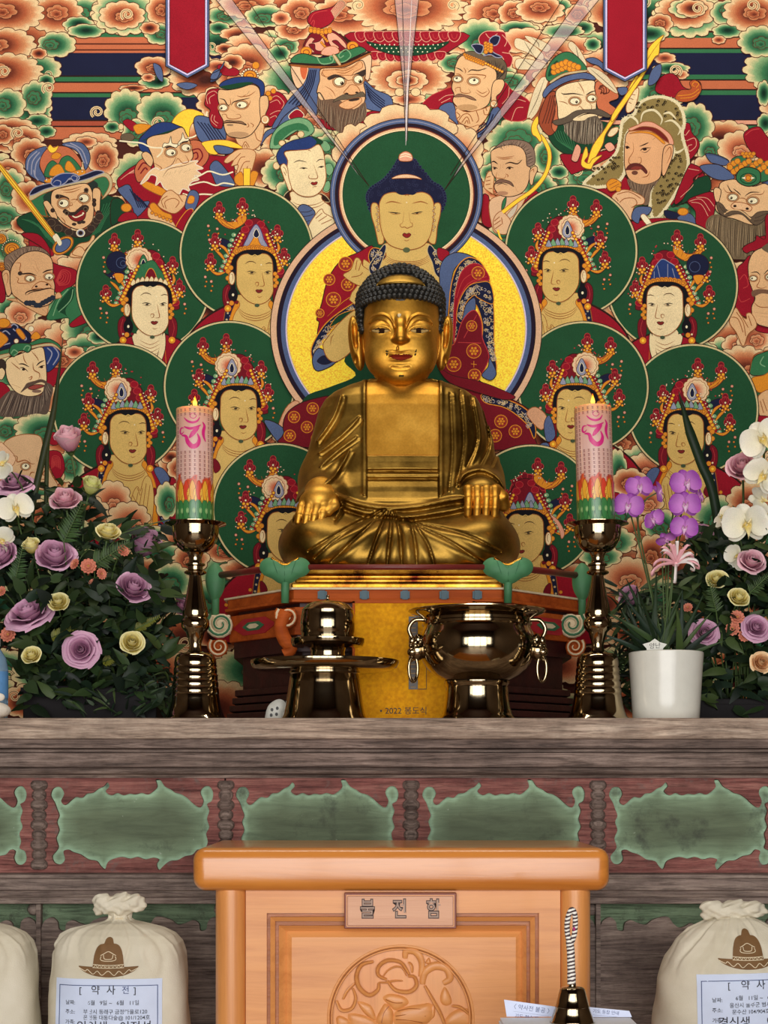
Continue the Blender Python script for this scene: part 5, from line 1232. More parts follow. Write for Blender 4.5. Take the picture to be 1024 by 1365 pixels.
 H.carve([(-1.7,1.5,[(491,431),(497,422),(510,419),(521,425),(526,437)]),(-1.7,1.5,[(577,431),(571,422),(558,419),(547,425),(542,437)]),(1.1,.9,[(519,475),(526,475.4),(534,474.6),(542,475.4),(549,475)]),(1.3,1.2,[(530,462),(530,467)]),(1.3,1.3,[(494,441),(500,437.5),(508,436.5),(516,438.5),(520,442)]),(1.3,1.3,[(546,442),(551,438.5),(559,436.5),(567,437.5),(573,441)]),(1.0,1.2,[(492,433),(500,428),(510,428),(519,434)]),(1.0,1.2,[(576,433),(568,428),(558,428),(549,434)]),(1.2,2.0,[(522,489),(534,491),(546,489)])],20)
 H.ell((LX(532,58),57.6,LZ(420,58)),(2.6,2.0,2.6),.5)
 hv,hf=H.mesh();bv,bf=B.mesh()
 def paintcol(V):
  X,D,Z=V[:,0],V[:,1],V[:,2]
  q=1-D*FD;PX=(X+X0)/q+512;PY=1040-(Z+ZB/SU)/q
  c=np.zeros((len(V),4));c[:,3]=1
  fr=D>25
  def put(mask,col):c[mask&fr,:3]=col
  for ex in(507.5,559.5):
   u=(PX-ex)/12.5;lens=np.abs(PY-440.6)<3.4*(1-u*u)
   put(lens&(np.abs(u)<1),lin((176,146,90))[:3])
   put(lens&(np.abs(u)<1)&(PY<439.6),lin((38,22,12))[:3])
   put(lens&(np.abs(PX-ex-(1.5 if ex<530 else-1.5))<3.6),lin((40,22,10))[:3])
  u=(PX-535)/15
  lip=(PY>474.4-2.2*(1-u*u)*(1-.5*np.exp(-(u*5)**2)))&(PY<475+5.2*(1-u*u))&(np.abs(u)<1)
  put(lip,lin((134,40,24))[:3])
  for sx in(-1,1):
   put((np.abs(PX-535-sx*19)<1.4)&(np.abs(PY-470-1.5*np.sin(PX*2))<2.4)&(np.abs(PY-470)>.9),lin((60,58,34))[:3])
  put((np.abs(PX-535)<3.2)&(np.abs(PY-501)<1.2),lin((90,74,34))[:3])
  put((PX-532.3)**2+(PY-420)**2<5.2,lin((226,206,160))[:3])
  return c
 obj('body',statue_mesh('body',[(hv,hf),(bv,bf)],paintcol),M_GOLD,root)
 for name,side in(('hand',-1),('hand',1)):
  if side<0:
   G=SDF((-155,40,30),(-50,140,130),1.0)
   G.ell(L3(425,666,84),(25,17,15),6,False,12)
   kn=[(402,676,92),(412,678,97),(422.5,678,98),(433,676,94)];tp=[(397,696,100),(407,698,106),(417,697.5,107),(428,694,104)]
   for a,b in zip(kn,tp):
    A,T2=L3(*a),L3(*b);M=tuple((A[i]*.45+T2[i]*.55)for i in range(3));M=(M[0],M[1]+3,M[2])
    G.chain([L3(a[0]*.8+424*.2,a[1]-10,a[2]-6),A,M,T2],[6.4,5.8,5.3,4.4],2.0)
   G.chain([L3(444,662,86),L3(446,674,94),L3(438,683,99)],[7,6,4.8],3)
   G.cap(L3(428,658,70),L3(426,664,84),22,18,8)
  else:
   G=SDF((60,20,20),(160,150,140),1.0)
   G.ell(L3(646,668,78),(26,20,17),6)
   for i,x in enumerate((624.5,636.5,648.5,660)):
    y1=(686,689,689,687)[i]
    G.chain([L3(x,652,92),L3(x+.3,664,98),L3(x-.3,676,98),L3(x-.8,y1,95)],[5.4,5.5,5.2,4.8],1.2)
    G.cap(L3(x,652,92),L3(x+1,653,76),5.3,8,3)
   G.chain([L3(672,674,78),L3(671,662,86),L3(664,652,88)],[8,6.6,5],3)
  obj('hand',statue_mesh('hand',[G.mesh()]),M_GOLD,root)
 rows=[(308,50,52,-6),(325,53,57,-4),(345,55,59,-2),(355,56,61,-1),(372,56,60,-2),(380,54,57,-2),(388,48.5,52,-2),(396,42,45,-2),(404,32.5,36,-2),(410,21,25,-2),(414,9,12,-2)]
 mb=MB()
 def cvt(x,d,z):return Vector(((x+X0)*SU,YB-d*SU,ZC+ZB+z*SU))-Vector(ST_LOC)
 zs=[r[0]for r in rows]
 def prof(z):return[float(np.interp(z,zs,[r[j]for r in rows]))for j in(1,2,3)]
 NA=72;v=[];lev=[300+i*3 for i in range(39)]
 for z in lev:
  a,b,d0=prof(min(z,414));sh=1.0 if z<=414 else 0.2
  for k in range(NA):
   t=2*pi*k/NA
   cz=z
   fr=sin(t)
   low=353 if fr>0.35 else(322 if fr>-0.15 else 308)
   cz=max(z,low)
   a2,b2,d2=prof(min(cz,414))
   v.append(cvt((a2-2.2)*sh*cos(t)-1,d2+(b2-2.2)*sh*sin(t),min(cz,414)))
 f=[(j*NA+k,j*NA+(k+1)%NA,(j+1)*NA+(k+1)%NA,(j+1)*NA+k)for j in range(len(lev)-1)for k in range(NA)]
 mb.add(v,f)
 row=0;z=309.0
 while z<415:
  a,b,d0=prof(z);per=2*pi*sqrt((a*a+b*b)/2);n=max(3,int(per/7.2))
  for k in range(n):
   t=2*pi*(k+.5*(row%2))/n;fr=sin(t);x=a*cos(t)
   low=355 if fr>0.35 else(322 if fr>-0.15 else 308)
   if z<low:continue
   if fr>0.3 and 376.5<z<391 and abs(x)<32*sqrt(max(0,1-((z-376)/15.5)**2)):continue
   lift=1.6 if(fr>0 and z<375)else 0
   p=cvt(x-1,d0+(b+lift)*sin(t),z)
   mb.sphere(p,4.3*SU,8,5);nrm=Vector((cos(t)/a,-sin(t)/b,0.004*max(0,z-370)/10)).normalized()
   mb.sphere(p+nrm*2.9*SU,2.3*SU,6,4)
  z+=6.2;row+=1
 hair=mb.obj('hair',M_HAIR,root,True)
 cr=MB();vv=[];nu,nv=20,6
 for j in range(nv+1):
  for i in range(nu+1):
   u=-1+2*i/nu;zc=376.5+(j/nv)*13.5*(1-u*u)**0.6
   x=32.5*u;a,b,d0=prof(zc);d=d0+b*max(0,1-(abs(x)/a)**2)**.5+2.2*(1-u*u)+.6
   vv.append(cvt(x-1.5,d,zc))
 cr.add(vv,[(j*(nu+1)+i,j*(nu+1)+i+1,(j+1)*(nu+1)+i+1,(j+1)*(nu+1)+i)for j in range(nv)for i in range(nu)])
 o=cr.obj('hair_jewel',M_ROBE,hair,True);so=o.modifiers.new('thick','SOLIDIFY');so.thickness=0.004;so.offset=-1
 o['label']='plain gold crescent on the hair'
 return root
def gold(name,dark,mid,bright,r0,r1,sc=14,pat=None):
 m=NT(name);b=m.bsdf(Metallic=1.0);b.inputs['Specular IOR Level'].default_value=0.1
 co=m.coords();f=m.noise(co,sc,5,0.6);f2=m.noise(co,220,3)
 c=m.ramp(f,[(0.28,lin(dark)),(0.5,lin(mid)),(0.72,lin(bright))])
 c=m.mix(c,m.ramp(f2,[(0.35,(0.82,0.8,0.78,1)),(0.65,(1,1,1,1))]),0.7,'MULTIPLY')
 if pat:
  at=m.n('ShaderNodeVertexColor');at.layer_name=pat
  sep=m.n('ShaderNodeSeparateColor');m.l(at.outputs[0],sep.inputs[0])
  ma=m.n('ShaderNodeMath',_operation='ADD');m.l(sep.outputs[0],ma.inputs[0]);m.l(sep.outputs[1],ma.inputs[1])
  gt=m.n('ShaderNodeMath',_operation='GREATER_THAN');m.l(ma.outputs[0],gt.inputs[0]);gt.inputs[1].default_value=0.004
  c=m.mix(c,at.outputs[0],gt.outputs[0])
  iv=m.n('ShaderNodeMath',_operation='SUBTRACT');iv.inputs[0].default_value=1.0;m.l(gt.outputs[0],iv.inputs[1]);m.l(iv.outputs[0],b.inputs['Metallic'])
 m.l(c,b.inputs['Base Color'])
 rr=m.n('ShaderNodeMapRange');m.l(f,rr.inputs[0]);rr.inputs[1].default_value=.3;rr.inputs[2].default_value=.7;rr.inputs[3].default_value=r0;rr.inputs[4].default_value=r1
 if pat:
  mr=m.n('ShaderNodeMath',_operation='MULTIPLY_ADD');m.l(gt.outputs[0],mr.inputs[0]);mr.inputs[1].default_value=0.4;m.l(rr.outputs[0],mr.inputs[2]);m.l(mr.outputs[0],b.inputs['Roughness'])
 else:m.l(rr.outputs[0],b.inputs['Roughness'])
 m.bump(f2,b,0.05,0.002)
 return m.mat
M_GOLD=gold('gilt_skin',(196,138,48),(212,156,60),(230,178,78),0.42,0.52,10,'paint')
M_ROBE=gold('gilt_robe',(112,84,34),(142,110,48),(182,144,66),0.30,0.50,9)
M_HAIR=plain('statue_hair',(34,33,30),0.42,var=0.3,scale=60)
build_statue()
# ================= altar table =================
def oldwood(name,dark,mid,light,axis='x',grain=26,rough=0.75,bump=0.5,spots=None):
 m=NT(name);b=m.bsdf(Roughness=rough);b.inputs['Specular IOR Level'].default_value=0.3
 sc={'x':(0.06,1,1),'z':(1,1,0.06)}[axis]
 co=m.coords(scale=sc);f=m.noise(co,grain*3,8,0.75,0.8);co2=m.coords();f2=m.noise(co2,7,5,0.7);f3=m.noise(co,grain*9,4,0.7)
 c=m.ramp(f,[(0.3,lin(dark)),(0.48,lin(mid)),(0.68,lin(light))])
 c=m.mix(c,m.ramp(f2,[(0.35,(0.78,0.76,0.75,1)),(0.62,(1.5,1.48,1.45,1))]),0.8,'MULTIPLY')
 c=m.mix(c,m.ramp(f3,[(0.38,(0.35,0.33,0.32,1)),(0.5,(1.1,1.1,1.1,1))]),0.6,'MULTIPLY')
 if spots:
  f4=m.noise(co2,24,6,0.75)
  c=m.mix(c,lin(spots),m.ramp(f4,[(0.56,(0,0,0,1)),(0.68,(0.8,0.8,0.8,1))]))
 m.l(c,b.inputs['Base Color']);m.bump(f,b,bump,0.006)
 return m.mat
M_TOP=oldwood('weathered_top',(92,78,68),(152,132,116),(196,178,160))
M_MOULD=oldwood('weathered_moulding',(62,52,48),(106,90,82),(150,132,122))
M_FRIEZE=oldwood('faded_red_board',(80,44,42),(122,74,68),(152,106,96),spots=(112,98,92))
M_LOWER=oldwood('weathered_lower',(78,66,62),(126,110,102),(164,148,136))
m=NT('faded_green_panel');b=m.bsdf(Roughness=0.8);at=m.n('ShaderNodeVertexColor');at.layer_name='pigment'
co=m.coords(scale=(.12,1,1));f=m.noise(co,60,8,.72,.6);co2=m.coords();f2=m.noise(co2,14,6,.7);f3=m.noise(co2,60,3)
c=m.mix(at.outputs[0],m.ramp(f,[(0.3,(0.68,0.68,0.66,1)),(0.66,(1.4,1.4,1.36,1))]),.8,'MULTIPLY')
c=m.mix(c,lin((56,58,50)),m.ramp(f2,[(0.54,(0,0,0,1)),(0.7,(0.75,0.75,0.75,1))]));c=m.mix(c,lin((176,186,170)),m.ramp(f3,[(0.70,(0,0,0,1)),(0.74,(0.6,0.6,0.6,1))]))
m.l(c,b.inputs['Base Color']);m.bump(f,b,.3,.004);M_GREEN=m.mat
M_GREENB=oldwood('faded_green_strip',(66,82,64),(100,120,94),(120,140,112),spots=(70,72,60))
M_GREEN2=plain('faded_green_rim',(128,158,130),0.8,var=0.25,scale=60)
TX=1.22
altar=thing('altar_table','long weathered wooden altar with faded green cartouche panels','table',(0,0.5,0))
def ap(mb,name,mat,parent=None,**kw):
 o=mb.obj(name,mat,parent or altar,**kw)
 if parent is None:o.location=(0,-0.5,0)
 return o
zt=W(0,957,0).z
TOPZ=zt
ap(MB().box(-TX,TX,0,MY-0.03,W(0,985,0).z,zt),'table_top',M_TOP,bev=0.004)
mm=lambda y:W(0,y,0.02).z
prof=[(0.012,mm(985)),(0.012,mm(997)),(0.03,mm(999)),(0.03,mm(1002)),(0.014,mm(1004)),(0.014,mm(1022)),(0.024,mm(1023.5)),(0.018,mm(1025)),(0.014,mm(1028)),(0.018,mm(1031)),(0.03,mm(1033)),(0.034,mm(1037)),(0.3,mm(1037)),(0.3,mm(985))]
ap(MB().xprof(prof,-TX+.01,TX-.01),'upper_moulding',M_MOULD,smooth=30)
prof=[(0.036,mm(1164)),(0.022,mm(1166)),(0.022,mm(1170)),(0.014,mm(1172)),(0.014,mm(1186)),(0.02,mm(1188)),(0.016,mm(1191)),(0.02,mm(1195)),(0.012,mm(1197)),(0.012,mm(1204)),(0.04,mm(1206)),(0.3,mm(1206)),(0.3,mm(1164))]
ap(MB().xprof(prof,-TX+.01,TX-.01),'lower_moulding',M_LOWER,smooth=30)
FY=0.052
def holed(name,rect,hole,y0,y1,mat,parent):
 0
 bm=bmesh.new()
 def loop(P):
  vs=[bm.verts.new((x,y0,z))for x,z in P]
  return[bm.edges.new((vs[i],vs[(i+1)%len(vs)]))for i in range(len(vs))]
 x0,x1,z0,z1=rect
 R=[]
 for a,b in(((x0,z0),(x1,z0)),((x1,z0),(x1,z1)),((x1,z1),(x0,z1)),((x0,z1),(x0,z0))):
  for k in range(8):R.append((a[0]+(b[0]-a[0])*k/8,a[1]+(b[1]-a[1])*k/8))
 es=loop(R)+loop(hole)
 bmesh.ops.triangle_fill(bm,use_beauty=True,edges=es,normal=(0,-1,0))
 g=bmesh.ops.extrude_face_region(bm,geom=bm.faces[:])
 for v in g['geom']:
  if isinstance(v,bmesh.types.BMVert):v.co.y=y1
 bmesh.ops.recalc_face_normals(bm,faces=bm.faces)
 me=bpy.data.meshes.new(name);bm.to_mesh(me);bm.free()
 o=obj(name,me,mat,parent);o.location=(0,-0.5,0)
 return o
def cartouche(cx,hw,y0,y1,grow=0.0):
 0
 top=[]
 h=(y1-y0)
 T=[(-.99,.30),(-1.02,.22),(-1.07,.13),(-1.03,.04),(-.94,.03),(-.89,.11),(-.93,.20),(-.88,.25),(-.80,.19),(-.74,.15),(-.66,.16),(-.60,.11),(-.52,.10),(-.45,.05),(-.38,.02),(-.33,-.03),(-.30,.02),(-.35,.08),(-.28,.13),(-.20,.10),(-.12,.13),(-.04,.11),(.04,.12),(.12,.10),(.2,.12),(.28,.07),(.32,.02),(.30,-.06),(.36,-.06),(.42,.02),(.5,.06),(.56,.10),(.64,.12),(.72,.17),(.8,.24),(.88,.28),(.92,.2),(.88,.1),(.92,.03),(1.0,.02),(1.05,.1),(1.03,.2),(.97,.24),(1.0,.32)]
 R=[(.97,.42),(1.0,.52),(.96,.60),(.98,.70),(.96,.78)]
 B=[(1.03,.82),(1.05,.92),(1.0,.98),(.92,.98),(.88,.9),(.9,.82),(.84,.80),(.78,.86),(.68,.88),(.58,.93),(.48,.94),(.40,1.0),(.34,1.05),(.31,.98),(.34,.92),(.26,.90),(.16,.92),(.06,.89),(-.04,.91),(-.14,.89),(-.24,.91),(-.32,.95),(-.36,1.04),(-.42,1.0),(-.47,.94),(-.58,.92),(-.68,.86),(-.78,.83),(-.84,.80),(-.9,.82),(-.88,.92),(-.94,.98),(-1.02,.96),(-1.05,.88),(-1.0,.82),(-.97,.76),(-1.0,.66),(-.96,.56),(-.99,.46),(-.96,.38)]
 return[W(cx+a*hw,y0+b*h,FY)for a,b in T+R+B]
for k,cx in enumerate((-318,-70,178,424,672,920,1168,1416)):
 P=smooth2([(v.x,v.z)for v in cartouche(cx,102,1046,1154)],True,3)
 x0=W(cx-124,0,FY).x;x1=W(cx+124,0,FY).x
 if x1>TX or x0<-TX:continue
 fb=holed('frieze_board',(x0,x1,mm(1164.5),mm(1036.5)),P,FY-.012,FY,M_FRIEZE,altar)
 ctr=W(cx,1100,FY)
 A=np.array(P);nu,nv=72,36;vv=[];cc=[]
 for j in range(nv+1):
  for i in range(nu+1):
   x=x0+.008+(x1-x0-.016)*i/nu;z=mm(1162)+(mm(1040)-mm(1162))*j/nv
   dd=float(np.sqrt(((A-np.array((x,z)))**2).sum(1)).min());vv.append((x,FY-.002,z))
   cc.append(mixc((158,190,160),(116,136,108),dd/.010)if dd<.010 else mixc((116,136,108),(92,104,80),min(1,(dd-.01)/.03)))
 ff=[(j*(nu+1)+i,j*(nu+1)+i+1,(j+1)*(nu+1)+i+1,(j+1)*(nu+1)+i)for j in range(nv)for i in range(nu)]
 me=pydata('panel',vv,ff,False);at=me.color_attributes.new('pigment','FLOAT_COLOR','POINT');at.data.foreach_set('color',np.array(cc,np.float32).ravel())
 pn=obj('panel',me,M_GREEN,altar);pn.location=(0,-.5,0)
 bx=W(cx+124,0,FY).x
 pr=[]
 for i in range(9):
  z0=mm(1160)+(mm(1040)-mm(1160))*i/9;dz=(mm(1040)-mm(1160))/9
  rr=0.0175 if i%2==0 else 0.0150
  pr+=[(rr*.72,z0+dz*.04),(rr*.95,z0+dz*.25),(rr,z0+dz*.5),(rr*.95,z0+dz*.75),(rr*.72,z0+dz*.96)]
 bl=MB().lathe(pr,(bx,FY-.010,0),18).obj('baluster',M_MOULD,altar,50);bl.location=(0,-.5,0)
LY=0.055
ap(MB().box(-TX+.02,TX-.02,LY,LY+.02,0.1,mm(1206)),'green_backing',M_GREENB)
ap(MB().box(-TX+.02,TX-.02,LY+.02,0.9,0.0,mm(1000)),'carcass',M_MOULD)
for k,cx in enumerate((-318,-70,178,424,672,920,1168)):
 q=[(-122,1240),(-118,1228),(-108,1222),(-100,1228),(-98,1238),(-90,1240),(-88,1230),(-80,1226),(-70,1230),(-60,1232),(-52,1226),(-40,1222),(-30,1222),(-24,1230),(-16,1236),(-8,1234),(0,1230),(8,1234),(16,1236),(24,1230),(30,1222),(40,1222),(52,1226),(60,1232),(70,1230),(80,1226),(88,1230),(90,1240),(98,1238),(100,1228),(108,1222),(118,1228),(122,1240)]
 P=smooth2([(W(cx+a,b,LY).x,W(cx+a,b,LY).z)for a,b in q],False,3)
 P=P+[(P[-1][0],0.1),(P[0][0],0.1)]
 ap(MB().prism(P,LY-.012,LY-.001),'lower_board',M_LOWER)
 c=W(cx+116,1212,LY)
 ap(MB().sphere((c.x,LY-.004,c.z),(.013,.008,.012)),'carved_boss',M_LOWER,smooth=True)
 if k<6:ap(MB().box(W(cx+121,0,LY).x,W(cx+127,0,LY).x,LY-.02,LY,0.1,mm(1206)),'stile',M_LOWER)
 # ================= pedestal under the statue =================
M_ORANGE=wood('orange_lacquer_wood',[(0.3,(146,60,22)),(0.6,(196,94,36)),(0.8,(176,78,30))],axis='x',rough=0.6)
M_ORANGE.node_tree.nodes['Principled BSDF'].inputs['Specular IOR Level'].default_value=0.12
M_DRED=wood('dark_red_wood',[(0.3,(44,16,16)),(0.7,(72,26,24))],axis='x',rough=0.5)
M_RAIL=plain('red_lacquer',(110,34,30),0.4)
M_LEAFG=plain('green_painted_leaf',(72,130,86),0.6,var=0.12,scale=30)
M_TEAL=plain('blue_green_block',(84,110,120),0.6)
M_GILT=gold('gilt_wood',(84,26,16),(196,138,46),(236,190,88),0.24,0.36,16)
M_CREAM=plain('cream_paint',(226,206,168),0.6)
M_REDP=plain('red_paint',(176,34,44),0.5)
M_GRNP=plain('green_paint',(56,112,74),0.6)
PY0=0.39
PZ1=ZC+ZB
ped=thing('statue_pedestal','stepped lacquered pedestal with red railing, carrying the gilded statue','pedestal',(X0*SU,0.62,TOPZ))
def pp(mb,name,mat,parent=None,**kw):
 o=mb.obj(name,mat,parent or ped,**kw)
 if parent is None:o.location=(-X0*SU,-0.62,-TOPZ)
 return o
xl,xr=W(393,0,PY0).x,W(668,0,PY0).x;yb=0.60;bl_,br_=W(306,0,yb).x,W(768,0,yb).x
def plan(g,back=0.92):
 return[(xl-g*.5,PY0-g),(xr+g*.5,PY0-g),(br_+g,yb-g*.4),(br_+g,back),(bl_-g,back),(bl_-g,yb-g*.4)]
def slab(mb,g,z0,z1):
 P=plan(g);n=len(P)
 v=[(x,y,z0)for x,y in P]+[(x,y,z1)for x,y in P]
 return mb.add(v,[tuple(range(n))[::-1],tuple(range(n,2*n))]+[(k,(k+1)%n,n+(k+1)%n,n+k)for k in range(n)])
zp=lambda py:W(0,py,PY0).z
pp(slab(MB(),-0.03,TOPZ,zp(868)),'base_block',M_DRED)
st=MB()
for i in range(5):slab(st,0.012-0.006*i,TOPZ+0.018*i,TOPZ+0.018*i+0.014)
pp(st,'base_steps',M_DRED,bev=.002)
pp(slab(MB(),-0.010,zp(868),zp(838)),'lower_board',M_DRED)
pp(slab(MB(),0.0,zp(846),zp(809)),'middle_board',M_ORANGE,bev=.002)
pp(slab(MB(),-0.02,zp(809),zp(803)),'recess',M_DRED)
co_=pp(slab(slab(MB(),0.010,zp(803),zp(799)),0.004,zp(799),zp(786.5)),'cornice',M_ORANGE,bev=.0015)
cm=slab(MB(),0.012,zp(786.5),zp(784));pp(cm,'cornice_edge',M_CREAM)
for x in(430,486,540,592,636):
 c=W(x,795,PY0);MB().box(c.x-.010,c.x+.010,PY0-.012,PY0+.01,zp(798.5),zp(789)).box(c.x-.006,c.x+.006,PY0-.016,PY0+.01,zp(800),zp(788)).obj('painted_block',M_TEAL,co_)
gx0,gx1=W(388,0,.40).x,W(671,0,.40).x
def seat(mb,g,z0,z1):return mb.box(gx0-g,gx1+g,.40-g,.9,z0,z1)
pp(seat(seat(seat(seat(MB(),0.0,zp(784),zp(776)),-.008,zp(776),zp(770)),-.014,zp(770),zp(764)),-.006,zp(764),PZ1),'gilt_seat',M_GILT,bev=.0035)
for sx in(-1,1):
 a=Vector((xl,PY0))if sx<0 else Vector((xr,PY0));b_=Vector((bl_,yb))if sx<0 else Vector((br_,yb))
 d=(b_-a).normalized();nrm=Vector((d.y,-d.x))if sx>0 else Vector((-d.y,d.x))
 if nrm.y>0:nrm=-nrm
 def onside(t,off,z):q=a+d*t+nrm*off;return(q.x,q.y,z)
 Lw=(b_-a).length;zc=(zp(846)+zp(809))/2
 def plaque(hw,hh,off,n=24):
  P=[]
  for i in range(n):
   th=2*pi*i/n;k=1-.14*abs(sin(3*th))
   P.append((hw*cos(th)*k,hh*sin(th)*k))
  return P
 for hw,hh,off,mt,nm in((.088,.021,.003,M_REDP,'red_cartouche'),(.044,.011,.005,M_GRNP,'green_flower'),(.024,.006,.007,M_CREAM,'cream_centre')):
  P=plaque(hw,hh,off);n=len(P);mb=MB()
  v=[onside(Lw*.60+x,off,zc+z)for x,z in P]+[onside(Lw*.60+x,0,zc+z)for x,z in P]
  mb.add(v,[tuple(range(n))]+[(k,(k+1)%n,n+(k+1)%n,n+k)for k in range(n)])
  pp(mb,nm,mt)
 for(ux,uy,yy,R_,mt)in(((383 if sx<0 else 680),822,PY0-.03,.024,M_ORANGE),((294 if sx<0 else 762),832,.56,.030,M_CREAM),((292 if sx<0 else 766),862,.56,.022,M_ORANGE)):
  c=W(ux,uy,yy);k=-sx
  sp=[(c.x+k*R_*(1-.82*j/26)*cos(j*.42+2.4),yy,c.z+R_*(1-.82*j/26)*sin(j*.42+2.4))for j in range(27)]
  mb=MB();mb.tube(sp,[R_*.27*(1-.5*j/26)for j in range(27)],8);mb.box(c.x-R_*.7,c.x+R_*.7,yy+.004,yy+.03,c.z-R_*.7,c.z+R_*.7)
  s_=pp(mb,'scroll_bracket',mt,smooth=40)
  m2=MB().tube([(x,y-R_*.2,z)for x,y,z in sp],[R_*.12*(1-.5*j/26)for j in range(27)],6).obj('painted_line',M_GRNP if mt is M_CREAM else M_CREAM,s_,40)
 c=W(382 if sx<0 else 681,840,PY0-.03)
 leg=smooth2([(c.x,c.z+.04),(c.x+sx*.012,c.z+.01),(c.x+sx*.004,c.z-.02),(c.x-sx*.012,c.z-.04),(c.x+sx*.006,c.z-.052)],False,5)
 pp(MB().tube([(x,PY0-.03,z)for x,z in leg],[.013]*14+[.010]*(len(leg)-14),10,flat=1.2),'curved_leg',M_ORANGE,smooth=50)
RYY=0.36
def puff(mb,P,ctr,depth,y,n=6):
 0
 m=len(P);v=[];f=[]
 ar=sum(P[i][0]*P[(i+1)%m][1]-P[(i+1)%m][0]*P[i][1]for i in range(m))
 if ar<0:P=P[::-1]
 for sgn in(-1,1):
  o=len(v)
  for j in range(n):
   t=1-j/n
   for x,z in P:v.append((ctr[0]+(x-ctr[0])*t,y+sgn*depth*sqrt(max(0,1-t*t)),ctr[1]+(z-ctr[1])*t))
  v.append((ctr[0],y+sgn*depth,ctr[1]));e=len(v)-1
  for j in range(n-1):
   for k in range(m):
    q=(o+j*m+k,o+j*m+(k+1)%m,o+(j+1)*m+(k+1)%m,o+(j+1)*m+k)
    f.append(q if sgn<0 else q[::-1])
  for k in range(m):
   q=(o+(n-1)*m+k,o+(n-1)*m+(k+1)%m,e);f.append(q if sgn<0 else q[::-1])
 return mb.add(v,f)
LEAFP=[(-29,5),(-34,-4),(-31,-13),(-21,-18),(-11,-14),(-5,-9),(5,-9),(11,-14),(21,-18),(31,-13),(34,-4),(29,5),(18,10),(9,16),(0,18),(-9,16),(-18,10)]
BUDP=[(-12,6),(-13,-8),(-9,-20),(0,-27),(8,-20),(13,-8),(12,8),(6,20),(0,26),(-7,20)]
for px,py,P,yy,kx in((380,761,LEAFP,RYY,1),(677,761,LEAFP,RYY,1),(287,777,BUDP,.58,1),(776,777,BUDP,.58,-1)):
 P2=smooth2([(W(px+x*kx,py+y,yy).x,W(px+x*kx,py+y,yy).z)for x,y in P],True,3);c=W(px,py,yy)
 lf=pp(puff(MB(),P2,(c.x,c.z),.020,yy),'lotus_leaf_post' if P is LEAFP else 'lotus_bud_post',M_LEAFG,smooth=True)
 zb=zp(806)if P is LEAFP else zp(812)
 stm=MB().tube([(c.x,yy,zb),(c.x+.001,yy,c.z)],[.0085,.0095],10).obj('stem',M_LEAFG,lf,True)
 if P is LEAFP:
  ri=smooth2([(W(px+x,py+y,yy-.008).x,W(px+x,py+y,yy-.008).z)for x,y in((-18,-17),(-10,-12),(0,-8),(10,-12),(18,-17))],False,5)
  MB().tube([(x,yy-.010,z)for x,z in ri],.0032,6).obj('gilt_rim',M_GILT,lf,True)
  vn=MB()
  for q in((0,-6,0,15),(-15,-12,-7,12),(15,-12,7,12)):
   aa,bb=W(px+q[0],py+q[1],yy),W(px+q[2],py+q[3],yy)
   vn.tube([(aa.x,yy-.018,aa.z),((aa.x+bb.x)/2,yy-.0200,(aa.z+bb.z)/2),(bb.x,yy-.012,bb.z)],.0007,5)
  vn.obj('leaf_veins',M_GRNP,lf,True)
za=W(0,756,RYY).z
rl=MB().tube([(W(392,0,RYY).x,RYY,za),(W(662,0,RYY).x,RYY,za)],.0062,10)
pp(rl,'front_rail',M_RAIL,smooth=True)
for x0,x1 in((366,292),(690,770)):
 p0=W(x0,757,RYY+.03);p1=W(x1,767,.575)
 pp(MB().tube([p0,p1],.0075,10),'side_rail',M_RAIL,smooth=True)
M_GCLOTH=NT('gold_board');b=M_GCLOTH.bsdf(Roughness=0.65,Specular__IOR__Level=0.12);co=M_GCLOTH.coords();f=M_GCLOTH.noise(co,120,4);f2=M_GCLOTH.noise(co,9,4)
c=M_GCLOTH.ramp(f,[(0.3,lin((214,138,6))),(0.7,lin((246,176,16)))]);c=M_GCLOTH.mix(c,M_GCLOTH.ramp(f2,[(0.35,(0.8,0.78,0.7,1)),(0.65,(1.1,1.08,1,1))]),.6,'MULTIPLY');M_GCLOTH.l(c,b.inputs['Base Color']);M_GCLOTH=M_GCLOTH.mat
M_INK=plain('dark_ink',(30,26,24),0.6)
GY=0.336
bd=thing('gold_board','upright gold board with a narrow dark plaque, before the pedestal','panel',(W(551,0,GY).x,GY,TOPZ))
p0,p1=W(473,957,GY),W(630,804,GY)
def bp(mb,n,mt,par=None,**kw):
 o=mb.obj(n,mt,par or bd,**kw)
 if par is None:o.location=tuple(-v for v in bd.location)
 return o
bp(MB().box(p0.x,p1.x,GY,GY+.012,TOPZ,p1.z),'board',M_GCLOTH,bev=.001)
bp(MB().box(p0.x-.005,p0.x,GY-.002,GY+.014,TOPZ,p1.z+.004).box(p1.x,p1.x+.005,GY-.002,GY+.014,TOPZ,p1.z+.004).box(p0.x-.005,p1.x+.005,GY-.002,GY+.014,p1.z,p1.z+.004),'edging',M_ORANGE)
a,b=W(545,919,GY),W(557,822,GY)
pl_=bp(MB().box(a.x,b.x,GY-.004,GY,a.z,b.z),'plaque',plain('black_plaque',(58,46,34),0.4))
dots=MB()
for i in range(16):
 z=b.z-(b.z-a.z)*(i+.5)/16;dots.box(a.x+.004,b.x-.004,GY-.0046,GY-.004,z-.0014,z+.0012)
dots.obj('faint_writing',plain('faded_gilt',(128,100,56),0.5),pl_)
a,b=W(557,919,GY),W(569,822,GY)
bp(MB().box(a.x,b.x,GY-.0008,GY,a.z,a.z+.0014).box(b.x-.0012,b.x,GY-.0008,GY,a.z,b.z-.03),'thin_outline',M_INK)
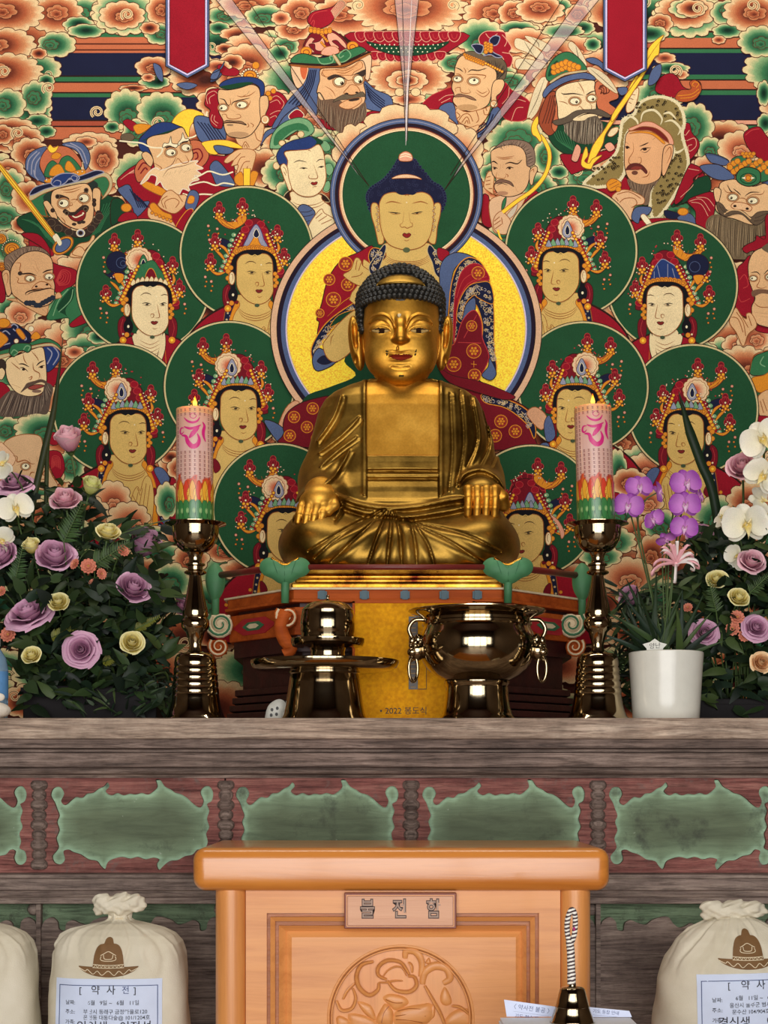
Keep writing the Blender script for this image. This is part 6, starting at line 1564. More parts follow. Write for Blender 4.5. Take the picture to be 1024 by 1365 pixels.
def text_mesh(name,s,size,mat,fn,align='CENTER',bold=0.0):
 0
 cu=bpy.data.curves.new(name,'FONT');cu.body=s;cu.size=size;cu.align_x=align;cu.align_y='CENTER';cu.offset=bold;cu.resolution_u=3
 t=bpy.data.objects.new(name,cu);COL.objects.link(t)
 dg=bpy.context.evaluated_depsgraph_get();me=bpy.data.meshes.new_from_object(t.evaluated_get(dg))
 bpy.data.objects.remove(t);bpy.data.curves.remove(cu)
 me.name=name
 for v in me.vertices:v.co=fn(v.co.x,v.co.y)
 me.materials.clear();me.update()
 return me
q=W(538,948,GY-.001)
o=obj('lettering',text_mesh('lettering','\u2022 2022 \ubd09\ub3c4\uc2dd',0.018,None,lambda x,y:(q.x+x,GY-.0009,q.z+y)),M_INK,bd);o.location=tuple(-v for v in bd.location)
# ================= brass ware =================
m=NT('polished_brass');b=m.bsdf(Metallic=1.0,Roughness=0.09);co=m.coords();f=m.noise(co,30,4)
m.l(m.ramp(f,[(0.3,lin((150,134,108))),(0.7,lin((178,160,128)))]),b.inputs['Base Color']);M_BRASS=m.mat
def px_prof(rows,cy,s):return[(r*s,(cy-y)*s)for r,y in rows]
def candlestick(px,y,label,base_w=1.0):
 s=S(y);c=W(px,955,y)
 t=thing('candlestick',label,'candlestick',(c.x,y,TOPZ),'brass candlesticks on the altar')
 k=(W(0,955,y).z-TOPZ)/s
 base=[(43.5,955),(43,953.5),(39,950),(36,943),(33.6,934),(32.2,926)]
 for i in range(5):
  y0=920-i*9.2;r=31.6-i*.9
  base+=[(r+.2,y0+2),(r-.5,y0+.4),(r+.1,y0-1.2),(r,y0-5.6)]
 base+=[(26.8,872),(25,868.5),(21,866),(12,864.6),(9,863)]
 MB().lathe(px_prof(base,955,s),(0,0,0),56).obj('base',M_BRASS,t,40)
 stem=[(9,863.5),(8,858),(8,853),(10,846),(12.5,838),(16,834.5),(18.5,831),(19,826),(18,821),(16,818.5),(17.4,815),(16,806),(13,792),(10,776),(8.2,765),(8,762),(11,761),(14.5,759.4),(15,757.4),(13,755.6),(10,754.6),(10,750),(13,748.6),(13,746.6),(9,745),(8,740),(10,734),(12,731)]
 MB().lathe(px_prof(stem,955,s),(0,0,0),40).obj('stem',M_BRASS,t,40)
 dish=[(11,732),(17,730),(24,724),(29,715),(31,705),(31.5,697),(36,695),(41,693.6),(41,692.6),(36,693.4),(30,695),(29.5,704),(27.5,712),(26,716),(3,716.6)]
 MB().lathe(px_prof(dish,955,s),(0,0,0),48).obj('drip_dish',M_BRASS,t,40)
 return t
candlestick(260.5,0.13,'tall polished brass candlestick in front of the left flowers')
candlestick(797,0.13,'tall polished brass candlestick beside the white orchid pot')
m=NT('printed_candle_wax');b=m.bsdf(Roughness=0.35);at=m.n('ShaderNodeVertexColor');at.layer_name='pigment';m.l(at.outputs[0],b.inputs['Base Color'])
b.inputs['Coat Weight'].default_value=0.8;b.inputs['Coat Roughness'].default_value=0.16
b.inputs['Subsurface Weight'].default_value=0.25;b.inputs['Subsurface Radius'].default_value=(0.02,0.010,0.006);b.inputs['Subsurface Scale'].default_value=0.6
M_CANDLE=m.mat
m=NT('candle_print');b=m.bsdf(Roughness=0.4);at=m.n('ShaderNodeVertexColor');at.layer_name='pigment';m.l(at.outputs[0],b.inputs['Base Color']);b.inputs['Coat Weight'].default_value=0.8;b.inputs['Coat Roughness'].default_value=0.16;M_PRINT=m.mat
m=NT('candle_flame');e=m.n('ShaderNodeEmission');co=m.coords();sp=m.n('ShaderNodeSeparateXYZ');m.l(co,sp.inputs[0])
mr=m.n('ShaderNodeMapRange');m.l(sp.outputs[2],mr.inputs[0]);mr.inputs[1].default_value=0.0;mr.inputs[2].default_value=.024
m.l(m.ramp(mr.outputs[0],[(0.0,lin((255,120,20))),(0.35,lin((255,210,90))),(0.8,lin((255,170,30))),(1.0,lin((230,70,10)))]),e.inputs[0]);e.inputs[1].default_value=2.2;m.l(e.outputs[0],m.out.inputs[0]);M_FLAME=m.mat
def candle(px,y,ytop,label):
 s=S(y);r=24.5*s;zb_=TOPZ+(955-716)*s;ztop=TOPZ+(955-ytop)*s
 x=W(px,0,y).x
 t=thing('candle',label,'candle',(x,y,zb_),'lit printed candles')
 H=ztop-zb_
 rr=random.Random(int(px));n=64;m_=70;v=[];cols=[]
 for j in range(m_+1):
  yy=ytop+(716-ytop)*j/m_
  for k in range(n):
   a=2*pi*k/n
   q=(yy-ytop)
   wob=5*sin(a*7)+3*sin(a*13+1)
   if q<8:cc=(246,186,130)
   elif q<60:cc=mixc((240,178,150),(232,190,178),q/60)
   elif q+wob<96:cc=(228,184,168)
   elif q+wob<112:cc=mixc((214,60,34),(238,120,40),(q+wob-96)/16)
   elif q+wob<127:cc=mixc((240,140,40),(240,200,60),(q+wob-112)/15)
   else:cc=(66,138,74)if(sin(a*9+q*.3)+rr.uniform(-1,1))<.4 else(120,168,96)
   v.append((r*cos(a),r*sin(a),H*(1-j/m_)));cols.append(C(cc))
 f=[(j*n+(k+1)%n,j*n+k,(j+1)*n+k,(j+1)*n+(k+1)%n)for j in range(m_)for k in range(n)]
 f.append(tuple(range(n)));f.append(tuple(m_*n+k for k in range(n))[::-1])
 me=pydata('wax',v,f)
 at=me.color_attributes.new('pigment','FLOAT_COLOR','POINT');at.data.foreach_set('color',np.array(cols,np.float32).ravel())
 auto_smooth(me,50);w_=obj('wax',me,M_CANDLE,t)
 p=Paint();MG=(222,30,128);p.frame(-24.5,0,7.59)
 ox,oy=-105,-148
 T0=p.T;p.frame(-24.5+ox/7.59,oy/7.59,7.59)
 p.L(MG,.9,'296,222 324,238 326,258 300,276 270,262 268,238 290,222',False)
 for lw,st in((3.2,'200,262 240,300 290,316 338,300 364,260'),(3.8,'200,352 260,376 320,366 376,336'),(2.8,'202,402 172,426 150,404 165,366 202,366'),(6.0,'356,362 300,418 258,472'),(6.4,'172,440 222,452 244,510 292,556 340,536 358,480 338,424'),(4.6,'392,306 414,345 402,400 406,450 428,502')):p.L(MG,lw,st)
 p.T=T0;p.frame(0,0)
 for i in range(-11,12):
  xx=i*6.6+3.2
  for j in range(20):
   yy=5+j*5.6
   if abs(((xx+77)%154)-77)<21 and 14<yy<58:continue
   if yy>98:continue
   col=(150,84,80)
   p.ribbon([(xx-1.4,yy-1.2),(xx+1.2,yy-1)],.8,col);p.ribbon([(xx,yy-1.6),(xx-.4,yy+1.6)],.7,col);p.ribbon([(xx-1.3,yy+1.4),(xx+1.5,yy+1.0)],.6,col)
 for i in range(-9,10):
  xx=i*8.4
  p.P((222,66,40)if i%2 else(240,170,50),[(xx,98),(xx+4,108),(xx+3,120),(xx,125),(xx-3,120),(xx-4,108)],(150,60,20),.5)
  p.P((244,196,70),[(xx+4,108),(xx+7,116),(xx+4,126),(xx+1,116)],(170,90,20),.5)
  p.P((58,128,66),[(xx-4,128),(xx,124),(xx+4,130),(xx+3,146),(xx,153),(xx-4,144)],(30,84,46),.5);p.E((150,186,120),xx+2,138,2,4,None,n=8)
 me=bpy.data.meshes.new('printed_verses');me.from_pydata([(q[0],q[1],q[2])for q in p.v],[],p.f);at=me.color_attributes.new('pigment','FLOAT_COLOR','POINT');at.data.foreach_set('color',np.array([c[:3]+(1.0,)for c in p.c],np.float32).ravel())
 bm=bmesh.new();bm.from_mesh(me);bmesh.ops.triangulate(bm,faces=bm.faces[:])
 for _ in range(3):
  es=[e_ for e_ in bm.edges if(e_.verts[0].co.xy-e_.verts[1].co.xy).length>3.0]
  if es:bmesh.ops.subdivide_edges(bm,edges=es,cuts=1,use_grid_fill=True);bmesh.ops.triangulate(bm,faces=[q for q in bm.faces if len(q.verts)>3])
 for v_ in bm.verts:
  R_=r+.0005+v_.co.z*0.00001;th=-pi/2+v_.co.x/24.5
  v_.co=(R_*cos(th),R_*sin(th),H-v_.co.y*s)
 bm.to_mesh(me);bm.free()
 obj('printed_sign',me,M_PRINT,w_)
 MB().tube([(0,0,H-.002),(.0006,0,H+.008)],.0011,6).obj('wick',M_INK,t,True)
 fl=MB().lathe([(.0006,0),(.0038,.004),(.0046,.008),(.0036,.013),(.0020,.018),(.0004,.024)],(0,0,0),14).obj('flame',M_FLAME,t,True);fl.location=(0.0006,0,H+.004)
 L=bpy.data.lights.new('candle_glow','POINT');L.energy=0.45;L.color=(1.0,0.55,0.2);L.shadow_soft_size=.006
 lo=bpy.data.objects.new('candle_glow',L);COL.objects.link(lo);lo.location=(x,y-.008,ztop+.034)
 return t
candle(259.5,0.13,541,'lit printed candle on the candlestick nearest the lavender roses')
cn=candle(795.6,0.13,538,'lit printed candle on the candlestick beside the violet orchid');cn.rotation_euler=(0,radians(-1.7),0)
y=0.17;s=S(y);c=W(433,952,y)
stn=thing('offering_stand','brass stand with a wide flat rim, under the domed bowl','stand',(c.x,y,TOPZ))
MB().lathe(px_prof([(60,952),(59.5,950),(56,944),(52.5,930),(49.5,912),(47.5,898),(46,890),(47.5,888.5),(47.5,886),(46,885)],952,s),n=64).obj('foot',M_BRASS,stn,40)
MB().lathe(px_prof([(40,887),(78,886),(90,884.6),(96,881),(99,874),(98.5,871.6),(94,872.6),(88,874.6),(70,875),(30,875),(3,875)],952,s),n=72).obj('tray_rim',M_BRASS,stn,40)
zt_=TOPZ+(952-875)*s
bw=thing('lidded_bowl','small brass bowl with a domed lid on the wide-rimmed stand','bowl',(W(437,0,y).x,y,zt_))
MB().lathe(px_prof([(25,875),(24.5,873),(23,868),(22.5,860),(24,854.6),(30,853),(47,852.4),(49,848),(49.5,842.6),(48,842),(30,842),(3,842)],875,s),n=56).obj('bowl',M_BRASS,bw,40)
ld=MB().lathe(px_prof([(35,842),(36,840),(35.4,836),(36.6,834),(36.8,822),(36,812),(34.5,806),(35,804.5),(33.5,803),(28,797),(20,793.6),(10,792),(3.4,791.6),(3,790),(1.6,789),(1.6,787),(2.4,785.6),(1.4,784)],875,s),n=56).obj('domed_lid',M_BRASS,bw,40)
y=0.18;s=S(y);c=W(636,952,y)
ib=thing('incense_burner','large round brass incense burner with lion-mask ring handles','incense burner',(c.x,y,TOPZ))
MB().lathe(px_prof([(52,952),(52,949.5),(47.5,944),(44.5,934),(42.5,920),(41.5,908),(42,904),(43.5,902),(43.5,899)],952,s),n=64).obj('foot',M_BRASS,ib,40)
MB().lathe(px_prof([(36,900),(46,897.5),(57,891),(66,883),(72,873),(75.5,863),(77.5,852),(77,843),(74.5,834),(71.5,829),(71,826),(73,824),(73,821),(70.5,819.5),(70.5,816),(76,813),(88,808.4),(92,805.6),(91,804.4),(80,807),(70,810),(66,816),(66,826),(60,830),(3,830)],952,s),n=80).obj('bowl',M_BRASS,ib,40)
MB().lathe([(r,z)for r,z in px_prof([(62,822),(62,819),(3,818)],952,s)],n=40).obj('ash',plain('incense_ash',(150,142,132),0.9),ib,40)
for sx in(-1,1):
 mk=MB();cx_=sx*80*s;zc_=(952-858)*s
 mk.sphere((cx_,-.012,zc_),(.018,.017,.022));mk.sphere((cx_+sx*.010,-.020,zc_-.004),(.011,.011,.010));mk.sphere((cx_+sx*.004,-.026,zc_+.008),.0055);mk.sphere((cx_+sx*.012,-.016,zc_+.009),.0055)
 mk.sphere((cx_-sx*.002,-.012,zc_+.022),(.008,.008,.012));mk.sphere((cx_+sx*.010,-.006,zc_+.02),(.007,.007,.010))
 for i in range(7):mk.sphere((cx_-sx*.006+sx*.003*i,-.022+.001*i,zc_+.016-.006*i),.0045,8,6)
 hd=mk.obj('lion_mask',M_BRASS,ib,True)
 rg=MB();cz=zc_-.038
 rg.tube([(cx_+sx*(.008+.009*cos(a)),-.020-.004*cos(a),cz+.026*sin(a))for a in[2*pi*k/28 for k in range(29)]],.0034,8,cap=False);rg.obj('ring',M_BRASS,hd,True)
 hb=smooth2([(sx*70*s,(952-817)*s),(sx*84*s,(952-818)*s),(sx*91*s,(952-830)*s),(sx*84*s,(952-846)*s)],False,6)
 MB().tube([(x,-.004,z)for x,z in hb],.0042,8).obj('handle',M_BRASS,ib,True)
M_WPL=plain('white_plastic',(222,220,208),0.4)
o_=W(367,952,.22)
rm=thing('remote_control','small white rounded remote control leaning behind the brass stand','remote control',(o_.x,.22,TOPZ))
P=[(x*S(.22),z*S(.22))for x,z in[(-12,0),(-13,10),(-9,22),(0,29),(8,30),(14,24),(12,10),(8,0)]]
bdy=puff(MB(),smooth2(P,True,4),(0,.022),.008,0).obj('case',M_WPL,rm,True)
bt=MB()
for x,z in((-4,16),(3,18),(-5,9),(2,10)):bt.sphere((x*S(.22),-.0078,z*S(.22)),(.0030,.0014,.0036),10,6)
bt.obj('buttons',plain('grey_button',(90,90,88),0.5),rm,True)
# ================= flowers =================
def petal_mat(name,stops,rough=0.55,scale=30):
 m=NT(name);b=m.bsdf(Roughness=rough);b.inputs['Specular IOR Level'].default_value=0.25
 at=m.n('ShaderNodeVertexColor');at.layer_name='pigment'
 f=m.noise(m.coords(),scale,4)
 m.l(m.mix(at.outputs[0],m.ramp(f,[(.3,(.86,.85,.86,1)),(.7,(1.06,1.06,1.06,1))]),.8,'MULTIPLY'),b.inputs['Base Color'])
 b.inputs['Subsurface Weight'].default_value=0.12;b.inputs['Subsurface Radius'].default_value=(.01,.006,.006);b.inputs['Subsurface Scale'].default_value=.3
 return m.mat
M_PETAL=petal_mat('petal',None)
M_STEM=plain('flower_stem',(74,96,48),0.6,var=.2)
M_FOL=NT('dark_foliage');b=M_FOL.bsdf(Roughness=0.5,Specular__IOR__Level=0.25);at=M_FOL.n('ShaderNodeVertexColor');at.layer_name='pigment';M_FOL.l(at.outputs[0],b.inputs['Base Color']);M_FOL=M_FOL.mat
def colmesh(name,v,f,c,smooth=True):
 me=pydata(name,v,f,smooth)
 at=me.color_attributes.new('pigment','FLOAT_COLOR','POINT');at.data.foreach_set('color',np.array([q[:3]+(1.0,)for q in c],np.float32).ravel())
 return me
ROSECOL={'lavender':((120,62,98),(190,132,164),(228,182,206)),'pink':((160,84,108),(216,152,168),(242,202,208)),'yellow':((180,150,56),(230,214,124),(248,240,186)),'lime':((164,168,74),(206,208,120),(228,226,160)),'peach':((206,130,80),(236,186,130),(248,216,170)),'coral':((150,70,54),(212,128,104),(236,170,146)),'cream':((206,180,140),(232,214,176),(244,232,206))}
ROSES={}
def rose_mesh(col,form):
 0
 key=(col,form)
 if key in ROSES:return ROSES[key]
 r=random.Random(str(key));v=[];f=[];c=[]
 inner,mid,rim=[lin(q)for q in ROSECOL[col]]
 spec={'open':((.11,.66,2,.0,1.9),(.22,.70,3,.05,1.5),(.35,.73,3,.14,1.4),(.50,.72,4,.26,1.35),(.66,.64,5,.42,1.3),(.82,.50,5,.62,1.3),(.95,.34,6,.75,1.25)),'half':((.12,.98,2,.0,1.9),(.23,1.04,3,.06,1.5),(.36,1.08,3,.14,1.4),(.50,1.04,4,.28,1.35),(.64,.92,4,.48,1.3),(.78,.74,5,.66,1.3)),'bud':((.16,1.26,2,.0,1.9),(.27,1.32,3,.06,1.6),(.39,1.34,3,.14,1.5),(.50,1.26,3,.26,1.4),(.62,1.14,4,.42,1.35))}[form]
 L=len(spec)
 for li,(R,H,n,curl,span)in enumerate(spec):
  a0=r.uniform(0,6.28)
  for k in range(n):
   o=len(v);ac=a0+2*pi*k/n+r.uniform(-.12,.12);sp=span*pi/n;nu,nv=8,6;tw=r.uniform(-.1,.1);hh=H*r.uniform(.86,1.08);cu=curl*r.uniform(.7,1.5)
   for j in range(nv+1):
    t=j/nv
    for i in range(nu+1):
     u=-1+2*i/nu
     rad=R*(.28+.72*sin(min(1,t*1.15)*pi/2)**.7)+cu*.26*t**4+.02*sin(5*u+li)*t
     rad*=1+.06*u*tw*6
     if li<3:rad*=1-(.55,.34,.16)[li]*t**2.5
     z=hh*t*(1-.16*u*u*t)-cu*.30*t**5+.02*sin(7*u+k)*t
     a=ac+u*sp*(.72+.28*sin(t*pi*.6))
     v.append((rad*cos(a),rad*sin(a),z))
     q=min(1,.06+.16*li/(L-1)+.8*t**1.7)  # deeper base is partly petal colour, partly painted shade between layers
     c.append(mixc(inner,mid,q*2)if q<.5 else mixc(mid,rim,q*2-1))
   for j in range(nv):
    for i in range(nu):f.append((o+j*(nu+1)+i,o+j*(nu+1)+i+1,o+(j+1)*(nu+1)+i+1,o+(j+1)*(nu+1)+i))
 ROSES[key]=colmesh('bloom',v,f,c)
 return ROSES[key]
def orient(o,d,roll=0.0):
 o.rotation_mode='QUATERNION'
 q=Vector(d).normalized().to_track_quat('Z','Y')
 o.rotation_quaternion=q@Euler((0,0,roll)).to_quaternion()
SEP={}
def sepals(form):
 if form not in SEP:
  v=[];f=[]
  k0=.62 if form!='open' else .8
  for k in range(5):
   a=2*pi*k/5;o=len(v)
   for j in range(5):
    t=j/4;w=.16*(1-t)**.8+.01;rad=.14+k0*t*.75;z=-.08+.30*t*(1 if form!='open' else .3)
    for s_ in(-1,1):v.append((rad*cos(a)-s_*w*sin(a),rad*sin(a)+s_*w*cos(a),z))
   for j in range(4):f.append((o+2*j,o+2*j+1,o+2*j+3,o+2*j+2))
  o=len(v)
  for z,rr in((-.26,.07),(-.16,.17),(-.04,.22),(.06,.26)):
   for k in range(10):v.append((rr*cos(2*pi*k/10),rr*sin(2*pi*k/10),z))
  for j in range(3):
   for k in range(10):f.append((o+j*10+k,o+j*10+(k+1)%10,o+(j+1)*10+(k+1)%10,o+(j+1)*10+k))
  SEP[form]=pydata('sepals',v,f)
 return SEP[form]
def stem_to(root,loc,d,foot,R,name='stem',mat=None):
 0
 p0=Vector((0,0,0))-d*R*.2;p3=Vector(foot)-loc;L=p3.length
 p1=p0-d*L*.3;p2=p3+Vector((0,0,L*.35))
 pts=[p0*(1-t)**3+p1*3*t*(1-t)**2+p2*3*t*t*(1-t)+p3*t**3 for t in[i/12 for i in range(13)]]
 return MB().tube(pts,[max(.0016,R*.075)]*13,7).obj(name,mat or M_STEM,root,True)
def rose(px,py,rpx,y,col,form,d,label,group,foot,cat='rose',name='rose',roll=0.0,stem=True):
 0
 s=S(y);R=rpx*s;loc=W(px,py,y);d=Vector(d).normalized()
 base=loc-d*R*{'open':.3,'half':.45,'bud':.6}[form]
 t=thing(name,label,cat,base,group)
 bl=obj('bloom',rose_mesh(col,form),None,t)
 if not bl.data.materials:bl.data.materials.append(M_PETAL)
 k={'open':.98,'half':1.08,'bud':1.25}[form]
 bl.scale=(R*k,)*3;orient(bl,d,roll)
 se=obj('sepals',sepals(form),None,t)
 if not se.data.materials:se.data.materials.append(M_STEM)
 se.scale=(R*k,)*3;orient(se,d,roll)
 if stem:stem_to(t,base,d,foot,R)
 return t
def petal_patch(v,f,c,ctr,ax,up,ln,wd,c0,c1,bend=.2,cup=.15,tip=.5,nu=6,nv=7,rnd_=0):
 0
 ax=Vector(ax).normalized();up=Vector(up).normalized();sd=ax.cross(up).normalized();up=sd.cross(ax).normalized();o=len(v)
 for j in range(nv+1):
  t=j/nv;w=wd*max(.05,sin(pi*min(1,(t*.86+.12))**tip))
  if rnd_:
   t=sin(t*pi/2)**1.15;w=wd*max(.04,(1-abs((t-.55)/(.55 if t<.55 else .4501))**2.4)**.5 if t>.02 else .12)
  for i in range(nu+1):
   u=-1+2*i/nu
   v.append(tuple(Vector(ctr)+ax*ln*t+sd*w*u*.5+up*(bend*ln*(t*t)*-1+cup*wd*u*u+.01*ln*sin(6*t+3*u))))
   q=min(1,t+.25*abs(u));c.append(mixc(c0,c1,q))
 for j in range(nv):
  for i in range(nu):f.append((o+j*(nu+1)+i,o+j*(nu+1)+i+1,o+(j+1)*(nu+1)+i+1,o+(j+1)*(nu+1)+i))
ORCH={}
def orchid_mesh(col):
 if col in ORCH:return ORCH[col]
 C0,C1,LP,LP2={'white':((236,230,196),(240,236,220),(236,206,90),(246,236,190)),'violet':((224,150,222),(158,74,170),(240,228,236),(222,150,200))}[col]
 v=[];f=[];c=[]
 for a,l_,w in((90,.92,.62),(215,.88,.58),(325,.88,.58)):
  petal_patch(v,f,c,(0,0,-.04),(cos(radians(a)),sin(radians(a)),-.05),(0,0,1),l_,w*1.1,C0,C1,.10,.14,.75,8,9,1)
 for a in(12,168):
  petal_patch(v,f,c,(0,0,.02),(cos(radians(a)),sin(radians(a)),.05),(0,0,1),1.02,1.28,C0,C1,.14,.10,.55,8,9,1)
 n0=len(v)
 me=colmesh('petals',v,f,c)
 v2=[];f2=[];c2=[]
 for a in(50,130):petal_patch(v2,f2,c2,(0,-.02,.06),(cos(radians(a))*.5,.25,.8),(0,-1,.2),.40,.34,LP,LP2,.3,.3)
 petal_patch(v2,f2,c2,(0,-.04,.08),(0,-.8,.45),(0,.2,1),.52,.36,LP,LP2,.5,.35)
 mb=MB();mb.sphere((0,0,.10),(.07,.08,.1),8,6);o=len(v2);v2+=mb.v;f2+=[[i+o for i in q]for q in mb.f];c2+=[lin(LP2)]*len(mb.v)
 ORCH[col]=(me,colmesh('lip',v2,f2,c2))
 return ORCH[col]
def orchid(px,py,rpx,y,col,d,label,group,roll=0.0,foot=None,name='orchid_flower'):
 s=S(y);loc=W(px,py,y);t=thing(name,label,'orchid',loc,group);R=rpx*s
 for nm,me in zip(('petals','lip'),orchid_mesh(col)):
  o=obj(nm,me,None,t)
  if not me.materials:me.materials.append(M_PETAL)
  o.scale=(R,)*3;orient(o,d,roll)
  if nm=='lip':o['label']='pale lip at the centre of the flower'
 if foot is not None:stem_to(t,loc,Vector(d).normalized(),foot,R*.7)
 return t
DAI={}
def daisy_mesh():
 if 'd' not in DAI:
  v=[];f=[];c=[]
  for ring,(n,l_,w,tl)in enumerate(((12,1.0,.56,.12),(10,.82,.5,.45),(8,.55,.4,1.0))):
   for k in range(n):
    a=2*pi*k/n+ring*.3
    petal_patch(v,f,c,(0,0,.05*ring),(cos(a),sin(a),tl),(0,0,1),l_,w,(176,80,58),(232,150,122),.1,.2,.6,4,5,1)
  mb=MB();mb.sphere((0,0,.1),(.26,.26,.16),10,6);o=len(v);v+=mb.v;f+=[[i+o for i in q]for q in mb.f];c+=[lin((190,140,70))]*len(mb.v)
  DAI['d']=colmesh('petals',v,f,c)
 return DAI['d']
def daisy(px,py,rpx,y,d,label,group,foot):
 s=S(y);loc=W(px,py,y);t=thing('spray_chrysanthemum',label,'flower',loc,group);R=rpx*s
 o=obj('petals',daisy_mesh(),None,t)
 if not o.data.materials:o.data.materials.append(M_PETAL)
 o.scale=(R,)*3;orient(o,d);stem_to(t,loc,Vector(d).normalized(),foot,R)
 return t
def leafmass(name,label,boxes,seed,cols,floor_z):
 r=random.Random(seed);v=[];f=[];c=[]
 for(px0,px1,py0,py1,y0,y1,n,ln,wd)in boxes:
  for _ in range(n):
   y=r.uniform(y0,y1);p=W(r.uniform(px0,px1),r.uniform(py0,py1),y)
   a=r.uniform(0,2*pi);el=r.uniform(-.7,.8)
   ax=Vector((cos(a)*cos(el),-abs(sin(a))*cos(el)*.7,sin(el))).normalized()
   up=Vector((r.uniform(-.4,.4),-.8,r.uniform(.2,.9))).normalized()
   if abs(up.dot(ax))>.95:up=Vector((0,0,1))
   L=ln*r.uniform(.6,1.35)
   if(p+ax*L).z<floor_z+.004 or p.z<floor_z+.004:continue
   cb=C(r.choice(cols));k=r.uniform(.7,1.25);cb=tuple(min(1,q*k)for q in cb[:3])+(1,)
   petal_patch(v,f,c,p,ax,up,L,wd*r.uniform(.7,1.3),cb,cb,r.uniform(.1,.5),r.uniform(-.1,.25),.8,2,4)
 o=obj(name,colmesh(name,v,f,c),M_FOL)
 return tag(o,label,'leaves',None,'stuff')
LV=[(26,40,22),(32,48,26),(40,58,30),(22,34,24),(48,66,34),(30,46,32),(62,78,40)]
def sprig(px,py,y,d,L,label,group,col,foot,fine=True,name='fern_sprig'):
 0
 loc=W(px,py,y);t=thing(name,label,'greenery',loc,group);v=[];f=[];c=[];d=Vector(d).normalized();r=random.Random(int(px*7+py))
 side=d.cross(Vector((0,-1,.15))).normalized();cb=lin(col);n=16
 for i in range(n):
  t_=i/(n-1);p=d*L*t_
  for sg in(-1,1):
   ax=(side*sg+d*.55+Vector((0,r.uniform(-.3,.1),r.uniform(-.1,.2)))).normalized()
   ln=L*(.34 if fine else .26)*(1-.75*t_)*r.uniform(.8,1.15)
   k=r.uniform(.75,1.2);q=tuple(min(1,x*k)for x in cb[:3])+(1,)
   petal_patch(v,f,c,p,ax,(0,-1,.3),ln,ln*(.22 if fine else .5),q,q,.2,.1,.9,2,3)
 obj('leaflets',colmesh('leaflets',v,f,c),M_FOL,t)
 p3=Vector(foot)-loc
 MB().tube([d*L,Vector((0,0,0)),p3*.5+Vector((0,.01,.01)),p3],[.0008,.0014,.0016,.0018],6).obj('stalk',M_STEM,t,True)
 return t
FL=lambda px:(W(px,0,.32).x*.55+W(125,0,.32).x*.45,.32,TOPZ+.075)
def container(name,label,x0,x1,y0,y1,z1,mat,cat='flower box'):
 t=thing(name,label,cat,((x0+x1)/2,(y0+y1)/2,TOPZ));hx,hy=(x1-x0)/2,(y1-y0)/2;h=z1-TOPZ;w_=.006
 MB().box(-hx,hx,-hy,-hy+w_,0,h).box(-hx,hx,hy-w_,hy,0,h).box(-hx,-hx+w_,-hy+w_,hy-w_,0,h).box(hx-w_,hx,-hy+w_,hy-w_,0,h).box(-hx+w_,hx-w_,-hy+w_,hy-w_,0,.006).obj('tub',mat,t,bev=.002)
 MB().box(-hx+w_,hx-w_,-hy+w_,hy-w_,.006,h-.012).obj('floral_foam',plain('floral_foam',(36,58,34),0.95),t)
 MB().box(-hx-.004,hx+.004,-hy-.004,-hy,h-.012,h-.004).obj('rim',mat,t)
 return t
M_BLKPL=plain('black_plastic_tub',(22,18,20),0.6,spec=.15)
container('flower_box','low black flower box holding the lavender and yellow roses on the left',W(36,0,.26).x,W(212,0,.26).x,.22,.44,TOPZ+.075,M_BLKPL)
GL='lavender roses of the left arrangement';GYL='yellow roses of the left arrangement'
fr=(0.05,-1,.15)
for px,py,r_,y,col,form,d,lab in((92,590,20,.36,'pink','bud',(-.1,-.55,.9),'half-closed pink-lavender rose on a tall stem, topmost on the left'),(87,667,21,.30,'pink','half',(0,-.7,.75),'crumpled pink-lavender rose second from the top on the left'),(74,742,27,.24,'lavender','half',(.1,-.75,.6),'wide lavender rose in the upper middle of the left arrangement'),(178,784,24,.22,'lavender','half',(.35,-.8,.45),'lavender rose between the coral blossoms and the left candlestick'),(37,817,32,.20,'lavender','open',(-.2,-.6,.75),'largest lavender rose, seen from the side at lower left'),(108,866,24,.16,'lavender','open',(0,-1,.12),'round lavender rose facing straight out, lowest on the left'),(190,728,24,.36,'lavender','bud',(.5,-.5,.7),'dusky lavender bud leaning towards the left candlestick'),(20,644,25,.34,'lavender','open',(-.1,-.6,.8),'lavender rose at the left edge just above the white orchids'),(2,740,22,.26,'lavender','half',(-.2,-.8,.5),'lavender rose cut by the left edge at mid height'),(240,808,14,.34,'lavender','half',(.4,-.7,.4),'lavender rose half hidden behind the left candlestick stem')):
 rose(px,py,r_,y,col,form,d,lab,GL,FL(px),roll=px*.37)
for px,py,r_,y,col,form,d,lab in((42,730,13,.24,'yellow','bud',(-.1,-.6,.8),'small yellow bud left of the wide lavender rose'),(144,710,17,.24,'yellow','half',(.25,-.6,.75),'yellow rose beside the foot of the thin bare stem, upper left arrangement'),(121,650,15,.30,'lime','bud',(.35,-.5,.8),'greenish yellow bud, highest yellow rose on the left'),(78,803,15,.19,'yellow','half',(.1,-.8,.5),'yellow rose above the round lavender rose'),(42,874,14,.16,'yellow','half',(-.1,-.8,.5),'yellow rose lowest on the left, over the tub'),(176,857,17,.17,'yellow','half',(.2,-.9,.35),'pale yellow rose low, right of the round lavender rose'),(222,804,13,.28,'lime','bud',(.2,-.5,.8),'greenish yellow bud behind the left candlestick stem')):
 rose(px,py,r_,y,col,form,d,lab,GYL,FL(px),roll=py*.41)
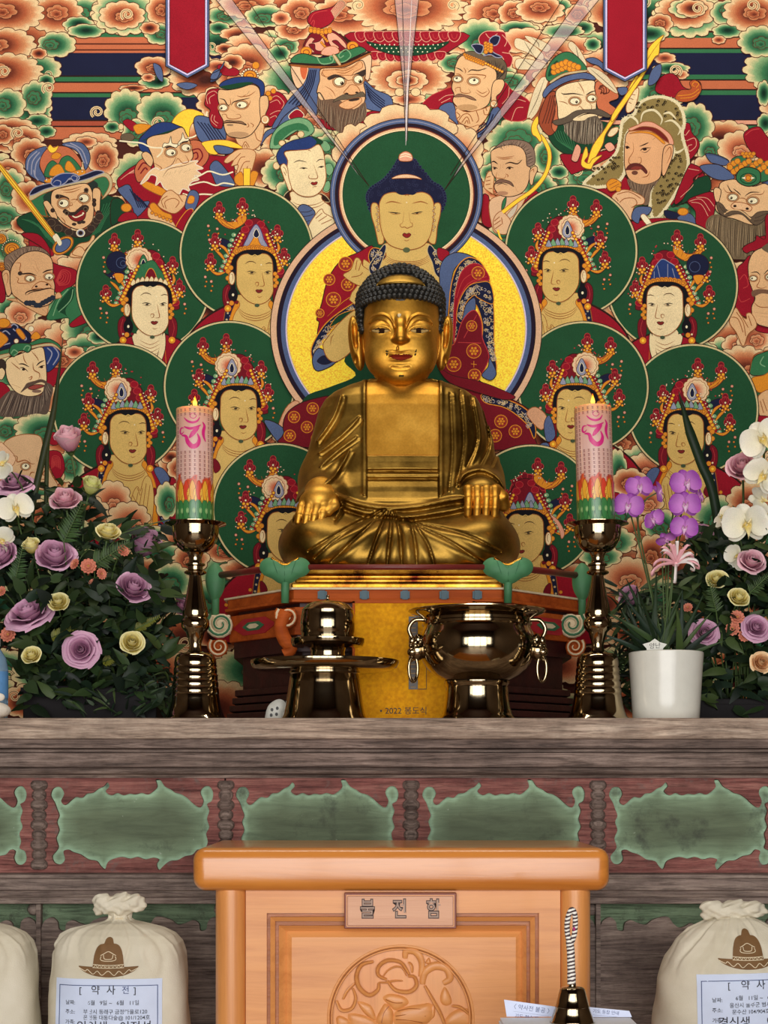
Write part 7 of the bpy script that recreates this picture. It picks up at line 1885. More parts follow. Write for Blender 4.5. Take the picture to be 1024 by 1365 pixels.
for px,py,r_,d,lab in((118,755,11,(.1,-1,.2),'largest coral blossom right of the wide lavender rose'),(100,752,8,(-.5,-.7,.3),'coral blossom touching the wide lavender rose'),(135,765,8,(.6,-.7,.1),'coral blossom turned towards the left candlestick'),(124,777,6,(.3,-.8,-.3),'smallest coral blossom, below its cluster'),(164,734,9,(.5,-.7,.3),'coral blossom beside the dusky lavender bud'),(11,846,11,(-.1,-1,.2),'coral blossom under the largest lavender rose'),(2,788,7,(-.3,-1,.2),'pale coral blossom at the left edge')):
 daisy(px,py,r_,.21,d,lab,'coral spray chrysanthemums of the left arrangement',FL(px))
for px,py,r_,d,lab,ro in((21,678,24,(.2,-1,.15),'white orchid flower, topmost on the left',.3),(4,722,20,(-.3,-1,.1),'white orchid flower cut by the left edge',1.0),(4,620,20,(-.4,-.9,.2),'white orchid flower above, at the left edge',2.0)):
 orchid(px,py,r_,.26,'white',d,lab,'white orchids on the left',ro,FL(px))
p0=W(160,712,.25)
st_=tag(MB().tube([tuple(W(120,760,.27)),tuple(p0),tuple(W(196,700,.24)),tuple(W(226,692,.23))],[.0016,.0016,.0014,.001],7).obj('bare_twig',M_STEM,None,True),'thin bare twig pointing from the yellow rose to the left candlestick dish','twig')
leafmass('leaf_mass','dark green leaves and stems filling the left flower arrangement',[(30,230,770,945,.18,.40,620,.046,.022),(-30,215,700,860,.26,.42,430,.045,.022),(-10,120,640,730,.32,.42,120,.045,.02),(90,235,880,950,.16,.3,150,.03,.006),(100,200,720,800,.24,.38,120,.03,.006)],11,LV,TOPZ)
for px,py,d,L,col,fine,lab in((70,850,(.8,-.3,.35),.07,(112,112,38),False,'yellow-green goldenrod sprig above the round lavender rose'),(175,842,(.85,-.3,.4),.07,(104,106,36),False,'yellow-green goldenrod sprig above the pale yellow rose'),(138,882,(.8,-.4,.2),.06,(116,116,40),False,'yellow-green goldenrod sprig right of the round lavender rose'),(85,722,(.5,-.3,.9),.09,(60,84,44),True,'fine green fern sprig beneath the second pink rose'),(20,775,(.3,-.4,.9),.08,(56,80,44),True,'fine green fern sprig between the yellow bud and largest lavender rose'),(126,752,(.9,-.3,.5),.09,(64,84,46),True,'fine green fern sprig under the stemmed yellow rose')):
 sprig(px,py,.22,d,L,lab,'sprigs of the left arrangement',col,FL(px),fine,'goldenrod_sprig' if not fine else 'fern_sprig')
def blade(P,w,y,label,col):
 0
 pts=[W(x,yy,y+dy)for x,yy,dy in P];q=smooth2([tuple(p)for p in pts],False,6);n=len(q);v=[];f=[];c=[]
 for i,p in enumerate(q):
  a=Vector(q[max(0,i-1)]);b2=Vector(q[min(n-1,i+1)]);t_=(b2-a).normalized();sd=t_.cross(Vector((0,-1,0))).normalized();u=i/(n-1);h=w*S(y)*(.5 if u<.7 else .5*max(.06,(1-u)/.3))
  for sg,dep in((-1,0),(0,-.004),(1,0)):v.append(tuple(Vector(p)+sd*h*sg+Vector((0,dep,0))));c.append(lin(col if sg else tuple(x*.8 for x in col)))
 for i in range(n-1):
  for k in range(2):f.append((i*3+k,i*3+k+1,i*3+k+4,i*3+k+3))
 o=obj('leaf_blade',colmesh('leaf_blade',v,f,c),M_FOL);so=o.modifiers.new('thick','SOLIDIFY');so.thickness=.0012
 return tag(o,label,'leaf','long leaf blades')
blade([(28,880,0),(40,700,0),(57,610,0),(72,545,0),(84,450,0.01)],9,.34,'long dark green leaf blade rising before the left bearded guardian',(58,66,40))
blade([(60,880,0),(62,640,.01),(66,570,.01),(78,520,.02)],6,.37,'shorter thin leaf blade beside the long one on the left',(76,88,54))
blade([(975,880,0),(955,680,0),(934,615,0),(918,570,0),(905,522,.01)],13,.34,'long dark green leaf blade crossing the right haloed face',(30,50,30))
FR=lambda px:(W(px,0,.34).x*.5+W(985,0,.34).x*.5,.34,TOPZ+.05)
container('flower_box','low dark flower box behind the white pot on the right',W(905,0,.28).x,W(1060,0,.28).x,.25,.44,TOPZ+.05,M_BLKPL)
GR='roses of the right arrangement'
for px,py,r_,y,col,form,d,lab in((990,622,22,.34,'pink','half',(-.2,-.8,.5),'pink rose tucked beside the uppermost right white orchids'),(1002,749,19,.24,'pink','half',(.1,-.8,.5),'pink rose below the right white orchids at the edge'),(939,843,19,.24,'lavender','open',(-.1,-.9,.3),'lavender rose just above the right rim of the white pot'),(1009,836,19,.22,'lavender','open',(.1,-.9,.35),'lavender rose beside the coral blossoms at the right edge'),(841,798,16,.34,'lavender','bud',(-.5,-.7,.6),'dusky lavender bud between right candlestick and ribbon bow'),(934,716,20,.36,'lavender','half',(.1,-.8,.4),'dusky rose behind the violet orchid flowers'),(956,773,15,.26,'yellow','half',(-.2,-.8,.5),'left one of the two yellow roses under the white orchids'),(985,797,15,.22,'yellow','half',(.1,-.8,.5),'right one of the two yellow roses under the white orchids'),(1015,883,15,.2,'peach','half',(.1,-1,.2),'peach yellow rose lowest at the right edge')):
 rose(px,py,r_,y,col,form,d,lab,GR,FR(px),roll=px*.31)
for px,py,r_,d,lab in((983,823,10,(0,-1,.3),'coral blossom topmost of the three at the right edge'),(977,838,10,(-.3,-1,.1),'coral blossom left of the three at the right edge'),(992,847,9,(.2,-1,0),'coral blossom lowest of the three at the right edge'),(917,810,7,(-.3,-.8,.4),'single small coral bud above the white pot')):
 daisy(px,py,r_,.23,d,lab,'coral spray chrysanthemums of the right arrangement',FR(px))
for px,py,r_,d,lab,ro in((1017,586,30,(-.3,-1,.1),'topmost white orchid flower at the right edge',.5),(1018,636,28,(-.2,-1,.2),'second white orchid flower from the top on the right',-.6),(994,700,33,(.1,-1,.1),'largest white orchid flower, facing out with a yellow lip',.1),(984,742,19,(-.4,-.8,-.3),'lowest white orchid flower on the right, half turned away',2.4),(1014,668,20,(.4,-.8,.3),'white orchid flower behind the largest one',1.4),(965,690,16,(-.7,-.5,.2),'white orchid flower turned to the side, left of the largest',1.0)):
 orchid(px,py,r_,.24 if r_>22 else .27,'white',d,lab,'white orchids on the right',ro,FR(px))
leafmass('leaf_mass','dark green leaves filling the right flower arrangement behind the pot',[(900,1070,760,945,.24,.42,520,.045,.02),(925,1060,700,800,.28,.42,240,.045,.02),(820,900,780,900,.3,.42,190,.06,.008),(815,880,850,945,.3,.42,120,.05,.008)],21,LV,TOPZ)
for px,py,d,L,lab in((955,815,(-.3,-.4,.9),.07,'fine fern sprig between the yellow roses and the white pot'),(1000,790,(.6,-.4,.6),.06,'fine fern sprig right of the yellow roses')):
 sprig(px,py,.24,d,L,lab,'sprigs of the right arrangement',(62,82,44),FR(px))
y=0.15;s=S(y);c=W(888,950,y)
M_CERAM=plain('white_glazed_ceramic',(226,224,212),0.18,var=.03)
pot=thing('flower_pot','white glazed pot holding the violet orchid, right of the candlestick','pot',(c.x,y,TOPZ))
pr=px_prof([(43,955),(44,953),(45.5,930),(48,890),(49.5,868),(49.5,865),(48,864),(46.5,866),(45,885),(20,887),(3,887)],955,s)
MB().lathe(pr,n=64).obj('body',M_CERAM,pot,40)
MB().lathe([(r,z)for r,z in px_prof([(45,882),(44,880),(3,878)],955,s)],n=32).obj('bark_filling',plain('bark_chips',(66,48,34),0.9,var=.4,scale=120),pot)
zs_=TOPZ+(955-880)*s
PF=lambda k:(c.x+k,y+.01,zs_)
for px,py,r_,yy,d,lab,ro,st in((852,650,22,.17,(.1,-1,.2),'violet orchid flower on the left branch, upper one',.1,True),(838,675,24,.13,(-.2,-1,.1),'violet orchid flower on the left branch, lowest and leftmost',-.2,True),(914,645,26,.15,(.2,-1,.15),'violet orchid flower topmost on the right branch',.2,True),(913,674,25,.12,(0,-1,.1),'violet orchid flower in the middle of the right branch',0,True),(912,704,22,.11,(0,-1,0),'violet orchid flower lowest on the right branch, facing out',-.1,True),(873,693,18,.13,(-.7,-.8,.1),'violet orchid flower turned sideways between the two branches',.3,True),(888,718,16,.14,(.1,-.5,-.8),'drooping violet orchid flower just above the ribbon bow',.8,True),(878,656,17,.18,(.8,-.5,.2),'violet orchid flower seen edge on near the top centre',1.2,True),(932,662,16,.19,(.8,-.5,.2),'violet orchid flower hidden behind the right branch',.4,True)):
 orchid(px,py,r_*.86,yy,'violet',d,lab,'violet orchid flowers of the potted plant',ro,PF((px-888)*.0002))
v=[];f=[];cc=[];r=random.Random(4)
for k in range(26):
 a=r.uniform(-1.2,1.2)+pi/2*3;el=r.uniform(.35,1.25);ax=Vector((cos(a)*cos(el),-abs(sin(a))*cos(el)*.6,sin(el)));cb=C(r.choice(LV));cb=tuple(min(1,q*1.3)for q in cb[:3])+(1,)
 petal_patch(v,f,cc,Vector(PF(r.uniform(-.04,.04)))-Vector((c.x,y,TOPZ))+Vector((0,r.uniform(-.015,.03),0)),ax,(0,-1,.4),r.uniform(.11,.20),r.uniform(.008,.016),cb,cb,r.uniform(.05,.4),.15,.9,2,6)
obj('strap_leaves',colmesh('strap_leaves',v,f,cc),M_FOL,pot)
M_RIB=plain('pink_ribbon',(240,176,182),0.3,var=.1)
rb=thing('ribbon_bow','pink and white curled ribbon bow tied to the orchid stems','ribbon',W(900,752,.12))
r=random.Random(9)
for k in range(16):
 a=r.uniform(-.3,pi+.3)if k>3 else r.uniform(pi,2*pi);L=r.uniform(.035,.062);mb=MB();P=[]
 for j in range(9):
  t_=j/8;P.append(Vector((cos(a)*L*sin(t_*2.2),-.012-.02*sin(t_*pi),sin(a)*L*sin(t_*2.0)*.8+.006*sin(t_*6))))
 vv=[];ff=[]
 for j,p in enumerate(P):
  sd=Vector((-sin(a),.5,cos(a))).normalized()*.0032
  vv+=[p-sd,p+sd]
 mb.add(vv,[(2*j,2*j+1,2*j+3,2*j+2)for j in range(8)])
 o=mb.obj('ribbon_loop' if k>3 else 'ribbon_tail',M_RIB if k%3 else plain('white_ribbon',(244,232,226),0.3),rb,True);so=o.modifiers.new('thick','SOLIDIFY');so.thickness=.0006
MB().sphere((0,-.008,0),(.008,.007,.007)).obj('knot',M_RIB,rb,True)
MB().tube([(0,-.004,0),(-.01,.0,-.06),tuple(Vector(PF(-.012))-W(900,752,.12))],.0012,6).obj('tie_wire',M_STEM,rb)
tg_=thing('plant_tag','white star-shaped plant tag with handwriting, stuck in the white pot','tag',W(873,866,.105))
P=[]
for k in range(10):
 a=pi/2+k*pi/5;rr=17 if k%2==0 else 11.5;P.append((rr*cos(a)*s*1.0,rr*sin(a)*s*.62+.006))
MB().prism(P,-.001,.001).obj('card',M_WPL,tg_)
MB().box(-.003,.003,.0012,.003,-.025,.005).obj('stake',M_WPL,tg_)
obj('handwriting',text_mesh('handwriting','\uc591\ub09c',.0125,None,lambda x,yy:(x,-.0013,yy+.007+x*.08)),M_INK,tg_)
M_BLUE=NT('blue_clear_plastic');b=M_BLUE.bsdf(Roughness=.12);b.inputs['Base Color'].default_value=lin((150,186,214));b.inputs['Transmission Weight'].default_value=.55;M_BLUE=M_BLUE.mat
q=W(-6,955,.14)
bt=thing('water_bottle','clear plastic bottle with a blue label, cut by the left edge','bottle',(q.x,.14,TOPZ))
s=S(.14)
MB().lathe(px_prof([(14,955),(16,952),(16.5,935),(16,900),(16.5,896),(16.5,885),(14,872),(8,862),(5,858),(5,852)],955,s),n=32).obj('body',M_BLUE,bt,50)
MB().lathe(px_prof([(16.8,925),(16.8,890)],955,s),n=32,cap=False).obj('label_band',plain('blue_label',(90,140,190),.4),bt,True)
MB().lathe(px_prof([(6.2,856),(6.2,844),(5.4,843)],955,s),n=24).obj('cap',M_WPL,bt,40)
q=W(-10,955,.06)
bg_=thing('cloth_bundle','small knotted white cloth bundle at the left edge of the altar','bundle',(q.x,.06,TOPZ))
K=MB().sphere((0,0,.017),(.036,.034,.0175),20,10)
K.obj('bundle',plain('white_cloth',(226,216,200),.85,scale=90,bump=.3),bg_,True)
K=MB().sphere((.002,-.004,.036),(.011,.010,.009),12,8).sphere((-.012,-.004,.045),(.012,.006,.009),12,8).sphere((.014,-.002,.043),(.011,.006,.008),12,8);K.obj('knot',plain('white_cloth_knot',(230,220,204),.85),bg_,True)
# ================= donation box in front of the altar =================
BY=-0.45;bs=S(BY)
M_BOXW=wood('pale_varnished_wood',[(0.3,(204,130,68)),(0.55,(224,152,86)),(0.75,(214,142,76))],axis='x',grain=40,rough=0.45,bump=.05,coat=.1,stretch=18)
M_BOXV=wood('pale_varnished_wood_upright',[(0.3,(202,128,66)),(0.55,(222,150,82)),(0.75,(212,140,74))],axis='z',grain=40,rough=0.42,bump=.05,coat=.15,stretch=18)
M_BOXT=wood('amber_varnished_wood',[(0.3,(190,112,44)),(0.55,(212,134,58)),(0.75,(200,122,50))],axis='x',grain=34,rough=0.28,bump=.05,coat=.5,stretch=18)
M_BOXD=wood('dark_amber_groove',[(0.3,(150,84,36)),(0.7,(186,112,54))],axis='x',grain=40,rough=0.4)
M_PLQ=wood('pink_wood_plaque',[(0.3,(206,150,116)),(0.7,(222,168,132))],axis='x',grain=40,rough=0.5)
M_PLF=plain('red_brown_frame',(126,58,32),0.45)
bx=thing('donation_box','varnished wooden donation box with a carved round lotus and a name plaque','donation box',(W(535,0,BY).x,-0.27,0))
def bo(mb,name,mat,parent=None,**kw):
 o=mb.obj(name,mat,parent or bx,**kw)
 if parent is None:o.location=tuple(-v for v in bx.location)
 return o
X=lambda px:W(px,0,BY).x
Zb=lambda py:W(0,py,BY).z
o=bo(MB().box(X(257),X(813),BY-.012,-.09,Zb(1187.5),Zb(1130)),'top',M_BOXT)
bv=o.modifiers.new('round','BEVEL');bv.width=.021;bv.segments=6;bv.limit_method='NONE';shade(o.data)
bo(MB().box(X(290),X(786),BY+.03,-.12,0.02,Zb(1186)),'case',M_BOXV)
for px in(306.5,768.5):
 bo(MB().lathe([(.0265,0.0),(.0265,Zb(1187))],(X(px),BY+.030,0),40),'corner_post',M_BOXV,smooth=40)
fy=BY+.012
def ringframe(name,o4,i4,y0,y1,mat):
 0
 mb=MB();zb=.06
 (a0,a1,az),(b0,b1,bz)=o4,i4
 for q in(((a0,az),(a1,az),(b1,bz),(b0,bz)),((a0,zb),(a0,az),(b0,bz),(b0,zb+az-bz)),((a1,az),(a1,zb),(b1,zb+az-bz),(b1,bz)),((a1,zb),(a0,zb),(b0,zb+az-bz),(b1,zb+az-bz))):
  ys=(y0,y0,y1,y1)
  v=[(p[0],yy,p[1])for p,yy in zip(q,ys)]+[(p[0],BY+.05,p[1])for p in q]
  mb.add(v,[(0,1,2,3),(7,6,5,4)]+[(k,(k+1)%4+0,(k+1)%4+4,k+4)for k in range(4)])
 return bo(mb,name,mat)
R0=(X(327),X(748),Zb(1187));R1=(X(355),X(719.5),Zb(1218));R2=(X(360),X(714),Zb(1223));R3=(X(366),X(708),Zb(1229));R4=(X(371),X(703),Zb(1235));R5=(X(380),X(697),Zb(1243));R6=(X(388),X(689),Zb(1251))
ringframe('frame',R0,R1,fy,fy,M_BOXW)
ringframe('moulding',R1,R2,fy+.008,fy+.008,M_BOXD);ringframe('moulding',R2,R3,fy-.003,fy+.003,M_BOXW);ringframe('moulding',R3,R4,fy+.011,fy+.011,M_BOXD);ringframe('moulding',R4,R5,fy+.004,fy+.015,M_BOXW);ringframe('panel_bevel',R5,R6,fy+.016,fy+.009,M_BOXW)
MC=(X(534.5),Zb(1360));MR=99*bs
circ=[(MC[0]+MR*cos(2*pi*k/72),MC[1]+MR*sin(2*pi*k/72))for k in range(72)]
pan=holed('panel',(R6[0],R6[1],.10,R6[2]),circ,fy+.009,fy+.022,M_BOXW,bx);pan.location=tuple(-v for v in bx.location)
md=bo(MB().lathe([(MR+.002,0),(MR+.002,.003),(.002,.003)],(0,0,0),72),'carved_medallion',M_BOXD)
md.rotation_euler=(radians(90),0,0);md.location=(MC[0]-bx.location[0],fy+.0215-bx.location[1],MC[1])
def mp(u,v):return(X(420+u/4.452),Zb(1245+v/4.452))
def carv(mb,name,mat=None):
 o=mb.obj(name,mat or M_BOXW,md,60)
 o.matrix_parent_inverse=Matrix.Identity(4)
 inv=(Matrix.Translation(md.location+bx.location)@md.rotation_euler.to_matrix().to_4x4()).inverted()
 o.data.transform(inv)
 return o
rt=MB()
for rr,tr_ in((MR-.002,.0030),(MR-.0075,.0016)):
 rt.tube([(MC[0]+rr*cos(2*pi*k/90),fy+.011,MC[1]+rr*sin(2*pi*k/90))for k in range(91)],tr_,8,cap=False)
 carv(rt,'rim_bead');rt=MB()
SCR=[('345,175 275,195 245,260 262,330 320,375 372,345 378,305',34),('560,250 510,180 430,168 378,205 376,255 425,282',30),('395,280 430,230 480,205 520,215 545,260',12),('430,290 480,345 560,355 604,318 592,268 556,262',30),('535,155 545,112 600,118 636,180 628,265',26),('640,310 655,240 715,200 785,215 805,275 765,305',30),('655,320 700,400 750,490 790,600',24),('125,410 155,465 215,455 240,395 222,335',24),('165,400 190,350 240,300',14),('560,180 575,200 580,240',14),('380,300 420,300 470,290 520,290',14),('820,440 870,450 930,500',22)]
for st,wd in SCR:
 q=smooth2([mp(*map(float,a.split(',')))for a in st.split()],False,6);n=len(q);w_=wd/4.452*bs*.85
 carv(MB().tube([(x,fy+.0165-.003*sin(pi*i/n),z)for i,(x,z)in enumerate(q)],[w_*(.55+.45*sin(pi*(i+2)/(n+2)))for i in range(n)],10,flat=.5),'carved_scroll')
for st,dp in(('400,395 425,372 465,368 530,385 560,415 545,440 480,470 440,440',.006),('470,480 540,445 630,430 690,425 715,470 700,520 640,560 480,560',.008),('360,540 395,450 420,425 450,450 468,490 450,570',.007),('250,412 320,430 350,470 362,530 310,505 270,460',.005),('745,385 770,325 800,360 818,420 790,442 755,430',.005),('690,440 715,430 715,500 690,520',.004),('190,490 300,500 380,560 240,600',.005),('655,185 680,150 692,190',.004),('770,560 800,490 870,455 935,470 945,560',.007),('120,520 150,500 210,540 150,600',.005)):
 q=smooth2([mp(*map(float,a.split(',')))for a in st.split()],True,4);cx_=sum(a[0]for a in q)/len(q);cz_=sum(a[1]for a in q)/len(q)
 carv(puff(MB(),q,(cx_,cz_),dp,fy+.0185,5),'carved_petal')
vein=MB()
for st in('490,470 560,455 650,460','480,500 560,490 660,500','480,520 560,525 640,540','440,440 410,480 395,540','420,400 470,420 520,420'):
 q=smooth2([mp(*map(float,a.split(',')))for a in st.split()],False,4);vein.tube([(x,fy+.0120,z)for x,z in q],.0007,5)
 carv(vein,'carved_vein',M_BOXD);vein=MB()
px0,px1,pz0,pz1=X(459),X(608.5),Zb(1238),Zb(1190)
pq=bo(MB().box(px0,px1,fy-.014,fy+.004,pz0,pz1),'name_plaque',M_PLF,bev=.0012)
def rel(o):o.location=(0,0,0);return o
rel(MB().box(px0+.0035,px1-.0035,fy-.0150,fy-.013,pz0+.0035,pz1-.0035).obj('plaque_edge',M_BOXW,pq));rel(MB().box(px0+.0052,px1-.0052,fy-.0152,fy-.013,pz0+.0052,pz1-.0052).obj('plaque_line',M_PLF,pq));rel(MB().box(px0+.0062,px1-.0062,fy-.0154,fy-.013,pz0+.0062,pz1-.0062).obj('plaque_face',M_PLQ,pq))
M_ENG=plain('engraved_letters',(74,52,44),0.6);M_ENG2=plain('engraved_letter_hollow',(168,140,122),0.6)
for ch,px in(('\ubd88',490),('\uc804',533),('\ud568',578)):
 for bold,mt,yy in((0.045,M_ENG,.0157),(0.0,M_ENG2,.0160)):
  rel(obj('lettering',text_mesh('lettering',ch,.034,None,lambda x,y,px=px,yy=yy:(X(px)+x*.8,fy-yy,Zb(1213)+y),bold=bold*.037),mt,pq))
  # ================= rice sacks with paper labels =================
M_CLOTH=NT('cotton_sack');b=M_CLOTH.bsdf(Roughness=.9);b.inputs['Specular IOR Level'].default_value=.1
co=M_CLOTH.coords();f=M_CLOTH.noise(co,9,5);f2=M_CLOTH.noise(co,420,2)
M_CLOTH.l(M_CLOTH.ramp(f,[(.3,lin((202,192,168))),(.7,lin((224,216,196)))]),b.inputs['Base Color']);M_CLOTH.bump(f2,b,.25,.002);M_CLOTH=M_CLOTH.mat
M_PAPER=plain('bluish_paper',(206,216,238),.7,var=.03)
M_PRINTB=plain('printed_blue_line',(70,84,128),.7);M_PRINTK=plain('printed_black',(40,40,52),.7);M_PRINTU=plain('printed_brown',(116,82,44),.75);M_PRINTC=plain('printed_cream_line',(226,210,176),.75)
SY=-0.24;ss=S(SY)
SACKS={}
def sack_sdf(kind):
 if kind in SACKS:return SACKS[kind]
 G=SDF((-125,-95,-300),(125,95,150),1.7)
 if kind=='square':
  rows=[(-292,78,50,0),(-280,88,62,0),(-150,97,70,0),(-40,95,70,0),(20,92,68,0),(60,90,66,0),(95,87,62,0),(110,83,57,0),(121,74,49,0),(129,58,38,0),(134,36,26,0),(138,18,16,0),(142,13,12,0),(149,13,12,0)];p=2.9
 else:
  rows=[(-292,84,56,0),(-280,96,66,0),(-150,106,76,0),(-40,106,76,0),(20,104,75,0),(60,99,71,0),(90,89,63,0),(112,74,54,0),(128,56,42,0),(138,38,30,0),(144,24,21,0),(149,20,18,0)];p=2.5
 G.loft(rows,p)
 idx,Xq,Dq,Zq=G.band(8)
 r=random.Random(5 if kind=='square' else 8);th=np.arctan2(Dq,Xq);top=np.clip((Zq-40)/90,0,1)**1.6
 add=np.zeros_like(Xq)
 for k in range(46):
  a0=r.uniform(-pi,pi);w_=r.uniform(.03,.075);reach=r.uniform(.2,1.0);da=np.abs((th-a0-.12*np.sin(Zq*.05+k)+pi)%(2*pi)-pi)
  add+=r.choice((1,-1))*r.uniform(.8,2.0)*np.exp(-(da/w_)**2)*np.clip((Zq-130+90*reach)/40,0,1)
 add+=1.2*np.sin(Xq*.07+Zq*.05)*np.cos(Zq*.03+Dq*.05)
 G.f[idx]+=add
 SACKS[kind]=G
 return G
def local_mesh(name,G,s):
 V,F=G.mesh();V=V.copy();V[:,0]*=s;V[:,1]*=-s;V[:,2]*=s
 me=bpy.data.meshes.new(name);me.vertices.add(len(V));me.vertices.foreach_set('co',V.astype(np.float32).ravel());me.loops.add(F.size);me.loops.foreach_set('vertex_index',F.astype(np.int32).ravel())
 me.polygons.add(len(F));me.polygons.foreach_set('loop_start',np.arange(0,F.size,4,dtype=np.int32));me.update(calc_edges=True);me.validate();shade(me)
 return me
KNOT=[]
def knot_mesh():
 if not KNOT:
  G=SDF((-52,-40,118),(52,40,186),1.3)
  G.chain([(0,0,132),(0,0,142),(0,2,150)],[14,10,13],3)
  for x,d,z,a,b_,c_,ro in((-20,8,163,17,13,12,-25),(-8,14,158,16,10,10,20),(14,10,160,18,12,9,25),(24,6,166,12,10,8,-30),(2,4,168,14,12,8,10),(-26,6,154,9,9,9,0),(26,8,155,12,9,6,20)):G.ell((x,d,z),(a,b_,c_),2.5,False,ro)
  G.ell((0,8,158),(20,14,12),4)
  idx,Xq,Dq,Zq=G.band(6)
  G.f[idx]+=1.3*np.sin(Xq*.30+2*np.sin(Zq*.2))*np.cos(Zq*.22+Dq*.3)+1.3*np.abs(np.sin(Xq*.16-Zq*.28+Dq*.2))
  KNOT.append(G)
 return KNOT[0]
def sack(px,kind,name_lines,label,lab_rect,emblem):
 G=sack_sdf(kind);base=W(px,1365,SY)
 floor_z=-290*ss
 t=thing('rice_sack',label,'sack',(base.x,SY,base.z+floor_z),'cotton rice sacks before the altar')
 off=(0,0,-floor_z)
 def add(nm,me,mt,par):o=obj(nm,me,mt,par);return o
 bdy=add('sack_body',local_mesh('sack_body',G,ss),M_CLOTH,t);bdy.location=off
 K=knot_mesh();kz=0 if kind=='square' else 8
 kn=add('gathered_top',local_mesh('gathered_top',K,ss),M_CLOTH,t);kn.location=(0,0,-floor_z+kz*ss)
 kn.scale=(1,1,1)if kind=='square' else(1.25,1.1,.9)
 MB().tube([(12.5*ss*cos(a),12.5*ss*sin(a),141*ss)for a in[2*pi*k/24 for k in range(25)]],.0022,6,cap=False).obj('tie',plain('cotton_tie',(216,200,168),.9),kn,True)
 xs,ds,zs=G.ax
 ins=G.f<0
 front=np.where(ins.any(1),ds[len(ds)-1-np.argmax(ins[:,::-1,:],axis=1)],0)
 for _ in range(3):
  q=np.pad(front,1,mode='edge');front=(q[1:-1,1:-1]*2+q[:-2,1:-1]+q[2:,1:-1]+q[1:-1,:-2]+q[1:-1,2:])/6
 def sf(x,z,lift):
  i=min(max((x-xs[0])/G.h,0),len(xs)-1.01);k=min(max((z-zs[0])/G.h,0),len(zs)-1.01);i0,k0=int(i),int(k);a,c_=i-i0,k-k0
  d=front[i0,k0]*(1-a)*(1-c_)+front[i0+1,k0]*a*(1-c_)+front[i0,k0+1]*(1-a)*c_+front[i0+1,k0+1]*a*c_
  return(x*ss,-(d+1.6)*ss-lift,z*ss)
 wx=lambda p:p-px;wz=lambda p:1365-p
 def patch(x0,x1,z0,z1,lift,nm,mt,par,slope=0.0,n=14):
  mb=MB();mb.grid(lambda u,v:sf(x0+(x1-x0)*u,z0+(z1-z0)*v+slope*(x0+(x1-x0)*u),lift),n,n);o=mb.obj(nm,mt,par,True);return o
 ex,ez=emblem
 P=[(ex-21,ez,'dome')]
 def colfill(nm,mt,xr_,top,bot,lift,n=26):
  mb=MB();mb.grid(lambda u,v:sf(ex+xr_[0]+(xr_[1]-xr_[0])*u,ez+bot(u)+(top(u)-bot(u))*v,lift),n,8);return mb.obj(nm,mt,bdy,True)
 em=colfill('printed_emblem',M_PRINTU,(-20.5,20.5),lambda u:3+30*max(0,1-abs(2*u-1)**4.5)**.62,lambda u:3,.0004)
 def under(o):o.parent=em;return o
 under(colfill('emblem_brim',M_PRINTU,(-39,39),lambda u:3+1.5*(2*u-1)**2-0*u,lambda u:2-12*max(0,1-abs(2*u-1)**2.2)**.7+1.5*(2*u-1)**2,.0005))
 under(colfill('emblem_knob',M_PRINTU,(-6,6),lambda u:33+8*max(0,1-(2*u-1)**2)**.5,lambda u:32,.0004,8))
 def eline(st,w_=.8):
  mb=MB();q=smooth2(st,False,4);vv=[]
  for i,(x,z)in enumerate(q):
   a=q[max(0,i-1)];b2=q[min(len(q)-1,i+1)];dx,dz=b2[0]-a[0],b2[1]-a[1];L=math.hypot(dx,dz)or 1
   for sg in(-1,1):vv.append(sf(ex+x-dz/L*w_*.5*sg,ez+z+dx/L*w_*.5*sg,.0010))
  mb.add(vv,[(2*i,2*i+1,2*i+3,2*i+2)for i in range(len(q)-1)]);under(mb.obj('emblem_line',M_PRINTC,bdy,True))
 eline([(-20,6.5),(-7,5.5),(7,5.5),(20,6.5)]);eline([(-20.5,2.5),(-7,1.8),(7,1.8),(20.5,2.5)])
 eline([(-19+i*2.53,5.5 if i%2 else 2.8)for i in range(16)],.6)
 eline([(-38,2),(-30,-2),(-27,0),(-20,-6),(-14,-2),(-8,-7.5),(0,-2),(8,-7.5),(14,-2),(20,-6),(27,0),(30,-2),(38,2)])
 eline([(-10,18),(-6,20),(0,23),(6,20),(10,18)]);eline([(-9,17),(-10,13),(-5,11),(5,11),(10,13),(9,17)]);eline([(-6,19),(-5,14),(0,13),(5,14),(6,19)])
 x0,x1,ztop=wx(lab_rect[0]),wx(lab_rect[1]),wz(lab_rect[2]);sl=lab_rect[3]
 sh=patch(x0,x1,-40,ztop,.0010,'label_sheet',M_PAPER,bdy,sl)
 fx0,fx1,fz=x0+5,x1-5,ztop-8
 for q in((fx0,fx1,fz-1.0,fz),(fx0,fx0+1.0,-36,fz),(fx1-1.0,fx1,-36,fz)):
  patch(q[0],q[1],q[2],q[3],.0016,'printed_border',M_PRINTB,sh,sl)
 for s_,ux,uz,size,al,mt in name_lines:
  xx,zz=x0+ux,ztop-uz
  me=text_mesh('lettering',s_,size,None,lambda x,y:(x,y,0),al,.006*size)
  bm=bmesh.new();bm.from_mesh(me)
  for v in bm.verts:v.co=sf(xx+v.co.x,zz+v.co.y+sl*(xx+v.co.x),.0017)
  bm.to_mesh(me);bm.free();obj('lettering',me,mt,sh)
 return t
KK=M_PRINTK
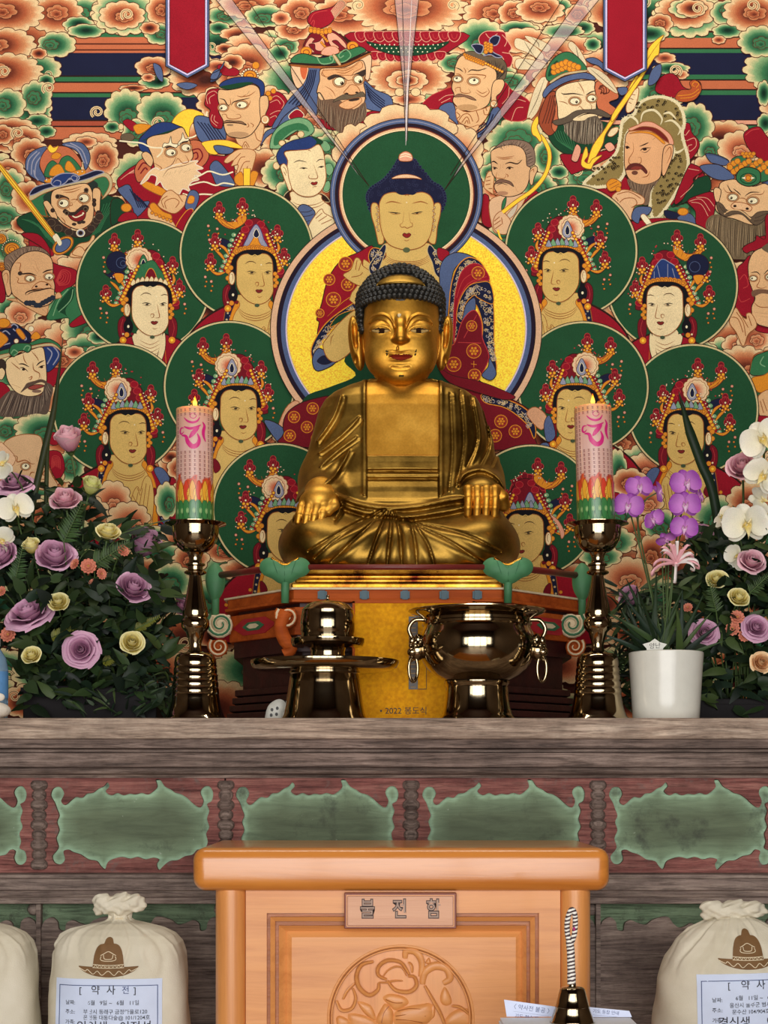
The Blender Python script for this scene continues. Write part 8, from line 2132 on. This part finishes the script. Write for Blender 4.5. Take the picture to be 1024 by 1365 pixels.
sack(160,'square',[('[',34,15,11,'CENTER',KK),('\uc57d',54,15,13,'CENTER',KK),('\uc0ac',74,15,13,'CENTER',KK),('\uc804',93,15,11,'CENTER',M_PRINTB),(']',105,15,11,'CENTER',KK),('\ub0a0\uc9dc:',14,31,6.5,'LEFT',KK),('6\uc6d4   9\uc77c ~   6\uc6d4   11\uc77c',44,31,7.0,'LEFT',KK),('\uc8fc\uc18c:',14,43,6.5,'LEFT',KK),('\ubd80\uc0b0\uc2dc \ub3d9\ub798\uad6c \uae08\uc815\ub9c8\uc744\ub85c120',38,42.5,6.8,'LEFT',KK),('\uc628\ucc9c\ub3d9 \ub300\ub3d9\ub2e4\uc232@ 101/1204\ud638',38,50,6.8,'LEFT',KK),('\uac00\uc871:',14,56,6.5,'LEFT',KK),('\uc784\uc778\uc0dd',50,62,15,'CENTER',KK),('\uc774\uc815\uc120',106,62,15,'CENTER',KK)],'cream cotton rice sack with a paper label, just left of the donation box',(85,224,1297,0.0),(-5,1365-1285))
sack(976,'round',[('[',40,15,11,'CENTER',KK),('\uc57d',61,15,13,'CENTER',KK),('\uc0ac',81,15,13,'CENTER',KK),('\uc804',100,15,11,'CENTER',M_PRINTB),(']',114,15,11,'CENTER',KK),('\ub0a0\uc9dc:',18,33,6.5,'LEFT',KK),('6\uc6d4   11\uc77c ~   6\uc6d4',48,31,7.0,'LEFT',KK),('\uc8fc\uc18c:',18,46,6.5,'LEFT',KK),('\uc6b8\uc0b0\uc2dc \uc6b8\uc8fc\uad70 \ubc94\uc11c\uc74d',40,40,6.8,'LEFT',KK),('\ubb38\uc218\uc0b0 104/904\ud638',43,48.5,6.8,'LEFT',KK),('\uac00\uc871:',18,59,6.5,'LEFT',KK),('\uacbd\uc2e0\uc0dd',46,62,15,'CENTER',KK),('\uc774',94,62,15,'CENTER',KK)],'rounder cream cotton rice sack with a paper label, right of the donation box',(917,1048,1290,0.03),(8,1365-1275))
sack(-41,'square',[('[',34,15,11,'CENTER',KK),('\uc57d',54,15,13,'CENTER',KK),('\uc0ac',74,15,13,'CENTER',KK),('\uc804',93,15,11,'CENTER',M_PRINTB),(']',105,15,11,'CENTER',KK)],'cream cotton rice sack cut by the left edge of the photo',(-128,10,1303,0.0),(-20,1365-1291))
zb_=W(0,1365,SY).z-290*ss
for x0,x1,sd_ in((W(-170,0,SY).x,W(262,0,SY).x,'two rice sacks left'),(W(862,0,SY).x,W(1130,0,SY).x,'one rice sack right')):
 bn=thing('low_bench','low wooden bench under '+sd_+' of the donation box','bench',((x0+x1)/2,SY,0));h_=(x1-x0)/2
 MB().box(-h_,h_,-.13,.13,zb_-.025,zb_).obj('seat',M_LOWER,bn,bev=.002)
 for sx in(-1,1):
  for sy in(-1,1):MB().box(sx*(h_-.03)-.015,sx*(h_-.03)+.015,sy*.1-.015,sy*.1+.015,0,zb_-.025).obj('leg',M_LOWER,bn)
  # ================= hand bell on a stack of papers =================
HY_=-0.78;hs=S(HY_)
M_WHITE=plain('white_paper',(232,234,240),.7,var=.03)
zt_=W(0,1362.5,HY_).z
stx=W(758,0,HY_).x
sd=thing('small_stand','small low stand under the papers and hand bell','stand',(stx,HY_,0))
MB().box(-.12,.12,-.09,.09,zt_-.05,zt_-.026).obj('top',M_BOXV,sd,bev=.002)
for sx in(-1,1):
 for sy in(-1,1):MB().box(sx*.1-.012,sx*.1+.012,sy*.07-.012,sy*.07+.012,0,zt_-.05).obj('leg',M_BOXV,sd)
pk=thing('paper_stack','flat stack of white papers under the hand bell','paper',(stx,HY_,zt_-.026))
for i in range(6):
 dx=random.Random(i).uniform(-.003,.003);MB().box(-.097+dx,.097+dx,-.06+dx,.05+dx,i*.0043,i*.0043+.0038).obj('sheet_bundle',M_WHITE,pk)
M_LEAFLET=plain('bluish_leaflet',(204,212,236),.6,var=.03)
def leaflet(p0,p1,y,label,lines):
 0
 a,b2=W(*p0,y),W(*p1,y);ctr=(a+b2)/2
 t=thing('leaflet',label,'leaflet',(ctr.x,y,zt_+.0006));w_=(b2-a).length;ang=atan2(b2.z-a.z,b2.x-a.x);hh=ctr.z-zt_-.0006
 q=lambda x,z:(x*cos(ang)-z*sin(ang),z*cos(ang)+x*sin(ang))
 P=[(a.x-ctr.x,a.z-zt_-.0006),(b2.x-ctr.x,b2.z-zt_-.0006),(b2.x-ctr.x+.004,0),(a.x-ctr.x+.004,0)]
 sh=MB().prism(P,-.0006,.0006).obj('sheet',M_LEAFLET,t)
 for s_,ux,uz,size in lines:
  o=obj('lettering',text_mesh('lettering',s_,size,None,lambda x,y2:((a.x-ctr.x)+ux+x*cos(ang)-y2*sin(ang),-.0009,(a.z-zt_)-uz+ux*math.tan(ang)+y2*cos(ang)+x*sin(ang)),'LEFT'),M_PRINTB,sh)
 return t
leaflet((672,1332.5),(745,1342.5),HY_+.052,'leaflet with small print, left of the hand bell',[('\u3008 \uc57d\uc0ac\uc804 \ubd88\uacf5 \u3009 \uc548 \ub0b4',.010,.009,.0085),('\u2500\u2500\u2500\u2500\u2500\u2500\u2500\u2500\u2500',.014,.0165,.006),('\uae30\ub3c4 \uc811\uc218',.016,.0225,.007)])
leaflet((776,1341.5),(839,1347.5),HY_+.047,'leaflet with small print, right of the hand bell',[('\uae30\ub3c4 \ub3d9\ucc38 \uc548\ub0b4',.016,.006,.0065),('\u2500\u2500\u2500\u2500\u2500\u2500',.016,.012,.006)])
bl=thing('hand_bell','brass hand bell with a striped cord-wrapped handle, before the donation box','bell',(W(763,0,HY_).x,HY_,zt_))
M_BELL=M_BRASS
MB().lathe(px_prof([(30,1362.5),(30,1361),(28.6,1358.5),(26,1352),(23.2,1343),(23.4,1341.6),(22.6,1340.6),(20,1331),(18,1323),(16.6,1318.6),(14,1316.2),(8,1315),(5,1314.4),(5,1311)],1362.5,hs),n=56).obj('bell_body',M_BELL,bl,40)
hp=[(-5,1312),(-5,1290),(-4,1272),(-6.5,1255),(-7,1240),(-6,1225),(-4,1215),(-.5,1211)]
def hcol(px):return px*hs
M_CORD=NT('striped_cord');b=M_CORD.bsdf(Roughness=.7);co=M_CORD.coords(rot=(0,radians(14),0));wv=M_CORD.n('ShaderNodeTexWave',_wave_type='BANDS',_bands_direction='Z');wv.inputs['Scale'].default_value=58;wv.inputs['Distortion'].default_value=2.0;wv.inputs['Detail Scale'].default_value=2.0;M_CORD.l(co,wv.inputs[0])
M_CORD.l(M_CORD.ramp(wv.outputs['Fac'],[(.36,lin((74,56,60))),(.52,lin((230,222,206))),(.8,lin((240,236,226)))]),b.inputs['Base Color']);M_CORD.bump(wv.outputs['Fac'],b,.6,.002);M_CORD=M_CORD.mat
zz=lambda py:(1362.5-py)*hs
P=[(hcol(x),0,zz(y))for x,y in smooth2([(-1,1312),(-1,1300),(-1.5,1285),(-2,1268),(-3.4,1255)],False,6)]
MB().tube(P,[.0062]*8+[.0058]*(len(P)-8),14).obj('cord_handle',M_CORD,bl,True)
P=[(hcol(x),y2,zz(y))for x,y2,y in smooth2([(-3.5,0,1258),(-6.5,-.001,1244),(-6.8,-.001,1230),(-4.0,0,1218),(0,.001,1212.5),(3.6,.002,1219),(4.4,.003,1232),(3.0,.003,1246),(-1,.002,1258)],False,5)]
MB().tube(P,.0040,12).obj('cord_loop',M_CORD,bl,True)
MB().sphere((hcol(2),-.004,zz(1238)),(.0022,.0016,.0030),8,6).obj('magenta_thread',plain('magenta_thread',(170,40,110),.6),bl,True)
